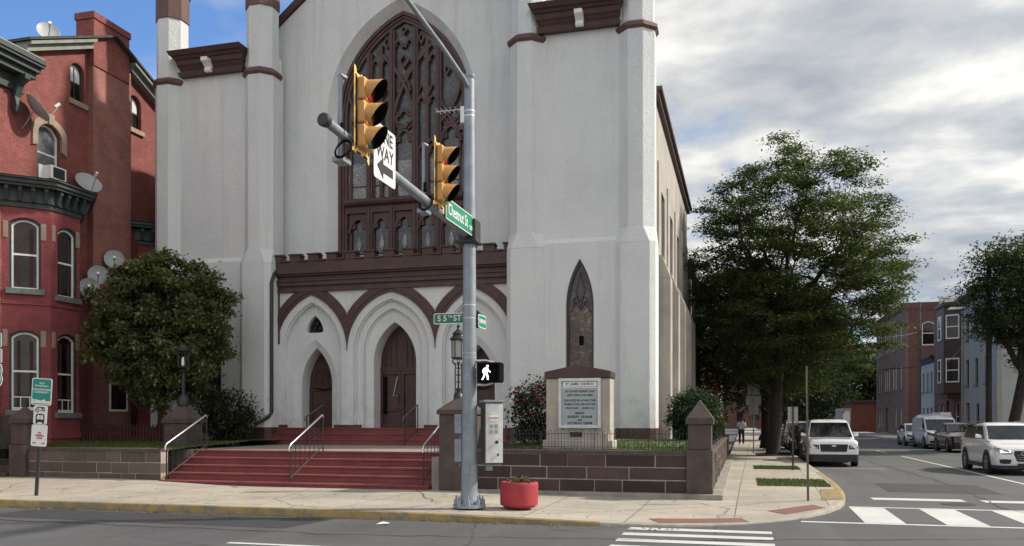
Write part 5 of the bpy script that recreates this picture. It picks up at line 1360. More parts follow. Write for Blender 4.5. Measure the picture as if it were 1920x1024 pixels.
m.lathe([(0.17, 0), (0.205, 0.02), (0.19, 0.06), (0.14, 0.10), (0.13, 0.13), (0.15, 0.15), (0.10, 0.21), (0.05, 0.25), (0.03, 0.30), (0.05, 0.33), (0.02, 0.37), (0.0, 0.46)], (lx, ly, lz+1.30), 12)
m.box(lx-0.045, lx+0.045, ly-0.008, ly+0.008, lz+1.70, lz+1.72)
lf = m.build('lantern_frame', BLACK_IRON, lp, smooth=35)
m = MB(); m.lathe([(0.135, 0), (0.145, 0.40)], (lx, ly, lz+0.90), 6, 0.3); m.build('glass', LAMP_GLASS, lf)
lx, ly, lz = -15.35, 20.92, 2.38
lp = thing('lamp_post', 'plain black lantern on the pillar in front of the round left tree', 'lamp', (lx, ly, lz))
m = MB(); m.lathe([(0.16, -0.2), (0.16, -0.05), (0.12, 0.06), (0.05, 0.12), (0.045, 0.70), (0.09, 0.74), (0.05, 0.8), (0.10, 0.84)], (lx, ly, lz), 10); m.build('post', BLACK_IRON, lp, smooth=40)
m = MB(); m.lathe([(0.13, 0), (0.165, 0.03), (0.165, 0.05)], (lx, ly, lz+0.84), 6)
for k in range(6): a = k*pi/3+0.3; m.tube([(lx+0.15*cos(a), ly+0.15*sin(a), lz+0.88), (lx+0.165*cos(a), ly+0.165*sin(a), lz+1.32)], 0.012, 5)
m.lathe([(0.17, 0), (0.20, 0.02), (0.20, 0.07), (0.15, 0.09), (0.13, 0.17), (0.06, 0.22), (0.0, 0.24)], (lx, ly, lz+1.32), 12)
lf = m.build('lantern_frame', BLACK_IRON, lp, smooth=35)
m = MB(); m.lathe([(0.02, 0), (0.05, 0.02), (0.05, 0.2), (0.02, 0.26)], (lx, ly, lz+0.9), 10); m.build('bulb', LAMP_BULB, lf, smooth=50)
m = MB(); m.lathe([(0.06, 0), (0.06, 0.02)], (lx, ly, lz+0.885), 10); m.build('bulb_holder', BLACK_IRON, lf)

# ------------------------------------------------------------------ windows used by all houses
def window(par, M, cx, z0, z1, w, rise=0.0, fr=WHITE_FRAME, glass_=GLASS, y=0.12, sash=True, sill=SILL_GREY, t=0.05, name='window', blind=0.0, mull=0, sill_w=0.10):
    o = MB(M)
    out = seg_arch(cx, w, z0, z1, rise); inn = seg_arch(cx, w-2*t, z0+t, z1-t, max(0, rise*0.92))
    o.ring(out, inn, y, y+0.07, True)
    zm = (z0+z1)/2
    if sash:
        o.box(cx-w/2+t*0.8, cx+w/2-t*0.8, y+0.01, y+0.06, zm-0.028, zm+0.028)
    for k in range(mull): x = cx-w/2+w*(k+1)/(mull+1); o.box(x-0.015, x+0.015, y+0.015, y+0.055, z0+t*0.8, z1-t-rise*0.3)
    f = o.build(name, fr, par)
    g_ = MB(M); g_.panel(seg_arch(cx, w-1.7*t, z0+t*0.8, z1-t*0.85, rise*0.92), [], y+0.04, y+0.06); g_.build('pane', glass_, f)
    if blind:
        b_ = MB(M); zz = z1-t-(z1-z0)*blind; b_.panel([p if p[1] > zz else (p[0], zz) for p in seg_arch(cx, w-2.2*t, z0+t, z1-t, rise*0.9)], [], y+0.030, y+0.038); b_.build('blind', BLIND, f)
    if sill is not None:
        s = MB(M); s.box(cx-w/2-sill_w, cx+w/2+sill_w, -0.09, y+0.02, z0-0.17, z0-0.002); s.build('sill', sill, f, bevel=0.012)
    return f

# ------------------------------------------------------------------ brick house at the left
HX = -21.0
house = thing('brick_house', 'red painted brick house with a tall chimney and a bay at the left', 'house', (HX, 22.0, 0.9))
MH = frame_mat((HX, 0, 0), (0, 1, 0), (-1, 0, 0))
wA = seg_arch(21.98, 0.90, 9.2, 10.98, 0.28)
wB = seg_arch(23.17, 0.60, 12.15, 13.40, 0.28)
wC = seg_arch(25.9, 0.66, 12.15, 13.35, 0.30)
wD = seg_arch(24.0, 0.0001, 1.0, 1.1, 0.0)
m = MB(MH)
m.panel([(14.0, 0.0), (33, 0.0), (33, 10.7), (24.5, 14.45), (21.3, 13.02), (20.95, 12.3), (14.0, 12.3)], [wA, wB, wC], 0.0, 0.35)
m.build('side_wall', RED_BRICK, house)
window(house, MH, 21.98, 9.2, 10.98, 0.90, 0.28, glass_=GLASS_LACE, sill=None, t=0.055)
window(house, MH, 23.17, 12.15, 13.40, 0.60, 0.28, fr=HOUSE_TRIM, blind=0.48, sill=TAN_STONE, t=0.05, mull=1)
window(house, MH, 25.9, 12.15, 13.35, 0.66, 0.30, fr=HOUSE_TRIM, blind=0.48, sill=TAN_STONE, t=0.05, mull=1)
m = MB(MH); m.ring(seg_arch(21.98, 0.94, 10.25, 11.0, 0.30), seg_arch(21.98, 1.36, 10.18, 11.22, 0.36), -0.07, 0.06)
m.hexa([(21.88, -0.12, 10.98), (22.08, -0.12, 10.98), (22.08, 0.0, 10.98), (21.88, 0.0, 10.98)], [(21.85, -0.12, 11.30), (22.11, -0.12, 11.30), (22.11, 0, 11.30), (21.85, 0, 11.30)])
m.build('window_hood', TAN_STONE, house, bevel=0.015)
# chimney breast and chimney
m = MB(); m.box(HX-0.1, HX+0.22, 23.62, 25.42, 0.5, 13.92); m.build('chimney_breast', BREAST_BRICK, house)
m = MB(); m.box(HX-0.45, HX+0.26, 23.60, 25.30, 13.5, 15.05); m.box(HX-0.49, HX+0.30, 23.56, 25.34, 15.051, 15.28); m.build('chimney', RED_BRICK, house, bevel=0.015)
m = MB(); m.box(HX-0.25, HX+0.1, 24.8, 25.2, 15.285, 15.36); m.build('chimney_flashing', SIGN_W, house)
# rakes and eaves
m = MB(MH)
for a, b in (((20.9, 12.83), (23.62, 14.05)), ((25.45, 14.02), (33.0, 10.75))):
    for o_, z_, h_ in ((0.25, 0.0, 0.20), (0.40, 0.20, 0.10)):
        m.add([(a[0], -o_, a[1]+z_), (b[0], -o_, b[1]+z_), (b[0], 0.2, b[1]+z_), (a[0], 0.2, a[1]+z_), (a[0], -o_, a[1]+z_+h_), (b[0], -o_, b[1]+z_+h_), (b[0], 0.2, b[1]+z_+h_), (a[0], 0.2, a[1]+z_+h_)],
              [(0,3,2,1),(4,5,6,7),(0,1,5,4),(1,2,6,5),(2,3,7,6),(3,0,4,7)])
m.build('rake_board', HOUSE_TRIM_PALE, house)
m = MB(); m.add([(HX+0.45, 20.8, 13.12), (HX+0.45, 24.5, 14.78), (HX+0.45, 33.2, 10.95), (-32, 33.2, 10.95), (-32, 24.5, 14.78), (-32, 20.8, 13.12), (HX+0.45, 20.8, 13.2), (HX+0.45, 24.5, 14.86), (HX+0.45, 33.2, 11.03), (-32, 33.2, 11.03), (-32, 24.5, 14.86), (-32, 20.8, 13.2)],
     [(0,1,4,5), (1,2,3,4), (6,11,10,7), (7,10,9,8), (0,6,7,1), (1,7,8,2), (5,4,10,11), (4,3,9,10), (0,5,11,6), (2,8,9,3)])
m.build('roof', SHINGLE, house)
# front block with the bracketed eaves along the top left
m = MB(); m.box(-32, HX-0.05, 13.98, 20.9, 0.0, 12.25); m.build('front_block', RED_BRICK, house)
ec = MB()
for o_, z0, z1 in ((0.10, 11.55, 12.0), (0.42, 12.0, 12.18), (0.55, 12.18, 12.34), (0.66, 12.34, 12.42), (0.70, 12.42, 12.56)):
    ec.box(-32, HX+o_, 13.4, 20.9+o_*0.4, z0, z1)
e_ = ec.build('eaves', HOUSE_TRIM, house, bevel=0.012)
for y in (15.0, 17.0, 19.0, 20.62):
    b = MB(); b.panel([(HX+0.08, 10.95), (HX+0.2, 10.9), (HX+0.24, 11.1), (HX+0.18, 11.35), (HX+0.3, 11.7), (HX+0.55, 11.85), (HX+0.56, 11.99), (HX+0.08, 11.99)], [], y-0.1, y+0.1); b.build('bracket', HOUSE_TRIM, e_, bevel=0.01)
m = MB(); m.add([(HX+0.7, 13.4, 12.57), (HX+0.7, 21.1, 12.57), (HX-2.5, 21.1, 13.2), (HX-2.5, 13.4, 13.2), (HX+0.7, 13.4, 12.60), (HX+0.7, 21.1, 12.60), (HX-2.5, 21.1, 13.3), (HX-2.5, 13.4, 13.3)], [(0,1,2,3), (4,7,6,5), (0,4,5,1), (1,5,6,2), (2,6,7,3), (3,7,4,0)]); m.build('front_roof', SIGN_GREY, house)
# two-storey bays
def bay(y0, detail):
    """canted bay: starts at y0 on the wall, canted face, 1.18 m flat face, canted return"""
    X1 = HX+0.9
    A = (HX, y0); B = (X1, y0+0.9); C = (X1, y0+2.06); D = (HX, y0+2.96)
    part = thing if False else None
    bz0, bz1 = 0.5, 8.15
    s2 = sqrt(0.5)
    M1 = frame_mat((A[0], A[1], 0), (1, 1, 0), (-1, 1, 0)); L1 = 0.9/s2
    M2 = frame_mat((B[0], B[1], 0), (0, 1, 0), (-1, 0, 0)); L2 = 1.16
    M3 = frame_mat((C[0], C[1], 0), (-1, 1, 0), (-1, -1, 0))
    holes1 = [seg_arch(0.60, 0.82, 5.62, 7.76, 0.16), seg_arch(0.60, 0.82, 2.02, 4.42, 0.16)]
    holes2 = [seg_arch(0.66, 0.80, 5.50, 7.66, 0.16), seg_arch(0.66, 0.80, 1.95, 4.40, 0.16)]
    w = MB(M1); w.panel([(0, bz0), (L1, bz0), (L1, bz1), (0, bz1)], holes1 if detail else [], 0, 0.22)
    w.M = M2; w.panel([(0.0, bz0), (L2, bz0), (L2, bz1), (0.0, bz1)], holes2 if detail else [], 0.0, 0.22)
    w.M = M3; w.panel([(0, bz0), (L1, bz0), (L1, bz1), (0, bz1)], [], 0, 0.22)
    bw = w.build('bay_wall', BAY_BRICK, house)
    if detail:
        for Mx, hs in ((M1, holes1), (M2, holes2)):
            for h in hs:
                cx = (h[0][0]+h[-1][0])/2; wd = h[-1][0]-h[0][0]; z0 = h[0][1]; z1 = max(p[1] for p in h)
                o = MB(Mx); o.ring(seg_arch(cx, wd, z0, z1, 0.16), seg_arch(cx, wd-0.12, z0+0.03, z1-0.06, 0.15), 0.05, 0.11); o.build('outer_frame', HOUSE_TRIM, house)
                f = window(house, Mx, cx, z0+0.03, z1-0.06, wd-0.12, 0.15, t=0.05, y=0.10, sill_w=0.16)
                if z0 < 3:
                    g_ = MB(Mx)
                    for zz in (z0+0.1, z0+0.42): g_.box(cx-wd/2+0.1, cx+wd/2-0.1, 0.085, 0.098, zz-0.015, zz+0.015)
                    for xx in (-0.12, 0.12): g_.box(cx+xx-0.012, cx+xx+0.012, 0.087, 0.097, z0+0.1, z0+0.42)
                    g_.build('window_guard', WHITE_FRAME, f)
                c_ = MB(Mx)
                for q in (-1, 1): c_.box(cx+q*wd*0.20-0.05, cx+q*wd*0.20+0.05, 0.128, 0.139, z0+0.10, z1-0.3)
                c_.build('curtain', CURTAIN, f)
        st = MB()
        for Mx, xs in ((M1, (0.02, 1.13)), (M2, (0.04, 1.12))):
            st.M = Mx
            for x in xs:
                for z in (7.12, 3.92): st.box(x-0.13 if x > .5 else x, x+0.13 if x < .5 else x+0.02, -0.022, 0.02, z, z+0.5)
        st.M = None; st.build('tan_stones', TAN_STONE, house, bevel=0.015)
        ln = MB()
        ln.M = M1; ln.box(0.0, L1+0.02, -0.035, 0.02, 5.18, 5.26); ln.M = M2; ln.box(-0.03, L2, -0.035, 0.02, 5.178, 5.258)
        ln.build('bay_moulding', BAY_BRICK, house); ln = MB()
        ln.M = M1; ln.box(0.0, L1+0.02, -0.06, 0.02, 1.2, 1.36); ln.M = M2; ln.box(-0.03, L2, -0.06, 0.02, 1.2, 1.36)
        ln.build('bay_moulding', BAY_BRICK, house)
    # cornice
    c = MB()
    def poly(o): k = o*0.42; return [(HX-0.1, y0-o*1.41-0.0), (HX, y0-o*1.41), (X1+o, y0+0.9-k), (X1+o, y0+2.06+k), (HX, y0+2.96+o*1.41), (HX-0.1, y0+2.96+o*1.41)]
    for o, z0, z1 in ((0.05, 8.05, 8.2), (0.10, 8.2, 8.62), (0.36, 8.62, 8.70), (0.42, 8.70, 8.82), (0.48, 8.82, 8.88)): c.prism(poly(o), z0, z1)
    P = poly(0.5)
    n_ = len(P); c.add([(x, y, 8.881) for x, y in P]+[(HX-0.1+(x-HX)*0.1, (y0+1.48)+(y-y0-1.48)*0.6, 9.02) for x, y in P], [tuple(range(n_, 2*n_))]+[(i, (i+1) % n_, n_+(i+1) % n_, n_+i) for i in range(n_)])
    co = c.build('bay_cornice', HOUSE_TRIM, house, bevel=0.012)
    for Mx, L in ((M1, L1), (M2, L2), (M3, L1)):
        k = 4
        for q in range(k):
            x = 0.12+q*(L-0.24)/(k-1)
            b = MB(Mx); b.box(x-0.05, x+0.05, -0.30, -0.11, 8.50, 8.615); b.hexa([(x-0.05, -0.16, 8.22), (x+0.05, -0.16, 8.22), (x+0.05, -0.1, 8.22), (x-0.05, -0.1, 8.22)], [(x-0.05, -0.27, 8.5), (x+0.05, -0.27, 8.5), (x+0.05, -0.1, 8.5), (x-0.05, -0.1, 8.5)])
            b.build('bracket', HOUSE_TRIM, co)
bay(20.22, True)
bay(26.05, False)
m = MB(MH); m.box(24.4, 25.2, -0.225, -0.2, 2.1, 3.0); m.build('blocked_window', GLASS, house)
m = MB(MH); m.ring([(24.35, 2.05), (24.35, 3.05), (25.25, 3.05), (25.25, 2.05)], [(24.42, 2.12), (24.42, 2.98), (25.18, 2.98), (25.18, 2.12)], -0.245, -0.2, True); m.build('blocked_window_frame', WHITE_FRAME, house)
ac = thing('air_conditioner', 'white window air conditioner in the arched upper window', 'air conditioner', (HX+0.1, 21.98, 9.25))
m = MB(); m.box(HX-0.1, HX+0.34, 21.72, 22.34, 9.24, 9.66); m.build('case', SIGN_W, ac, bevel=0.015)
m = MB(); m.box(HX+0.341, HX+0.35, 21.80, 22.26, 9.29, 9.61); m.build('grille', SIGN_INK, ac)
m = MB(); m.box(HX+0.0, HX+0.05, 21.55, 21.715, 9.24, 9.66); m.build('side_curtain', SIGN_W, ac)
# satellite dishes
def dish(label, p, aim, r, arm):
    t = thing('satellite_dish', label, 'satellite dish', p, 'satellite dishes on the brick house')
    p = Vector(p); a = Vector(aim).normalized(); c = p+Vector(arm)
    u = a.cross(Vector((0, 0, 1))).normalized(); w = u.cross(a)
    m = MB(); rows = []; n = 24
    for rr, d in ((0.02, 0.0), (0.5, 0.03), (0.85, 0.095), (1.0, 0.14), (1.03, 0.13), (0.85, 0.07), (0.5, 0.0), (0.02, -0.03)):
        rows.append([c+u*(r*rr*cos(2*pi*k/n))+w*(r*1.08*rr*sin(2*pi*k/n))+a*(d*r*2.2) for k in range(n)])
    vs = [q for row in rows for q in row]; fs = [(i*n+k, i*n+(k+1) % n, (i+1)*n+(k+1) % n, (i+1)*n+k) for i in range(len(rows)-1) for k in range(n)]
    m.add(vs, fs); m.build('reflector', DISH_GREY, t, smooth=40)
    m = MB(); f = c+a*r*1.5-w*r*0.55
    m.tube([p, p+(c-p)*0.4+Vector((0, 0, -0.02)), c-a*0.04], 0.02, 8)
    m.tube([c-w*r*1.0, f-w*0.05, f], 0.014, 6); m.build('mast', GALV, t, smooth=50)
    m = MB(); m.tube([f-a*0.05, f+a*0.12], 0.045, 10); m.build('receiver', SIGN_W, t)
dish('satellite dish standing on the roof left of the tall chimney', (HX-0.3, 22.25, 13.55), (0.7, -0.6, 0.45), 0.33, (0.08, -0.08, 0.42))
dish('satellite dish on a curved arm left of the arched upper window', (HX, 20.95, 10.55), (0.45, 0.65, 0.75), 0.40, (0.40, 0.08, 0.55))
dish('satellite dish just above the bay cornice beside the window air conditioner', (HX, 23.05, 9.05), (0.72, -0.35, 0.62), 0.40, (0.42, 0.10, 0.35))
dish('highest of the three satellite dishes half hidden by the round tree', (HX+0.22, 24.26, 7.02), (0.62, -0.72, 0.3), 0.31, (0.28, 0, 0.12))
dish('middle one of the three satellite dishes half hidden by the round tree', (HX, 23.52, 6.37), (0.62, -0.72, 0.3), 0.31, (0.5, 0, 0.12))
dish('lowest of the three satellite dishes half hidden by the round tree', (HX, 23.12, 5.90), (0.62, -0.72, 0.3), 0.31, (0.5, 0, 0.12))
# low stone steps and cellar entrance of the house, left of the wall
ps_ = thing('porch_steps', 'low dark stone steps at the far left beside the wall end', 'steps', (-20.3, 18.6, 0.2))
m = MB()
for k in range(3): m.box(-22.2, -18.9, 18.3+0.38*k, 20.1, 0.12, 0.36+0.17*k)
m.build('treads', BROWNSTONE, ps_, bevel=0.02)
m = MB(); m.box(-22.2, -20.2, 19.6, 20.1, 0.5, 1.9); m.build('cheek_wall', BROWNSTONE, ps_, bevel=0.02)

# ------------------------------------------------------------------ trees and shrubs
def leaf_mesh(m, centres, rnd, per, ll, lw, rc, flat, tilt=0.9, jit=0.35):
    vs = []; fs = []
    for c, k in centres:
        n = int(per*k); r = rc*(0.75+0.5*rnd.random())
        for _ in range(n):
            p = Vector((rnd.gauss(0, 1)*r*0.5, rnd.gauss(0, 1)*r*0.5, rnd.gauss(0, 1)*r*0.5*flat))+c
            a = rnd.uniform(0, 2*pi); t = rnd.gauss(-0.25, tilt*0.5)
            d = Vector((cos(a)*cos(t), sin(a)*cos(t), sin(t)))
            s = Vector((-sin(a), cos(a), rnd.uniform(-jit, jit)*2)).normalized()
            q = rnd.uniform(0.65, 1.25); b = len(vs)
            vs += [p, p+d*ll*q*0.45+s*lw*q, p+d*ll*q, p+d*ll*q*0.45-s*lw*q]
            fs.append((b, b+1, b+2, b+3))
    m.add(vs, fs)
def grow(base, top, crown_c, radii, rnd, n_limb, trunk_r, clumps, lean=(0, 0), sub=5):
    """trunk, limbs and twigs that reach every leaf clump"""
    m = MB(); nodes = []
    base, top, C = Vector(base), Vector(top), Vector(crown_c)
    def curve(p0, p1, r0, r1, sag, n, keep=True):
        pts = []; rs = []
        side = Vector((rnd.uniform(-1, 1), rnd.uniform(-1, 1), 0))*sag*(p1-p0).length
        for i in range(n+1):
            t = i/n
            p = p0.lerp(p1, t)+side*sin(pi*t)+Vector((0, 0, 1))*sag*(p1-p0).length*0.8*t*(1-t)
            p += Vector((rnd.uniform(-1, 1), rnd.uniform(-1, 1), rnd.uniform(-1, 1)))*0.02*(p1-p0).length*(1 if 0 < i < n else 0)
            pts.append(p); rs.append(r0+(r1-r0)*t)
            if keep and t > 0.15: nodes.append((p, rs[-1]))
        m.tube(pts, rs, 7)
        return pts, rs
    # flared trunk
    pts = [base+Vector((0, 0, -0.1)), base+Vector((0, 0, 0.12)), base+(top-base)*0.15, base+(top-base)*0.5+Vector((rnd.uniform(-.06, .06), rnd.uniform(-.06, .06), 0)), top]
    m.tube(pts, [trunk_r*1.5, trunk_r*1.22, trunk_r*1.0, trunk_r*0.9, trunk_r*0.82], 12)
    for k in range(n_limb):
        a = 2*pi*k/n_limb+rnd.uniform(-0.3, 0.3); e = rnd.uniform(-0.15, 0.95) if k else 1.4
        tgt = C+Vector((radii[0]*cos(a)*cos(e), radii[1]*sin(a)*cos(e), radii[2]*sin(e)))*rnd.uniform(0.50, 0.68)
        start = top+(top-base)*rnd.uniform(-0.28, 0.0)
        P, R_ = curve(start, tgt, trunk_r*rnd.uniform(0.42, 0.60), 0.035, 0.10, 9)
        for q in range(sub):
            i = rnd.randint(3, 8); b = P[i]
            dirv = Vector((rnd.gauss(0, 1), rnd.gauss(0, 1), rnd.gauss(0.2, 0.6))).normalized()
            t2 = b+dirv*rnd.uniform(0.2, 0.38)*min(radii)
            curve(b, t2, R_[i]*0.6, 0.018, 0.08, 5)
    for c, k in clumps:
        best = min(nodes, key=lambda nd: (nd[0]-c).length_squared+max(0, nd[0].z-c.z)*0.6)
        p = best[0]; mid = p.lerp(c, 0.5)+Vector((rnd.uniform(-.1, .1), rnd.uniform(-.1, .1), rnd.uniform(0.0, .15)))*(c-p).length*0.6
        r = min(best[1]*0.7, 0.03)
        m.tube([p, mid, c], [r, r*0.6, r*0.25], 5, False)
    return m
def clump_set(rnd, C, radii, n, shell=0.45, keep=None, thin=1.0, lobe=0.14, pw=2.0):
    out = []; C = Vector(C)
    while len(out) < n:
        v = Vector((rnd.uniform(-1, 1), rnd.uniform(-1, 1), rnd.uniform(-1, 1)))
        L = (abs(v.x)**pw+abs(v.y)**pw+abs(v.z)**pw)**(1/pw)
        if L > 1 or L < shell*rnd.random(): continue
        # uneven outline: lobes in some directions, bites out of others
        lob = (1-lobe)+lobe*sin(3.1*math.atan2(v.y, v.x)+1.7*v.z*3)*cos(4.3*v.z+2*v.x)
        p = C+Vector((v.x*radii[0], v.y*radii[1], v.z*radii[2]))*lob
        if keep and not keep(p, v): continue
        out.append((p, rnd.uniform(0.6, 1.3)*(thin if v.z > 0.2 else 1.0)))
    return out
def make_tree(name, label, base, top, C, radii, seed, n, per, leaf, rc, flat, mat_, n_limb=8, trunk_r=0.3, keep=None, shell=0.45, sub=5, group=None, tilt=0.9, cat='tree', thin=1.0, lobe=0.14, pw=2.0):
    rnd = random.Random(seed)
    t = thing(name, label, cat, base, group)
    cl = clump_set(rnd, C, radii, n, shell, keep, thin, lobe, pw)
    grow(base, top, C, radii, rnd, n_limb, trunk_r, cl, sub=sub).build('trunk', BARK, t, smooth=60)
    m = MB(); leaf_mesh(m, cl, rnd, per, leaf[0], leaf[1], rc, flat, tilt)
    m.build('crown', mat_, t, normals=False)
    return t
# honey locust on the side street
BX, BY = 1.30, 41.0
make_tree('locust_tree', 'big spreading street tree with fine yellowish green leaves at the kerb right of the church', (BX, BY, 0.15), (BX+0.5, BY+0.1, 7.2), (BX+0.95, BY, 8.5), (5.35, 5.0, 6.2), 11, 820, 185, (0.17, 0.036), 0.62, 0.30, LEAF_LOCUST, 9, 0.27, thin=0.85, lobe=0.09, pw=2.2,
          keep=lambda p, v: p.z > 3.1 and not (p.z < 5.2 and p.x < 0.2 and v.length > 0.97), shell=0.35, sub=7, tilt=0.6)
make_tree('street_tree', 'dense dark green street tree growing behind the big spreading one', (1.25, 51.0, 0.15), (1.2, 51, 4.2), (-0.1, 51, 6.4), (6.0, 5.0, 4.6), 5, 480, 110, (0.26, 0.06), 1.2, 0.4, LEAF_DARK, 7, 0.30, shell=0.3)
make_tree('street_tree', 'leaning dark street tree beyond the parked cars on the left', (1.6, 72.0, 0.15), (3.0, 72, 4.0), (4.4, 72, 7.5), (4.6, 5.0, 4.6), 6, 330, 95, (0.32, 0.07), 1.3, 0.5, LEAF_DARK, 6, 0.36, shell=0.3)
make_tree('street_tree', 'distant dark street tree filling the end of the street', (4.6, 112.0, 0.15), (4.8, 112, 4.5), (7.0, 112, 8.0), (7.0, 6.0, 6.0), 7, 300, 90, (0.5, 0.11), 1.9, 0.5, LEAF_DARK, 6, 0.4, shell=0.3)
make_tree('street_tree', 'distant tree behind the red shed at the far end of the street', (19.0, 150.0, 0.0), (19, 150, 4.5), (18.0, 150, 8.0), (9.0, 6.0, 7.0), 17, 300, 90, (0.6, 0.13), 2.2, 0.5, LEAF_DARK, 6, 0.4, shell=0.3)
make_tree('street_tree', 'distant low tree closing the gap left of the red shed', (11.0, 140.0, 0.0), (11, 140, 3.0), (10.5, 140, 5.5), (6.0, 5.0, 5.5), 18, 220, 90, (0.5, 0.12), 1.9, 0.5, LEAF_DARK, 6, 0.35, shell=0.3)
# tree at the right edge
make_tree('sidewalk_tree', 'dark leaning tree with a bent trunk at the right edge beside the pale house', (14.2, 53.0, 0.15), (15.0, 53.0, 4.6), (14.9, 53.0, 8.4), (3.6, 3.4, 4.2), 21, 230, 130, (0.22, 0.055), 0.95, 0.4, LEAF_DARK, 7, 0.32, shell=0.35)
# round magnolia at the left
TX, TY = -17.3, 22.55
make_tree('magnolia_tree', 'dense round dark green tree in front of the left church tower', (TX, TY, 1.05), (TX-0.05, TY, 2.7), (TX-0.05, TY, 4.55), (2.75, 1.75, 2.70), 31, 460, 120, (0.14, 0.045), 0.27, 0.55, LEAF_MAG, 8, 0.16, shell=0.85, sub=5, tilt=1.2,
          keep=lambda p, v: p.z > 2.05)
def shrub(label, C, radii, seed, n, per, leaf, rc, mat_, petals=0, name='shrub', z0=1.05):
    rnd = random.Random(seed)
    t = thing(name, label, 'shrub', (C[0], C[1], z0))
    cl = clump_set(rnd, C, radii, n, 0.6)
    m = MB()
    for c, k in cl[::3]:
        b = Vector((C[0]+rnd.uniform(-.15, .15), C[1]+rnd.uniform(-.15, .15), z0-0.05)); m.tube([b, b.lerp(c, 0.5)+Vector((0, 0, 0.1)), c], [0.018, 0.012, 0.005], 5, False)
    m.build('stems', BARK, t)
    m = MB(); leaf_mesh(m, cl, rnd, per, leaf[0], leaf[1], rc, 0.8, 1.2); m.build('foliage', mat_, t, normals=False)
    if petals:
        m = MB(); out = [c for c in cl if (Vector(c[0])-Vector(C)).z > -radii[2]*0.2 and (c[0].y < C[1]+radii[1]*0.4)]
        pc = [(rnd.choice(out)[0]+Vector((rnd.uniform(-.15, .15), rnd.uniform(-.25, 0.0), rnd.uniform(0, .18))), 1) for _ in range(petals)]
        leaf_mesh(m, pc, rnd, 12, 0.05, 0.022, 0.075, 0.9, 1.5); m.build('flowers', PETAL, t, normals=False)
    return t
shrub('dark shrub with a few red flowers left of the church porch', (-15.75, 23.6, 1.85), (1.25, 0.8, 0.95), 3, 130, 60, (0.11, 0.03), 0.3, LEAF_SHRUB, 9)
shrub('shrub with crimson blossom between the grey pole and the sign monument', (-4.9, 21.4, 1.95), (1.15, 0.8, 0.95), 4, 120, 60, (0.10, 0.028), 0.3, LEAF_SHRUB, 75)
shrub('clipped green hedge bush at the church corner behind the pointed pillar', (-1.32, 24.3, 1.82), (0.82, 0.95, 0.82), 5, 240, 75, (0.09, 0.024), 0.24, LEAF_HEDGE, 0, 'hedge_bush')
shrub('second smaller dark bush farther back along the side street railing', (-1.45, 29.5, 1.75), (0.62, 1.8, 0.75), 6, 130, 60, (0.10, 0.03), 0.28, LEAF_HEDGE, 0, 'hedge_bush')
shrub('dark bush below the bent tree at the right edge', (15.6, 50.5, 0.9), (2.0, 1.2, 0.85), 8, 90, 60, (0.16, 0.045), 0.4, LEAF_DARK, 0, 'hedge_bush', 0.15)
# plant in the planter
rnd = random.Random(9); m = MB()
cl = [(Vector((-4.02+rnd.uniform(-.15, .15), 15.30+rnd.uniform(-.15, .15), 0.60+rnd.uniform(0, .09))), 1) for _ in range(16)]
leaf_mesh(m, cl, rnd, 11, 0.10, 0.02, 0.13, 0.5, 1.3)
t_ = m.build('plant', island('planter_leaves', [(0, (0.06, 0.075, 0.03)), (0.7, (0.11, 0.115, 0.05)), (1, (0.20, 0.16, 0.08))], 0.6, 0.2), pl, normals=False)

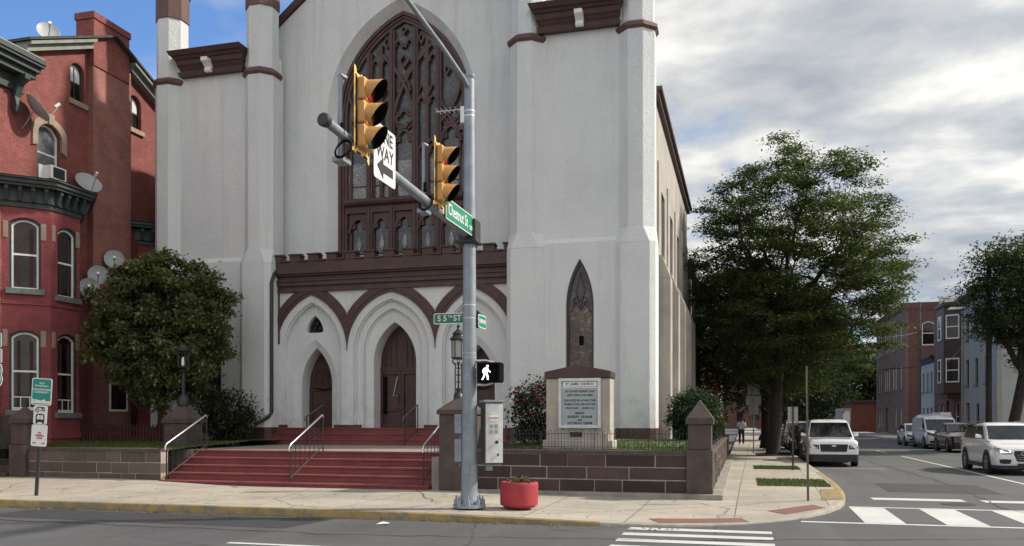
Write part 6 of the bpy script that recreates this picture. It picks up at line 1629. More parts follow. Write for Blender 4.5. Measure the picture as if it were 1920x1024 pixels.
# ------------------------------------------------------------------ cars
def make_car(label, loc, L=4.6, W=1.86, H=1.66, paint=PAINT_W, kind='suv', rz=0.0, lit=False, name='parked_car', group='cars parked along the side street', cat='car', emblem=None):
    """front at local y=0 facing -y, on z=0"""
    t = thing(name, label, cat, loc, group, local=True, rz=rz)
    w = W/2; R = 0.37 if H > 1.6 else 0.335
    fa, ra = 0.90 if L < 4.9 else 0.98, L-0.98
    belt = {'suv': 1.10, 'pickup': 1.07, 'hatch': 0.95, 'sedan': 0.92, 'van': 1.12}[kind]
    hood0 = {'suv': 0.84, 'pickup': 0.95, 'hatch': 0.76, 'sedan': 0.72, 'van': 0.98}[kind]
    cowl = {'suv': 1.16, 'pickup': 1.32, 'hatch': 1.0, 'sedan': 1.25, 'van': 0.95}[kind]
    # lower body: (y, halfwidth, top height, bottom)
    nose = [(0.0, 0.66*w, hood0-0.20, 0.36), (0.04, 0.83*w, hood0-0.04, 0.30), (0.14, 0.92*w, hood0+0.03, 0.25), (0.34, 0.975*w, hood0+0.08, 0.22)] if kind != 'pickup' else \
           [(0.0, 0.84*w, hood0-0.07, 0.32), (0.05, 0.93*w, hood0-0.0, 0.30), (0.16, 0.97*w, hood0+0.05, 0.26), (0.34, 0.985*w, hood0+0.07, 0.30)]
    zb = 0.22 if kind != 'pickup' else 0.26
    st = nose+[(fa, w, hood0+(belt-hood0)*0.62+0.02, zb), (cowl, w, belt, zb), (L*0.5, w, belt+0.01, zb), (ra, w, belt+0.02, zb)]
    tail = belt+0.02 if kind in ('suv', 'hatch', 'van', 'pickup') else belt-0.03
    st += [(L-0.35, 0.985*w, tail, zb+0.02), (L-0.08, 0.94*w, tail-0.02, zb+0.06), (L, 0.86*w, tail-0.12, zb+0.16)]
    dense = []
    for i in range(len(st)-1):
        p0, p1, p2, p3 = st[max(i-1, 0)], st[i], st[i+1], st[min(i+2, len(st)-1)]
        for k in range(3):
            u_ = k/3
            q = [a_+(b_-a_)*u_ for a_, b_ in zip(p1, p2)]
            if 3 <= i <= 7:
                h_ = p1[0]; w_ = p2[0]-p1[0]
                m1 = [(b_-a_)/max(1e-6, p2[0]-p0[0])*w_ for a_, b_ in zip(p0, p2)]; m2 = [(b_-a_)/max(1e-6, p3[0]-p1[0])*w_ for a_, b_ in zip(p1, p3)]
                q = [(2*u_**3-3*u_*u_+1)*a_+(u_**3-2*u_*u_+u_)*ma+(-2*u_**3+3*u_*u_)*b_+(u_**3-u_*u_)*mb for a_, b_, ma, mb in zip(p1, p2, m1, m2)]
                q[0] = p1[0]+w_*u_
            dense.append(tuple(q))
    dense.append(st[-1]); st = dense
    vs = []; fs = []
    def sect(y, hw, zt, z0):
        return [(hw*0.90, z0), (hw*0.975, z0+0.10), (hw*0.995, z0+(zt-z0)*0.42), (hw, z0+(zt-z0)*0.66), (hw*0.975, z0+(zt-z0)*0.90), (hw*0.90, zt-0.015), (hw*0.80, zt+0.012), (hw*0.4, zt+0.032), (0, zt+0.038)]
    for y, hw, zt, z0 in st:
        s = sect(y, hw, zt, z0); full = s+[(-x, z) for x, z in reversed(s[:-1])]
        vs += [(x, y, z) for x, z in full]
    n = 17
    for i in range(len(st)-1):
        for k in range(n-1): a = i*n+k; fs.append((a, a+1, a+n+1, a+n))
        fs.append((i*n+n-1, i*n, (i+1)*n, (i+1)*n+n-1))
    fs += [tuple(range(n)), tuple(reversed(range((len(st)-1)*n, len(st)*n)))]
    m = MB(); m.add(vs, fs)
    body = m.build('body', paint, t, smooth=38)
    # greenhouse: base and roof stations
    if kind in ('suv', 'hatch'): gy = [(cowl-0.16, belt-0.03), (cowl+0.78, H-0.07), (cowl+1.2, H), (L-1.6, H-0.03), (L-0.72, H-0.17), (L-0.10, belt+0.0)]
    elif kind == 'pickup': gy = [(cowl-0.15, belt-0.05), (cowl+0.62, H-0.07), (cowl+0.95, H), (L*0.56, H-0.01), (L*0.62, H-0.08), (L*0.655, belt)]
    elif kind == 'van': gy = [(cowl-0.35, belt-0.05), (cowl+0.45, H-0.14), (cowl+0.85, H), (L-0.8, H), (L-0.15, H-0.06), (L-0.05, belt)]
    else: gy = [(cowl-0.12, belt-0.05), (cowl+0.72, H-0.06), (cowl+1.05, H), (cowl+1.9, H-0.01), (cowl+2.25, H-0.08), (L-0.75, belt)]
    tum = {'van': 0.90, 'pickup': 0.77}.get(kind, 0.76)
    def hw_at(z): f = max(0, min(1, (z-belt)/(H-belt))); return w*(0.95-(0.95-tum)*f)
    rows = []
    ys_top = gy
    vs = []; fs = []
    NB = len(gy)
    for i, (y, z) in enumerate(gy):
        h = hw_at(z); hb = hw_at(belt)
        cr = 0.03 if 0 < i < NB-1 else 0.0
        s = [(h, z-0.05*(1 if 0 < i < NB-1 else 0)), (h*0.93, z), (h*0.5, z+cr*0.8), (0, z+cr)]
        vs += [(x, y, zz) for x, zz in s]+[(-x, y, zz) for x, zz in reversed(s[:-1])]
    n = 7
    for i in range(NB-1):
        for k in range(n-1): a = i*n+k; fs.append((a, a+1, a+n+1, a+n))
    # sides down to the belt line
    base = len(vs); hb = w*0.95
    for i, (y, z) in enumerate(gy): vs += [(hb if 0 < i < NB-1 else hb*0.985, y, belt-0.06), (-(hb if 0 < i < NB-1 else hb*0.985), y, belt-0.06)]
    for i in range(NB-1):
        fs.append((i*n, (i+1)*n, base+2*(i+1), base+2*i)); fs.append((i*n+n-1, base+2*i+1, base+2*(i+1)+1, (i+1)*n+n-1))
    m = MB(); m.add(vs, fs); cab = m.build('cabin', paint, t, smooth=30, bevel=0.02)
    # glass, set 6 mm proud of the cabin
    def lerp2(a, b, f): return (a[0]+(b[0]-a[0])*f, a[1]+(b[1]-a[1])*f)
    (y0, z0), (y1, z1) = gy[0], gy[1]
    g_ = MB(); nrm = Vector((0, -(z1-z0), (y1-y0))).normalized()*0.012; N = 6
    vsg = []; 
    for f in (0.10, 0.5, 0.93):
        y, z = lerp2(gy[0], gy[1], f); h = hw_at(z)*(0.93 if f > .5 else 0.92)
        for k in range(N+1): x = -h+2*h*k/N; vsg.append((x, y+nrm.y-0.03*(1-(x/h)**2), z+nrm.z+0.01*(1-(x/h)**2)))
    g_.add(vsg, [(r*(N+1)+k, r*(N+1)+k+1, (r+1)*(N+1)+k+1, (r+1)*(N+1)+k) for r in range(2) for k in range(N)])
    g_.build('windscreen', GLASS_CAR, t, smooth=60)
    for s in (-1, 1):
        sg = MB(); P = []
        zb_, zt_ = belt+0.03, H-0.115
        def pt(y, z): return (s*(hw_at(z)+0.008), y, z)
        ya = y0+(y1-y0)*0.30+0.02; yb = y1+0.10
        yend_t = gy[-2][0]-0.12; yend_b = gy[-1][0]-0.30 if kind != 'van' else cowl+1.3
        if kind == 'van': yend_t = cowl+1.3
        mid = [yb+(yend_t-yb)*0.40]
        quads = [[(ya+0.12, zb_), (yb+0.06, zt_), (mid[0]-0.05, zt_+0.01), (mid[0]-0.05, zb_)], [(mid[0]+0.05, zb_), (mid[0]+0.05, zt_+0.01), (yend_t, zt_-0.01), (min(yend_b, yend_t+0.35), zb_+0.02)]]
        if kind == 'van': quads = quads[:1]
        for q in quads: sg.add([pt(*p) for p in q], [(0, 1, 2, 3)])
        sg.build('side_windows', GLASS_SIDE, t)
        hd = MB()
        for yy in (mid[0]-0.28, mid[0]+0.85): hd.box(min(s*w*0.985, s*(w+0.018)), max(s*w*0.985, s*(w+0.018)), yy, yy+0.17, belt-0.17, belt-0.135)
        hd.build('door_handles', paint if paint is not PAINT_BLK else CARBLACK, t, bevel=0.006)
        mr = MB(); mr.hexa([(s*(w-0.08), cowl+0.42, belt+0.03), (s*(w+0.16), cowl+0.40, belt+0.05), (s*(w+0.16), cowl+0.50, belt+0.05), (s*(w-0.08), cowl+0.55, belt+0.03)], [(s*(w-0.04), cowl+0.44, belt+0.15), (s*(w+0.15), cowl+0.42, belt+0.20), (s*(w+0.15), cowl+0.50, belt+0.20), (s*(w-0.04), cowl+0.55, belt+0.15)])
        mr.build('mirror', paint, t, bevel=0.03)
        for ay in (fa, ra):
            wa = MB(); wa.tube([(s*(w-0.10), ay, R), (s*(w+0.006), ay, R)], R+0.065, 28); wa.build('wheel_arch', CARBLACK, t, smooth=40)
            ty = MB(); prof = [(R*0.62, 0.0), (R*0.66, 0.012), (R*0.93, 0.016), (R, -0.02), (R, -0.2)]
            rows = [[(s*(w+0.010+d), ay+r*cos(2*pi*k/28), R+r*sin(2*pi*k/28)) for k in range(28)] for r, d in prof]
            ty.add([p for row in rows for p in row], [(i*28+k, i*28+(k+1) % 28, (i+1)*28+(k+1) % 28, (i+1)*28+k) for i in range(4) for k in range(28)])
            wh = ty.build('wheel', TYRE, t, smooth=45)
            rm = MB()
            for k in range(5):
                a = 2*pi*k/5+0.3; da = 0.16
                rm.add([(s*(w+0.014), ay+r*cos(a+q), R+r*sin(a+q)) for r, q in ((R*0.1, -0.6), (R*0.62, -da*1.2), (R*0.62, da*1.2), (R*0.1, 0.6))], [(0, 1, 2, 3)])
            rm.tube([(s*(w-0.02), ay, R), (s*(w+0.022), ay, R)], R*0.16, 12)
            ring0 = [(s*(w+0.012), ay+R*0.64*cos(2*pi*k/28), R+R*0.64*sin(2*pi*k/28)) for k in range(28)]; ring1 = [(s*(w+0.016), ay+R*0.55*cos(2*pi*k/28), R+R*0.55*sin(2*pi*k/28)) for k in range(28)]
            rm.add(ring0+ring1, [(k, (k+1) % 28, 28+(k+1) % 28, 28+k) for k in range(28)])
            rm.build('rim', RIM, wh)
            dk = MB(); dk.tube([(s*(w-0.03), ay, R), (s*(w+0.011), ay, R)], R*0.6, 20); dk.build('brake_disc', CARBLACK, wh)
    # face of the car
    def front_y(x, off=0.012):
        f = abs(x)/w; base = [(0.66, 0.0), (0.83, 0.04), (0.92, 0.14), (0.975, 0.34)] if kind != 'pickup' else [(0.84, 0.0), (0.93, 0.05), (0.97, 0.16), (0.985, 0.34)]
        if f <= base[0][0]: return -off
        for (a, ya_), (b, yb_) in zip(base, base[1:]):
            if f <= b: return ya_+(yb_-ya_)*(f-a)/(b-a)-off
        return 0.34
    def face(m, poly, off=0.012, thick=0.03):
        P = [(x, front_y(x, off), z) for x, z in poly]; k = len(P)
        m.add(P+[(x, y+thick+0.06, z) for x, y, z in P], [tuple(range(k)), tuple(reversed(range(k, 2*k)))]+[(i, (i+1) % k, k+(i+1) % k, k+i) for i in range(k)])
    h0 = hood0
    if kind == 'pickup':
        g_ = MB(); face(g_, [(-0.50*w, h0-0.38), (-0.55*w, h0-0.10), (0.55*w, h0-0.10), (0.50*w, h0-0.38)], 0.022); gr_ = g_.build('grille', CARBLACK, t, bevel=0.012)
        g_ = MB(); g_.add([(0.085*cos(k*pi/8), front_y(0, 0.034), h0-0.16+0.034*sin(k*pi/8)) for k in range(16)], [tuple(range(16))]); g_.build('emblem', CHROME, gr_)
        g_ = MB(); g_.box(-0.5*w, 0.5*w, -0.030, -0.012, h0-0.172, h0-0.148); g_.build('grille_bar', CARBLACK, gr_)
        lows = [(-0.88*w, 0.24), (-0.86*w, 0.42), (0.86*w, 0.42), (0.88*w, 0.24)]
        hl = [(0.57, h0-0.29), (0.58, h0-0.13), (0.83, h0-0.11), (0.955, h0-0.10), (0.955, h0-0.25), (0.83, h0-0.28)]
    else:
        g_ = MB(); face(g_, [(-0.30*w, 0.44), (-0.40*w, h0-0.16), (-0.37*w, h0-0.06), (0.37*w, h0-0.06), (0.40*w, h0-0.16), (0.30*w, 0.44)], 0.016); gr_ = g_.build('grille', CARBLACK, t, bevel=0.01)
        g_ = MB()
        for k in range(3): z = 0.50+k*(h0-0.62)/3; g_.box(-0.31*w, 0.31*w, -0.026, -0.016, z, z+0.012)
        g_.build('grille_bars', RIM, gr_)
        if emblem == 'rings':
            g_ = MB()
            for k in range(4): g_.tube([(-0.123+0.082*k+0.05*cos(q*pi/8), -0.03, h0-0.15+0.05*sin(q*pi/8)) for q in range(17)], 0.006, 6)
            g_.build('emblem', CHROME, gr_)
        lows = [(-0.28*w, 0.30), (-0.28*w, 0.38), (0.28*w, 0.38), (0.28*w, 0.30)]
        hl = [(0.44, h0-0.17), (0.45, h0-0.07), (0.66, h0-0.03), (0.83, h0+0.02), (0.94, h0+0.05), (0.92, h0-0.05), (0.83, h0-0.12), (0.66, h0-0.18)]
        for s in (-1, 1):
            fo = MB(); P = [(s*0.50*w, 0.37), (s*0.46*w, 0.50), (s*0.66*w, 0.515), (s*0.83*w, 0.50), (s*0.80*w, 0.38), (s*0.66*w, 0.36)]; face(fo, P if s > 0 else list(reversed(P)), 0.01); fo.build('air_intake', CARBLACK, t, bevel=0.008)
    def band(m, z0, z1, xm, off=0.014):
        n_ = 24; vs_ = []
        for q in range(n_+1):
            x = -xm+2*xm*q/n_; y = front_y(x, off)
            vs_ += [(x, y, z0), (x, y, z1), (x, y+0.06, z1), (x, y+0.06, z0)]
        m.add(vs_, [(4*q+e, 4*q+(e+1) % 4, 4*(q+1)+(e+1) % 4, 4*(q+1)+e) for q in range(n_) for e in range(4)]+[(0, 1, 2, 3), (4*n_+3, 4*n_+2, 4*n_+1, 4*n_)])
    bp = MB(); band(bp, 0.20, 0.47 if kind == 'pickup' else 0.31, 0.965*w); bp.build('lower_bumper', CARBLACK, t)
    for s in (-1, 1): sl = MB(); sl.box(min(s*(w-0.1), s*(w+0.004)), max(s*(w-0.1), s*(w+0.004)), fa+R+0.05, ra-R-0.05, 0.20, 0.335); sl.build('sill', CARBLACK, t)
    lo = MB(); face(lo, lows, 0.018); lo.build('lower_grille', CARBLACK, t)
    for s in (-1, 1):
        P = [(s*x*w, z) for x, z in hl]; hh_ = MB(); face(hh_, P if s > 0 else list(reversed(P)), 0.010); 
        h_ = hh_.build('headlight', CARBLACK if not lit else HEADLAMP, t, bevel=0.006)
        x0, x1 = (hl[0][0]+0.05)*w, (hl[0][0]+0.36)*w; zc = h0-0.085 if kind != 'pickup' else h0-0.22
        q_ = MB(); face(q_, [(s*x0, zc-0.035), (s*x0, zc+0.035), (s*x1, zc+0.045), (s*x1, zc-0.03)] if s > 0 else [(s*x1, zc-0.03), (s*x1, zc+0.045), (s*x0, zc+0.035), (s*x0, zc-0.035)], 0.016, 0.01); q_.build('lamp_unit', HEADLAMP_ON if lit else HEADLAMP, h_)
    if kind == 'suv':
        rl = MB()
        for s in (-1, 1): rl.tube([(s*tum*w*0.93, cowl+1.0, H+0.02), (s*tum*w*0.93, cowl+1.1, H+0.05), (s*tum*w*0.93, L-0.9, H+0.045), (s*tum*w*0.93, L-0.8, H)], 0.017, 6)
        rl.build('roof_rails', RIM, t)
    if kind == 'pickup':
        b_ = MB(); b_.box(-w*0.86, w*0.86, L*0.67, L-0.12, belt-0.0, belt+0.062); b_.build('bed_cover', CARBLACK, t)
    return t
make_car('white pickup truck with a wide black grille parked at the left kerb', (3.25, 33.95, 0), 5.0, 1.82, 1.76, PAINT_W, 'pickup', emblem='oval')
make_car('white sport utility car with a lit headlight driving towards the crosswalk at the right', (8.62, 30.2, 0), 4.63, 1.90, 1.66, PAINT_W, 'suv', lit=True, name='moving_car', group=None, emblem='rings')
make_car('dark car parked directly behind the white pickup at the left kerb', (3.15, 40.4, 0), 4.6, 1.82, 1.62, PAINT_BLK, 'suv')
make_car('grey car second behind the white pickup at the left kerb', (3.25, 47.4, 0), 4.5, 1.80, 1.55, PAINT_GRY, 'hatch')
make_car('silver car third behind the white pickup at the left kerb', (3.25, 53.2, 0), 4.6, 1.82, 1.68, PAINT_SLV, 'suv')
make_car('dark car far back at the left kerb beyond the silver one', (3.25, 59.2, 0), 4.6, 1.80, 1.50, PAINT_BLK, 'sedan')
make_car('distant white car in the lane just right of the pickup roof', (5.6, 64.0, 0), 4.5, 1.80, 1.50, PAINT_W, 'sedan', name='moving_car', group=None)
make_car('dark maroon car with a bright windscreen parked at the right kerb', (11.6, 50.2, 0), 4.6, 1.84, 1.62, PAINT_RED, 'suv')
make_car('small white hatchback parked farthest at the right kerb', (11.55, 63.0, 0), 4.2, 1.74, 1.52, PAINT_W, 'hatch')
v_ = make_car('white work van with a loaded roof rack parked behind the maroon car', (11.6, 56.2, 0), 5.2, 1.90, 1.98, PAINT_W, 'van', cat='van')
m = MB()
for y in (1.9, 2.9, 3.9): m.box(-0.8, 0.8, y, y+0.05, 2.0, 2.08)
for x in (-0.55, -0.2): m.box(x, x+0.05, 1.2, 4.6, 2.081, 2.14)
for k in range(9): m.box(-0.549, -0.16, 1.3+k*0.36, 1.34+k*0.36, 2.10, 2.13)
m.box(0.15, 0.75, 1.8, 4.2, 2.082, 2.24)
m.build('roof_rack', ALU, v_)
make_car('black car parked at the right kerb half hidden behind the moving white car', (11.55, 37.8, 0), 4.6, 1.80, 1.45, PAINT_BLK, 'sedan')
for i, (x, y, lab) in enumerate(((13.1, 48.2, 'dark blue wheeled bin nearest the maroon car on the right pavement'), (13.3, 46.6, 'middle one of the dark wheeled bins on the right pavement'), (13.2, 45.0, 'dark wheeled bin nearest the black car on the right pavement'))):
    t = thing('wheeled_bin', lab, 'bin', (x, y, 0.15), 'wheeled bins on the right pavement')
    m = MB(); m.hexa([(x-0.24, y-0.25, 0.2), (x+0.24, y-0.25, 0.2), (x+0.24, y+0.25, 0.2), (x-0.24, y+0.25, 0.2)], [(x-0.33, y-0.36, 1.15), (x+0.33, y-0.36, 1.15), (x+0.33, y+0.36, 1.15), (x-0.33, y+0.36, 1.15)]); m.build('tub', PLASTIC_DK, t, bevel=0.03)
    m = MB(); m.hexa([(x-0.36, y-0.40, 1.152), (x+0.36, y-0.40, 1.152), (x+0.36, y+0.40, 1.152), (x-0.36, y+0.40, 1.152)], [(x-0.30, y-0.3, 1.24), (x+0.30, y-0.3, 1.24), (x+0.30, y+0.34, 1.24), (x-0.30, y+0.34, 1.24)]); m.build('lid', PLASTIC_DK, t, bevel=0.03)
    m = MB()
    for s in (-1, 1): m.tube([(x+s*0.25, y+0.25, 0.26), (x+s*0.31, y+0.25, 0.26)], 0.11, 14)
    m.build('wheels', TYRE, t)

# ------------------------------------------------------------------ houses across the side street (their fronts face -x)
HXR = 16.3
def MLf(x, y): return frame_mat((x, y, 0), (0, -1, 0), (1, 0, 0))     # local x runs towards the camera, local y into the house
def rowhouse(label, y0, y1, H, wall, depth_, name='row_house', x=HXR, wins=(), doors=(), cornice=None, side=None, cat='house', glass_=GLASS, rise=0.12, fr=HOUSE_TRIM):
    t = thing(name, label, cat, (x, (y0+y1)/2, 0.15)); L = y1-y0; M = MLf(x, y1)
    holes = [seg_arch(cx, w_, z0, z1, rise) for cx, z0, z1, w_ in wins]+[seg_arch(cx, w_, 0.35, z1, rise) for cx, z1, w_ in doors]
    m = MB(M); m.panel([(0, 0), (L, 0), (L, H), (0, H)], holes, 0, 0.3)
    m.build('front_wall', wall, t)
    m = MB(); m.box(x+0.301, x+depth_, y0, y0+0.3, 0, H); m.build('south_wall', side or wall, t)
    m = MB(); m.box(x+0.301, x+depth_, y1-0.3, y1, 0, H); m.box(x+depth_-0.3, x+depth_, y0+0.3, y1-0.3, 0, H); m.build('back_walls', wall, t)
    for cx, z0, z1, w_ in wins: window(t, M, cx, z0, z1, w_, rise, fr=fr, glass_=glass_, y=0.10, t=0.06)
    for cx, z1, w_ in doors:
        d = MB(M); d.panel(seg_arch(cx, w_, 0.35, z1, rise), [], 0.16, 0.22); d.ring(seg_arch(cx, w_-0.2, 0.5, z1-0.9, 0), seg_arch(cx, w_-0.4, 0.7, z1-1.1, 0), 0.12, 0.16); dd_ = d.build('door', DOORWOOD, t)
        d = MB(M); d.box(cx-w_/2-0.1, cx+w_/2+0.1, -0.6, 0.2, 0.0, 0.33); d.build('stoop', CONCRETE_OLD, t, bevel=0.02)
    r = MB(); r.box(x-0.02, x+depth_, y0+0.005, y1-0.005, H+0.001, H+0.15); r.build('roof', SHINGLE, t)
    if cornice is not None:
        c = MB(M)
        for o_, a, b in ((0.08, -0.5, -0.35), (0.2, -0.35, -0.12), (0.36, -0.12, 0.0), (0.42, 0.0, 0.16)): c.box(-0.0, L, -o_, 0.05, H+a, H+b)
        c.build('cornice', cornice, t, bevel=0.015)
    return t
# blue grey house with pale side wall
gh = rowhouse('blue grey three storey house with a pale blank side wall behind the bent tree', 63.4, 72.6, 11.0, GREY_HOUSE, 13, wins=[(cx, z, z+1.9, 0.85) for cx in (1.4, 4.0, 6.6) for z in (4.4, 7.9)]+[(4.3, 1.0, 3.0, 0.85), (7.0, 1.0, 3.0, 0.85)], doors=[(1.5, 3.1, 1.1)], cornice=HOUSE_TRIM, side=PALE_HOUSE)
m = MB(); m.panel([(HXR, 11.0), (HXR+13, 11.0), (HXR+6.5, 13.2)], [], 63.4, 63.7); m.build('gable', PALE_HOUSE, gh)
m = MB()
for s, (a, b) in enumerate((((HXR-0.5, 10.9), (HXR+6.5, 13.3)), ((HXR+6.5, 13.3), (HXR+13.5, 10.9)))):
    m.add([(a[0], 63.0, a[1]), (b[0], 63.0, b[1]), (b[0], 72.7, b[1]), (a[0], 72.7, a[1]), (a[0], 63.0, a[1]+0.2), (b[0], 63.0, b[1]+0.2), (b[0], 72.7, b[1]+0.2), (a[0], 72.7, a[1]+0.2)], [(0,3,2,1),(4,5,6,7),(0,1,5,4),(1,2,6,5),(2,3,7,6),(3,0,4,7)])
m.build('pitched_roof', SHINGLE, gh)
m = MB(); m.tube([(HXR-0.08, 72.5, 0.2), (HXR-0.08, 72.5, 10.8)], 0.06, 6); m.build('downpipe', BLUE_ROW, gh)
# red house with projecting two-storey oriel
rh = rowhouse('dull red row house with a dark brown two storey oriel window', 72.65, 82.9, 10.6, ROW_BRICK, 12, wins=[(1.5, 1.0, 3.1, 0.8), (3.3, 1.0, 3.1, 0.8), (8.3, 0.9, 3.2, 1.5), (1.6, 4.6, 6.5, 0.8), (3.4, 4.6, 6.5, 0.8), (1.8, 7.6, 9.6, 1.1)], doors=[(5.3, 3.4, 1.1)], cornice=None, rise=0.2, fr=WHITE_FRAME)
MR_ = MLf(HXR, 82.9)
m = MB(); x0 = HXR-1.15
oy0, oy1 = 72.9, 76.9
m.prism([(HXR+0.02, oy0), (HXR+0.02, oy1), (x0, oy1-0.7), (x0, oy0+0.7)], 3.85, 10.7)
m.prism([(HXR+0.02, oy0-0.1), (HXR+0.02, oy1+0.1), (x0-0.12, oy1-0.6), (x0-0.12, oy0+0.6)], 10.7, 11.0)
m.prism([(HXR+0.02, oy0+0.3), (HXR+0.02, oy1-0.3), (x0+0.3, oy1-0.9), (x0+0.3, oy0+0.9)], 3.5, 3.85)
orl = m.build('oriel', ORIEL_WOOD, rh, bevel=0.02)
for z in (4.7, 8.1):
    Mf = MLf(x0-0.02, oy1-0.7); L = oy1-oy0-1.4
    fz_ = 1.9
    Ms = frame_mat((HXR, oy0, 0), (-(HXR-x0), 0.7, 0), (0.7, (HXR-x0), 0))
    Ms = frame_mat((x0, oy0+0.7, 0), (HXR-x0, -0.7, 0), (0.7, HXR-x0, 0))
    for Mx, cx in ((Ms, 0.67), (Mf, L/2)):
        o = MB(Mx); o.ring(seg_arch(cx, 1.0, z, z+fz_, 0), seg_arch(cx, 0.84, z+0.1, z+fz_-0.1, 0), -0.06, 0.02, True); o.box(cx-0.42, cx+0.42, -0.05, 0.01, z+0.92, z+1.0); f = o.build('window', WHITE_FRAME, rh)
        o = MB(Mx); o.box(cx-0.43, cx+0.43, -0.03, -0.005, z+0.08, z+fz_-0.08); o.build('pane', GLASS, f)
m = MB(); m.box(HXR-0.03, HXR+0.8, 78.0, 81.6, 10.75, 11.2); m.extrude_x([(78.6, 10.76), (81.0, 10.76), (79.8, 12.2)], HXR-0.2, HXR+1.5); m.build('dormer', SIGN_GREY, rh)
m = MB(); m.box(HXR+1, HXR+1.9, 75, 76, 10.76, 12.4); m.build('chimney', SCHOOL_BRICK, rh)
rowhouse('low light blue two storey row house with narrow windows', 82.95, 88.6, 7.4, BLUE_ROW, 11, wins=[(cx, z, z+1.7, 0.75) for cx in (1.1, 2.9, 4.6) for z in (1.2, 4.4)], cornice=HOUSE_TRIM, rise=0.0)
sc_ = rowhouse('large dark brick three storey school block with rows of tall windows', 97.0, 117.0, 13.9, SCHOOL_FRONT, 30, name='school_building', wins=[(cx, z, z+2.6, 1.1) for cx in (2.0, 3.5, 6.6, 8.1, 9.6, 12.7, 14.2, 17.4) for z in (5.2, 9.6)]+[(cx, 1.0, 3.2, 1.1) for cx in (2.0, 3.5, 14.2, 17.4)], doors=[(8.1, 3.3, 1.9)], cornice=SCHOOL_BRICK, side=SCHOOL_BRICK, cat='building', rise=0.3, glass_=GLASS, fr=WHITE_FRAME)
m = MB(); Ms = frame_mat((HXR, 97.0, 0), (1, 0, 0), (0, 1, 0))
for cx in (2.2,):
    for z in (9.6, 5.2): window(sc_, Ms, cx, z, z+2.4, 1.2, 0.3, y=-0.1, fr=WHITE_FRAME)
m.box(HXR-0.1, HXR+30, 96.88, 97.0, 13.3, 13.95); m.build('side_cornice', SCHOOL_BRICK, sc_)
sh = thing('brick_shed', 'low red brick shed with a white door at the far end of the street', 'shed', (15.0, 128, 0))
m = MB(); m.box(14.3, 18.2, 126, 134, 0, 4.2); m.build('wall', bricks('shed_brick', (0.19, 0.055, 0.04), (0.15, 0.045, 0.035), (0.12, 0.07, 0.06), bw=0.3, bh=0.1), sh)
m = MB(); m.box(14.0, 18.5, 125.7, 134.3, 4.2, 4.5); m.build('roof', SHINGLE, sh)
m = MB(); m.box(13.2, 14.1, 125.8, 125.95, 0.1, 3.0); m.build('door', SIGN_W, sh)
m = MB(); m.box(12.9, 14.29, 126, 133, 0, 3.4); m.build('porch_wall', GREY_HOUSE, sh)
# buildings behind the church on the near side of the street
ra_ = thing('rear_hall', 'grey rendered hall with pilasters right behind the church among the trees', 'building', (-7, 50, 0))
m = MB(); m.box(-18, -3.0, 44.5, 60, 0, 9.6); m.build('wall', REAR_STUCCO, ra_)
m = MB()
for y in (45, 47.6, 50.2, 52.8, 55.4, 58.0, 59.6): m.box(-3.001, -2.62, y-0.3, y+0.3, 0, 9.0)
m.build('pilasters', REAR_STUCCO, ra_, bevel=0.02)
for y in (46.3, 48.9, 51.5, 54.1, 56.7): window(ra_, frame_mat((-2.98, 0, 0), (0, 1, 0), (-1, 0, 0)), y, 2.2, 5.0, 1.1, 0.2, y=-0.08)
m = MB(); m.box(-18.2, -2.5, 44.3, 60.2, 9.6, 9.95); m.build('roof', SHINGLE, ra_)
m = MB(); m.box(-4.4, -3.5, 47, 48, 9.951, 12.6); m.build('chimney', ROW_BRICK, ra_, bevel=0.02)
def farhouse(label, y0, y1, H, wall, x=-1.9, wins=True):
    t = thing('row_house', label, 'house', (x, (y0+y1)/2, 0)); M = frame_mat((x, y0, 0), (0, 1, 0), (-1, 0, 0)); L = y1-y0
    ws_ = [(cx, z, z+1.7, 0.9) for cx in (1.2, 3.0, 4.8) for z in (1.2, 4.4) if cx < L-0.6]
    m = MB(M); m.panel([(0, 0), (L, 0), (L, H), (0, H)], [seg_arch(c[0], c[3], c[1], c[2], 0.1) for c in ws_], 0, 0.3); m.M = None
    m.box(x-9, x-0.301, y0, y0+0.3, 0, H); m.box(x-9, x-0.301, y1-0.3, y1, 0, H); m.build('wall', wall, t)
    for c in ws_: window(t, M, *c, 0.1, y=0.1)
    m = MB(); m.box(x-9.2, x+0.3, y0-0.01, y1+0.01, H+0.001, H+0.3); m.build('roof', SHINGLE, t)
    return t
farhouse('orange red row house glimpsed left of the trees on the near pavement', 66, 72, 7.6, plain('orange_red_paint', (0.32, 0.085, 0.045), 0.8, 0.2, 3))
farhouse('pale row house beyond the orange red one', 72.2, 78.5, 8.0, PALE_HOUSE)
farhouse('dull brick row house farthest along the near pavement', 78.7, 85, 8.4, ROW_BRICK)
# street end
eb = thing('apartment_block', 'distant brown brick block closing the far end of the street', 'building', (-2, 190, 0))
m = MB(); Mx = frame_mat((-22, 185, 0), (1, 0, 0), (0, 1, 0)); hs = [seg_arch(2+3.2*i, 1.3, z, z+2, 0) for i in range(11) for z in (1.5, 5.0, 8.5)]
m.M = Mx; m.panel([(0, 0), (38, 0), (38, 12), (0, 12)], hs, 0, 0.4); m.build('wall', SCHOOL_BRICK, eb)
m = MB(); m.box(-22, 16, 185.2, 195, 0.0, 12.2); m.build('inner_block', GLASS, eb)

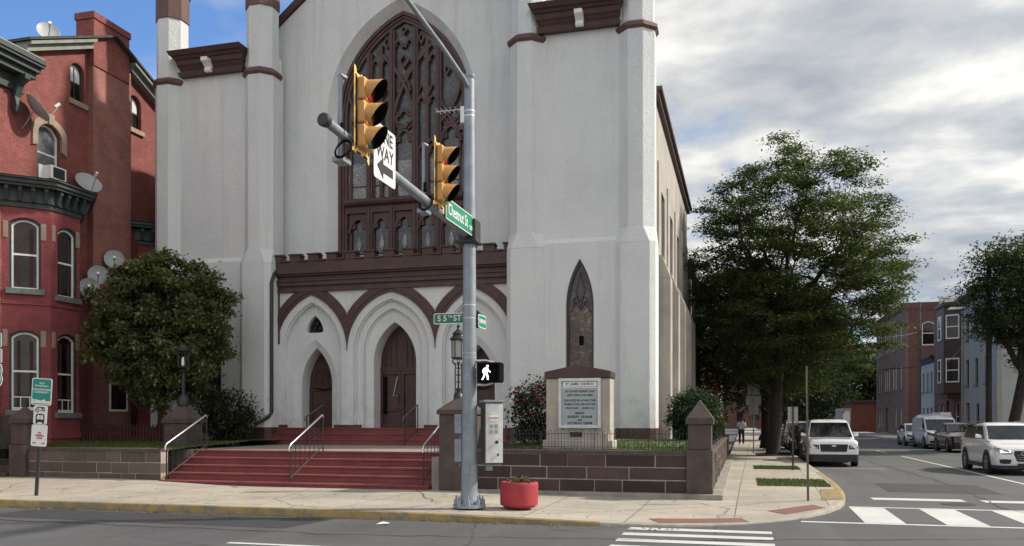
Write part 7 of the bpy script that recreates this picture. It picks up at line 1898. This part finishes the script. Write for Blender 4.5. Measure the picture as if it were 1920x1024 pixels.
# ------------------------------------------------------------------ utility poles, street lamp, wires
up = thing('utility_pole', 'dark wooden utility pole with a street lamp arm in front of the blue grey house', 'pole', (13.1, 52.6, 0.15))
m = MB(); m.tube([(13.1, 52.6, 0.0), (13.12, 52.6, 10.4)], [0.17, 0.12], 10); m.box(12.4, 13.8, 52.5, 52.58, 9.55, 9.65); m.build('shaft', BARK, up, smooth=50)
m = MB(); m.tube([(13.1, 52.6, 7.6), (12.4, 52.5, 7.95), (11.9, 52.5, 8.0)], 0.035, 8); m.build('lamp_arm', GALV, up, smooth=50)
m = MB(); m.hexa([(11.0, 52.38, 7.93), (11.9, 52.42, 7.95), (11.9, 52.58, 7.95), (11.0, 52.62, 7.93)], [(11.15, 52.45, 8.08), (11.9, 52.45, 8.06), (11.9, 52.55, 8.06), (11.15, 52.55, 8.08)]); m.build('lamp_head', SIGN_W, up, bevel=0.03)
up2 = thing('utility_pole', 'thin distant utility pole in front of the dark red school side wall', 'pole', (13.1, 72.0, 0.15))
m = MB(); m.tube([(13.1, 72, 0), (13.1, 72, 10.9)], [0.15, 0.11], 10); m.box(12.4, 13.8, 71.9, 71.98, 10.2, 10.3); m.build('shaft', plain('grey_pole_wood', (0.11, 0.095, 0.08), 0.9, 0.3, 4), up2, smooth=50)
def wire(label, p0, p1, sag, r=0.012, mt=BLACK):
    m = MB(); p0, p1 = Vector(p0), Vector(p1); n = 14
    m.tube([p0.lerp(p1, k/n)-Vector((0, 0, sag*4*(k/n)*(1-k/n))) for k in range(n+1)], r, 5)
    o = m.build('overhead_wire', mt); tag(o, label, 'wire', 'overhead wires of the side street'); return o
wire('black wire running between the two utility poles on the right', (12.5, 52.55, 9.7), (12.5, 71.95, 10.35), 0.5)
wire('pale sagging wire crossing from the thin pole towards the left trees', (13.1, 72, 8.6), (4.0, 66.0, 9.4), 0.9, 0.022, SIGN_GREY)
wire('lower dark wire crossing the street to the left trees', (13.1, 72, 5.9), (3.0, 70.0, 6.2), 0.35, 0.02)
wire('pale wire from the near utility pole down to the brown oriel', (13.1, 52.6, 8.9), (15.9, 80.0, 6.5), 1.2, 0.016, SIGN_GREY)

# ------------------------------------------------------------------ a person far back on the pavement
pe = thing('person', 'small distant person in a white shirt and dark trousers on the church-side pavement', 'person', (-0.15, 57.0, 0.16))
sk = [((0, 0, 0.95), .15), ((0, 0, 1.18), .15), ((0, 0, 1.40), .17), ((0, 0, 1.50), .06), ((0, -0.02, 1.62), .10), ((0, -0.02, 1.72), .07),
      ((-0.10, 0, 0.88), .09), ((-0.11, -0.05, 0.48), .065), ((-0.11, 0.02, 0.09), .045), ((-0.11, -0.12, 0.04), .04),
      ((0.10, 0, 0.88), .09), ((0.12, 0.06, 0.48), .065), ((0.12, 0.15, 0.09), .045), ((0.12, 0.02, 0.04), .04),
      ((-0.19, 0, 1.40), .06), ((-0.25, 0.03, 1.14), .045), ((-0.22, -0.10, 0.93), .035), ((0.19, 0, 1.40), .06), ((0.25, 0.02, 1.14), .045), ((0.22, -0.12, 0.95), .035)]
ed = [(0, 1), (1, 2), (2, 3), (3, 4), (4, 5), (0, 6), (6, 7), (7, 8), (8, 9), (0, 10), (10, 11), (11, 12), (12, 13), (2, 14), (14, 15), (15, 16), (2, 17), (17, 18), (18, 19)]
def skinned(name, idx, grow_, mt, par):
    ii = {k: n for n, k in enumerate(idx)}
    me = bpy.data.meshes.new(name); me.from_pydata([Vector(sk[k][0]) for k in idx], [(ii[a], ii[b]) for a, b in ed if a in ii and b in ii], [])
    o = bpy.data.objects.new(name, me); scene.collection.objects.link(o); o.parent = par; me.materials.append(mt)
    s = o.modifiers.new('skin', 'SKIN'); 
    if not me.skin_vertices: me.skin_vertices.new()
    for n, k in enumerate(idx): me.skin_vertices[0].data[n].radius = (sk[k][1]+grow_, sk[k][1]*0.8+grow_)
    me.skin_vertices[0].data[0].use_root = True
    b = o.modifiers.new('smooth', 'SUBSURF'); b.levels = 1; b.render_levels = 1
    return o
SKIN_M = plain('skin', (0.22, 0.12, 0.08), 0.6, 0.1, 6); CLOTH_W = plain('white_cotton', (0.6, 0.6, 0.6), 0.9, 0.1, 6); CLOTH_D = plain('navy_cloth', (0.02, 0.025, 0.05), 0.9, 0.2, 6)
skinned('body', list(range(20)), 0.0, SKIN_M, pe)
skinned('shirt', [0, 1, 2, 14, 15, 17, 18], 0.04, CLOTH_W, pe)
skinned('trousers', [0, 6, 7, 8, 10, 11, 12], 0.03, CLOTH_D, pe)
m = MB(); m.lathe([(0.0, 0.13), (0.06, 0.115), (0.105, 0.05), (0.11, -0.02), (0.10, -0.05), (0.0, -0.05)], (-0.15, 57.01, 1.80), 14); m.build('hair', CARBLACK, pe, smooth=60)
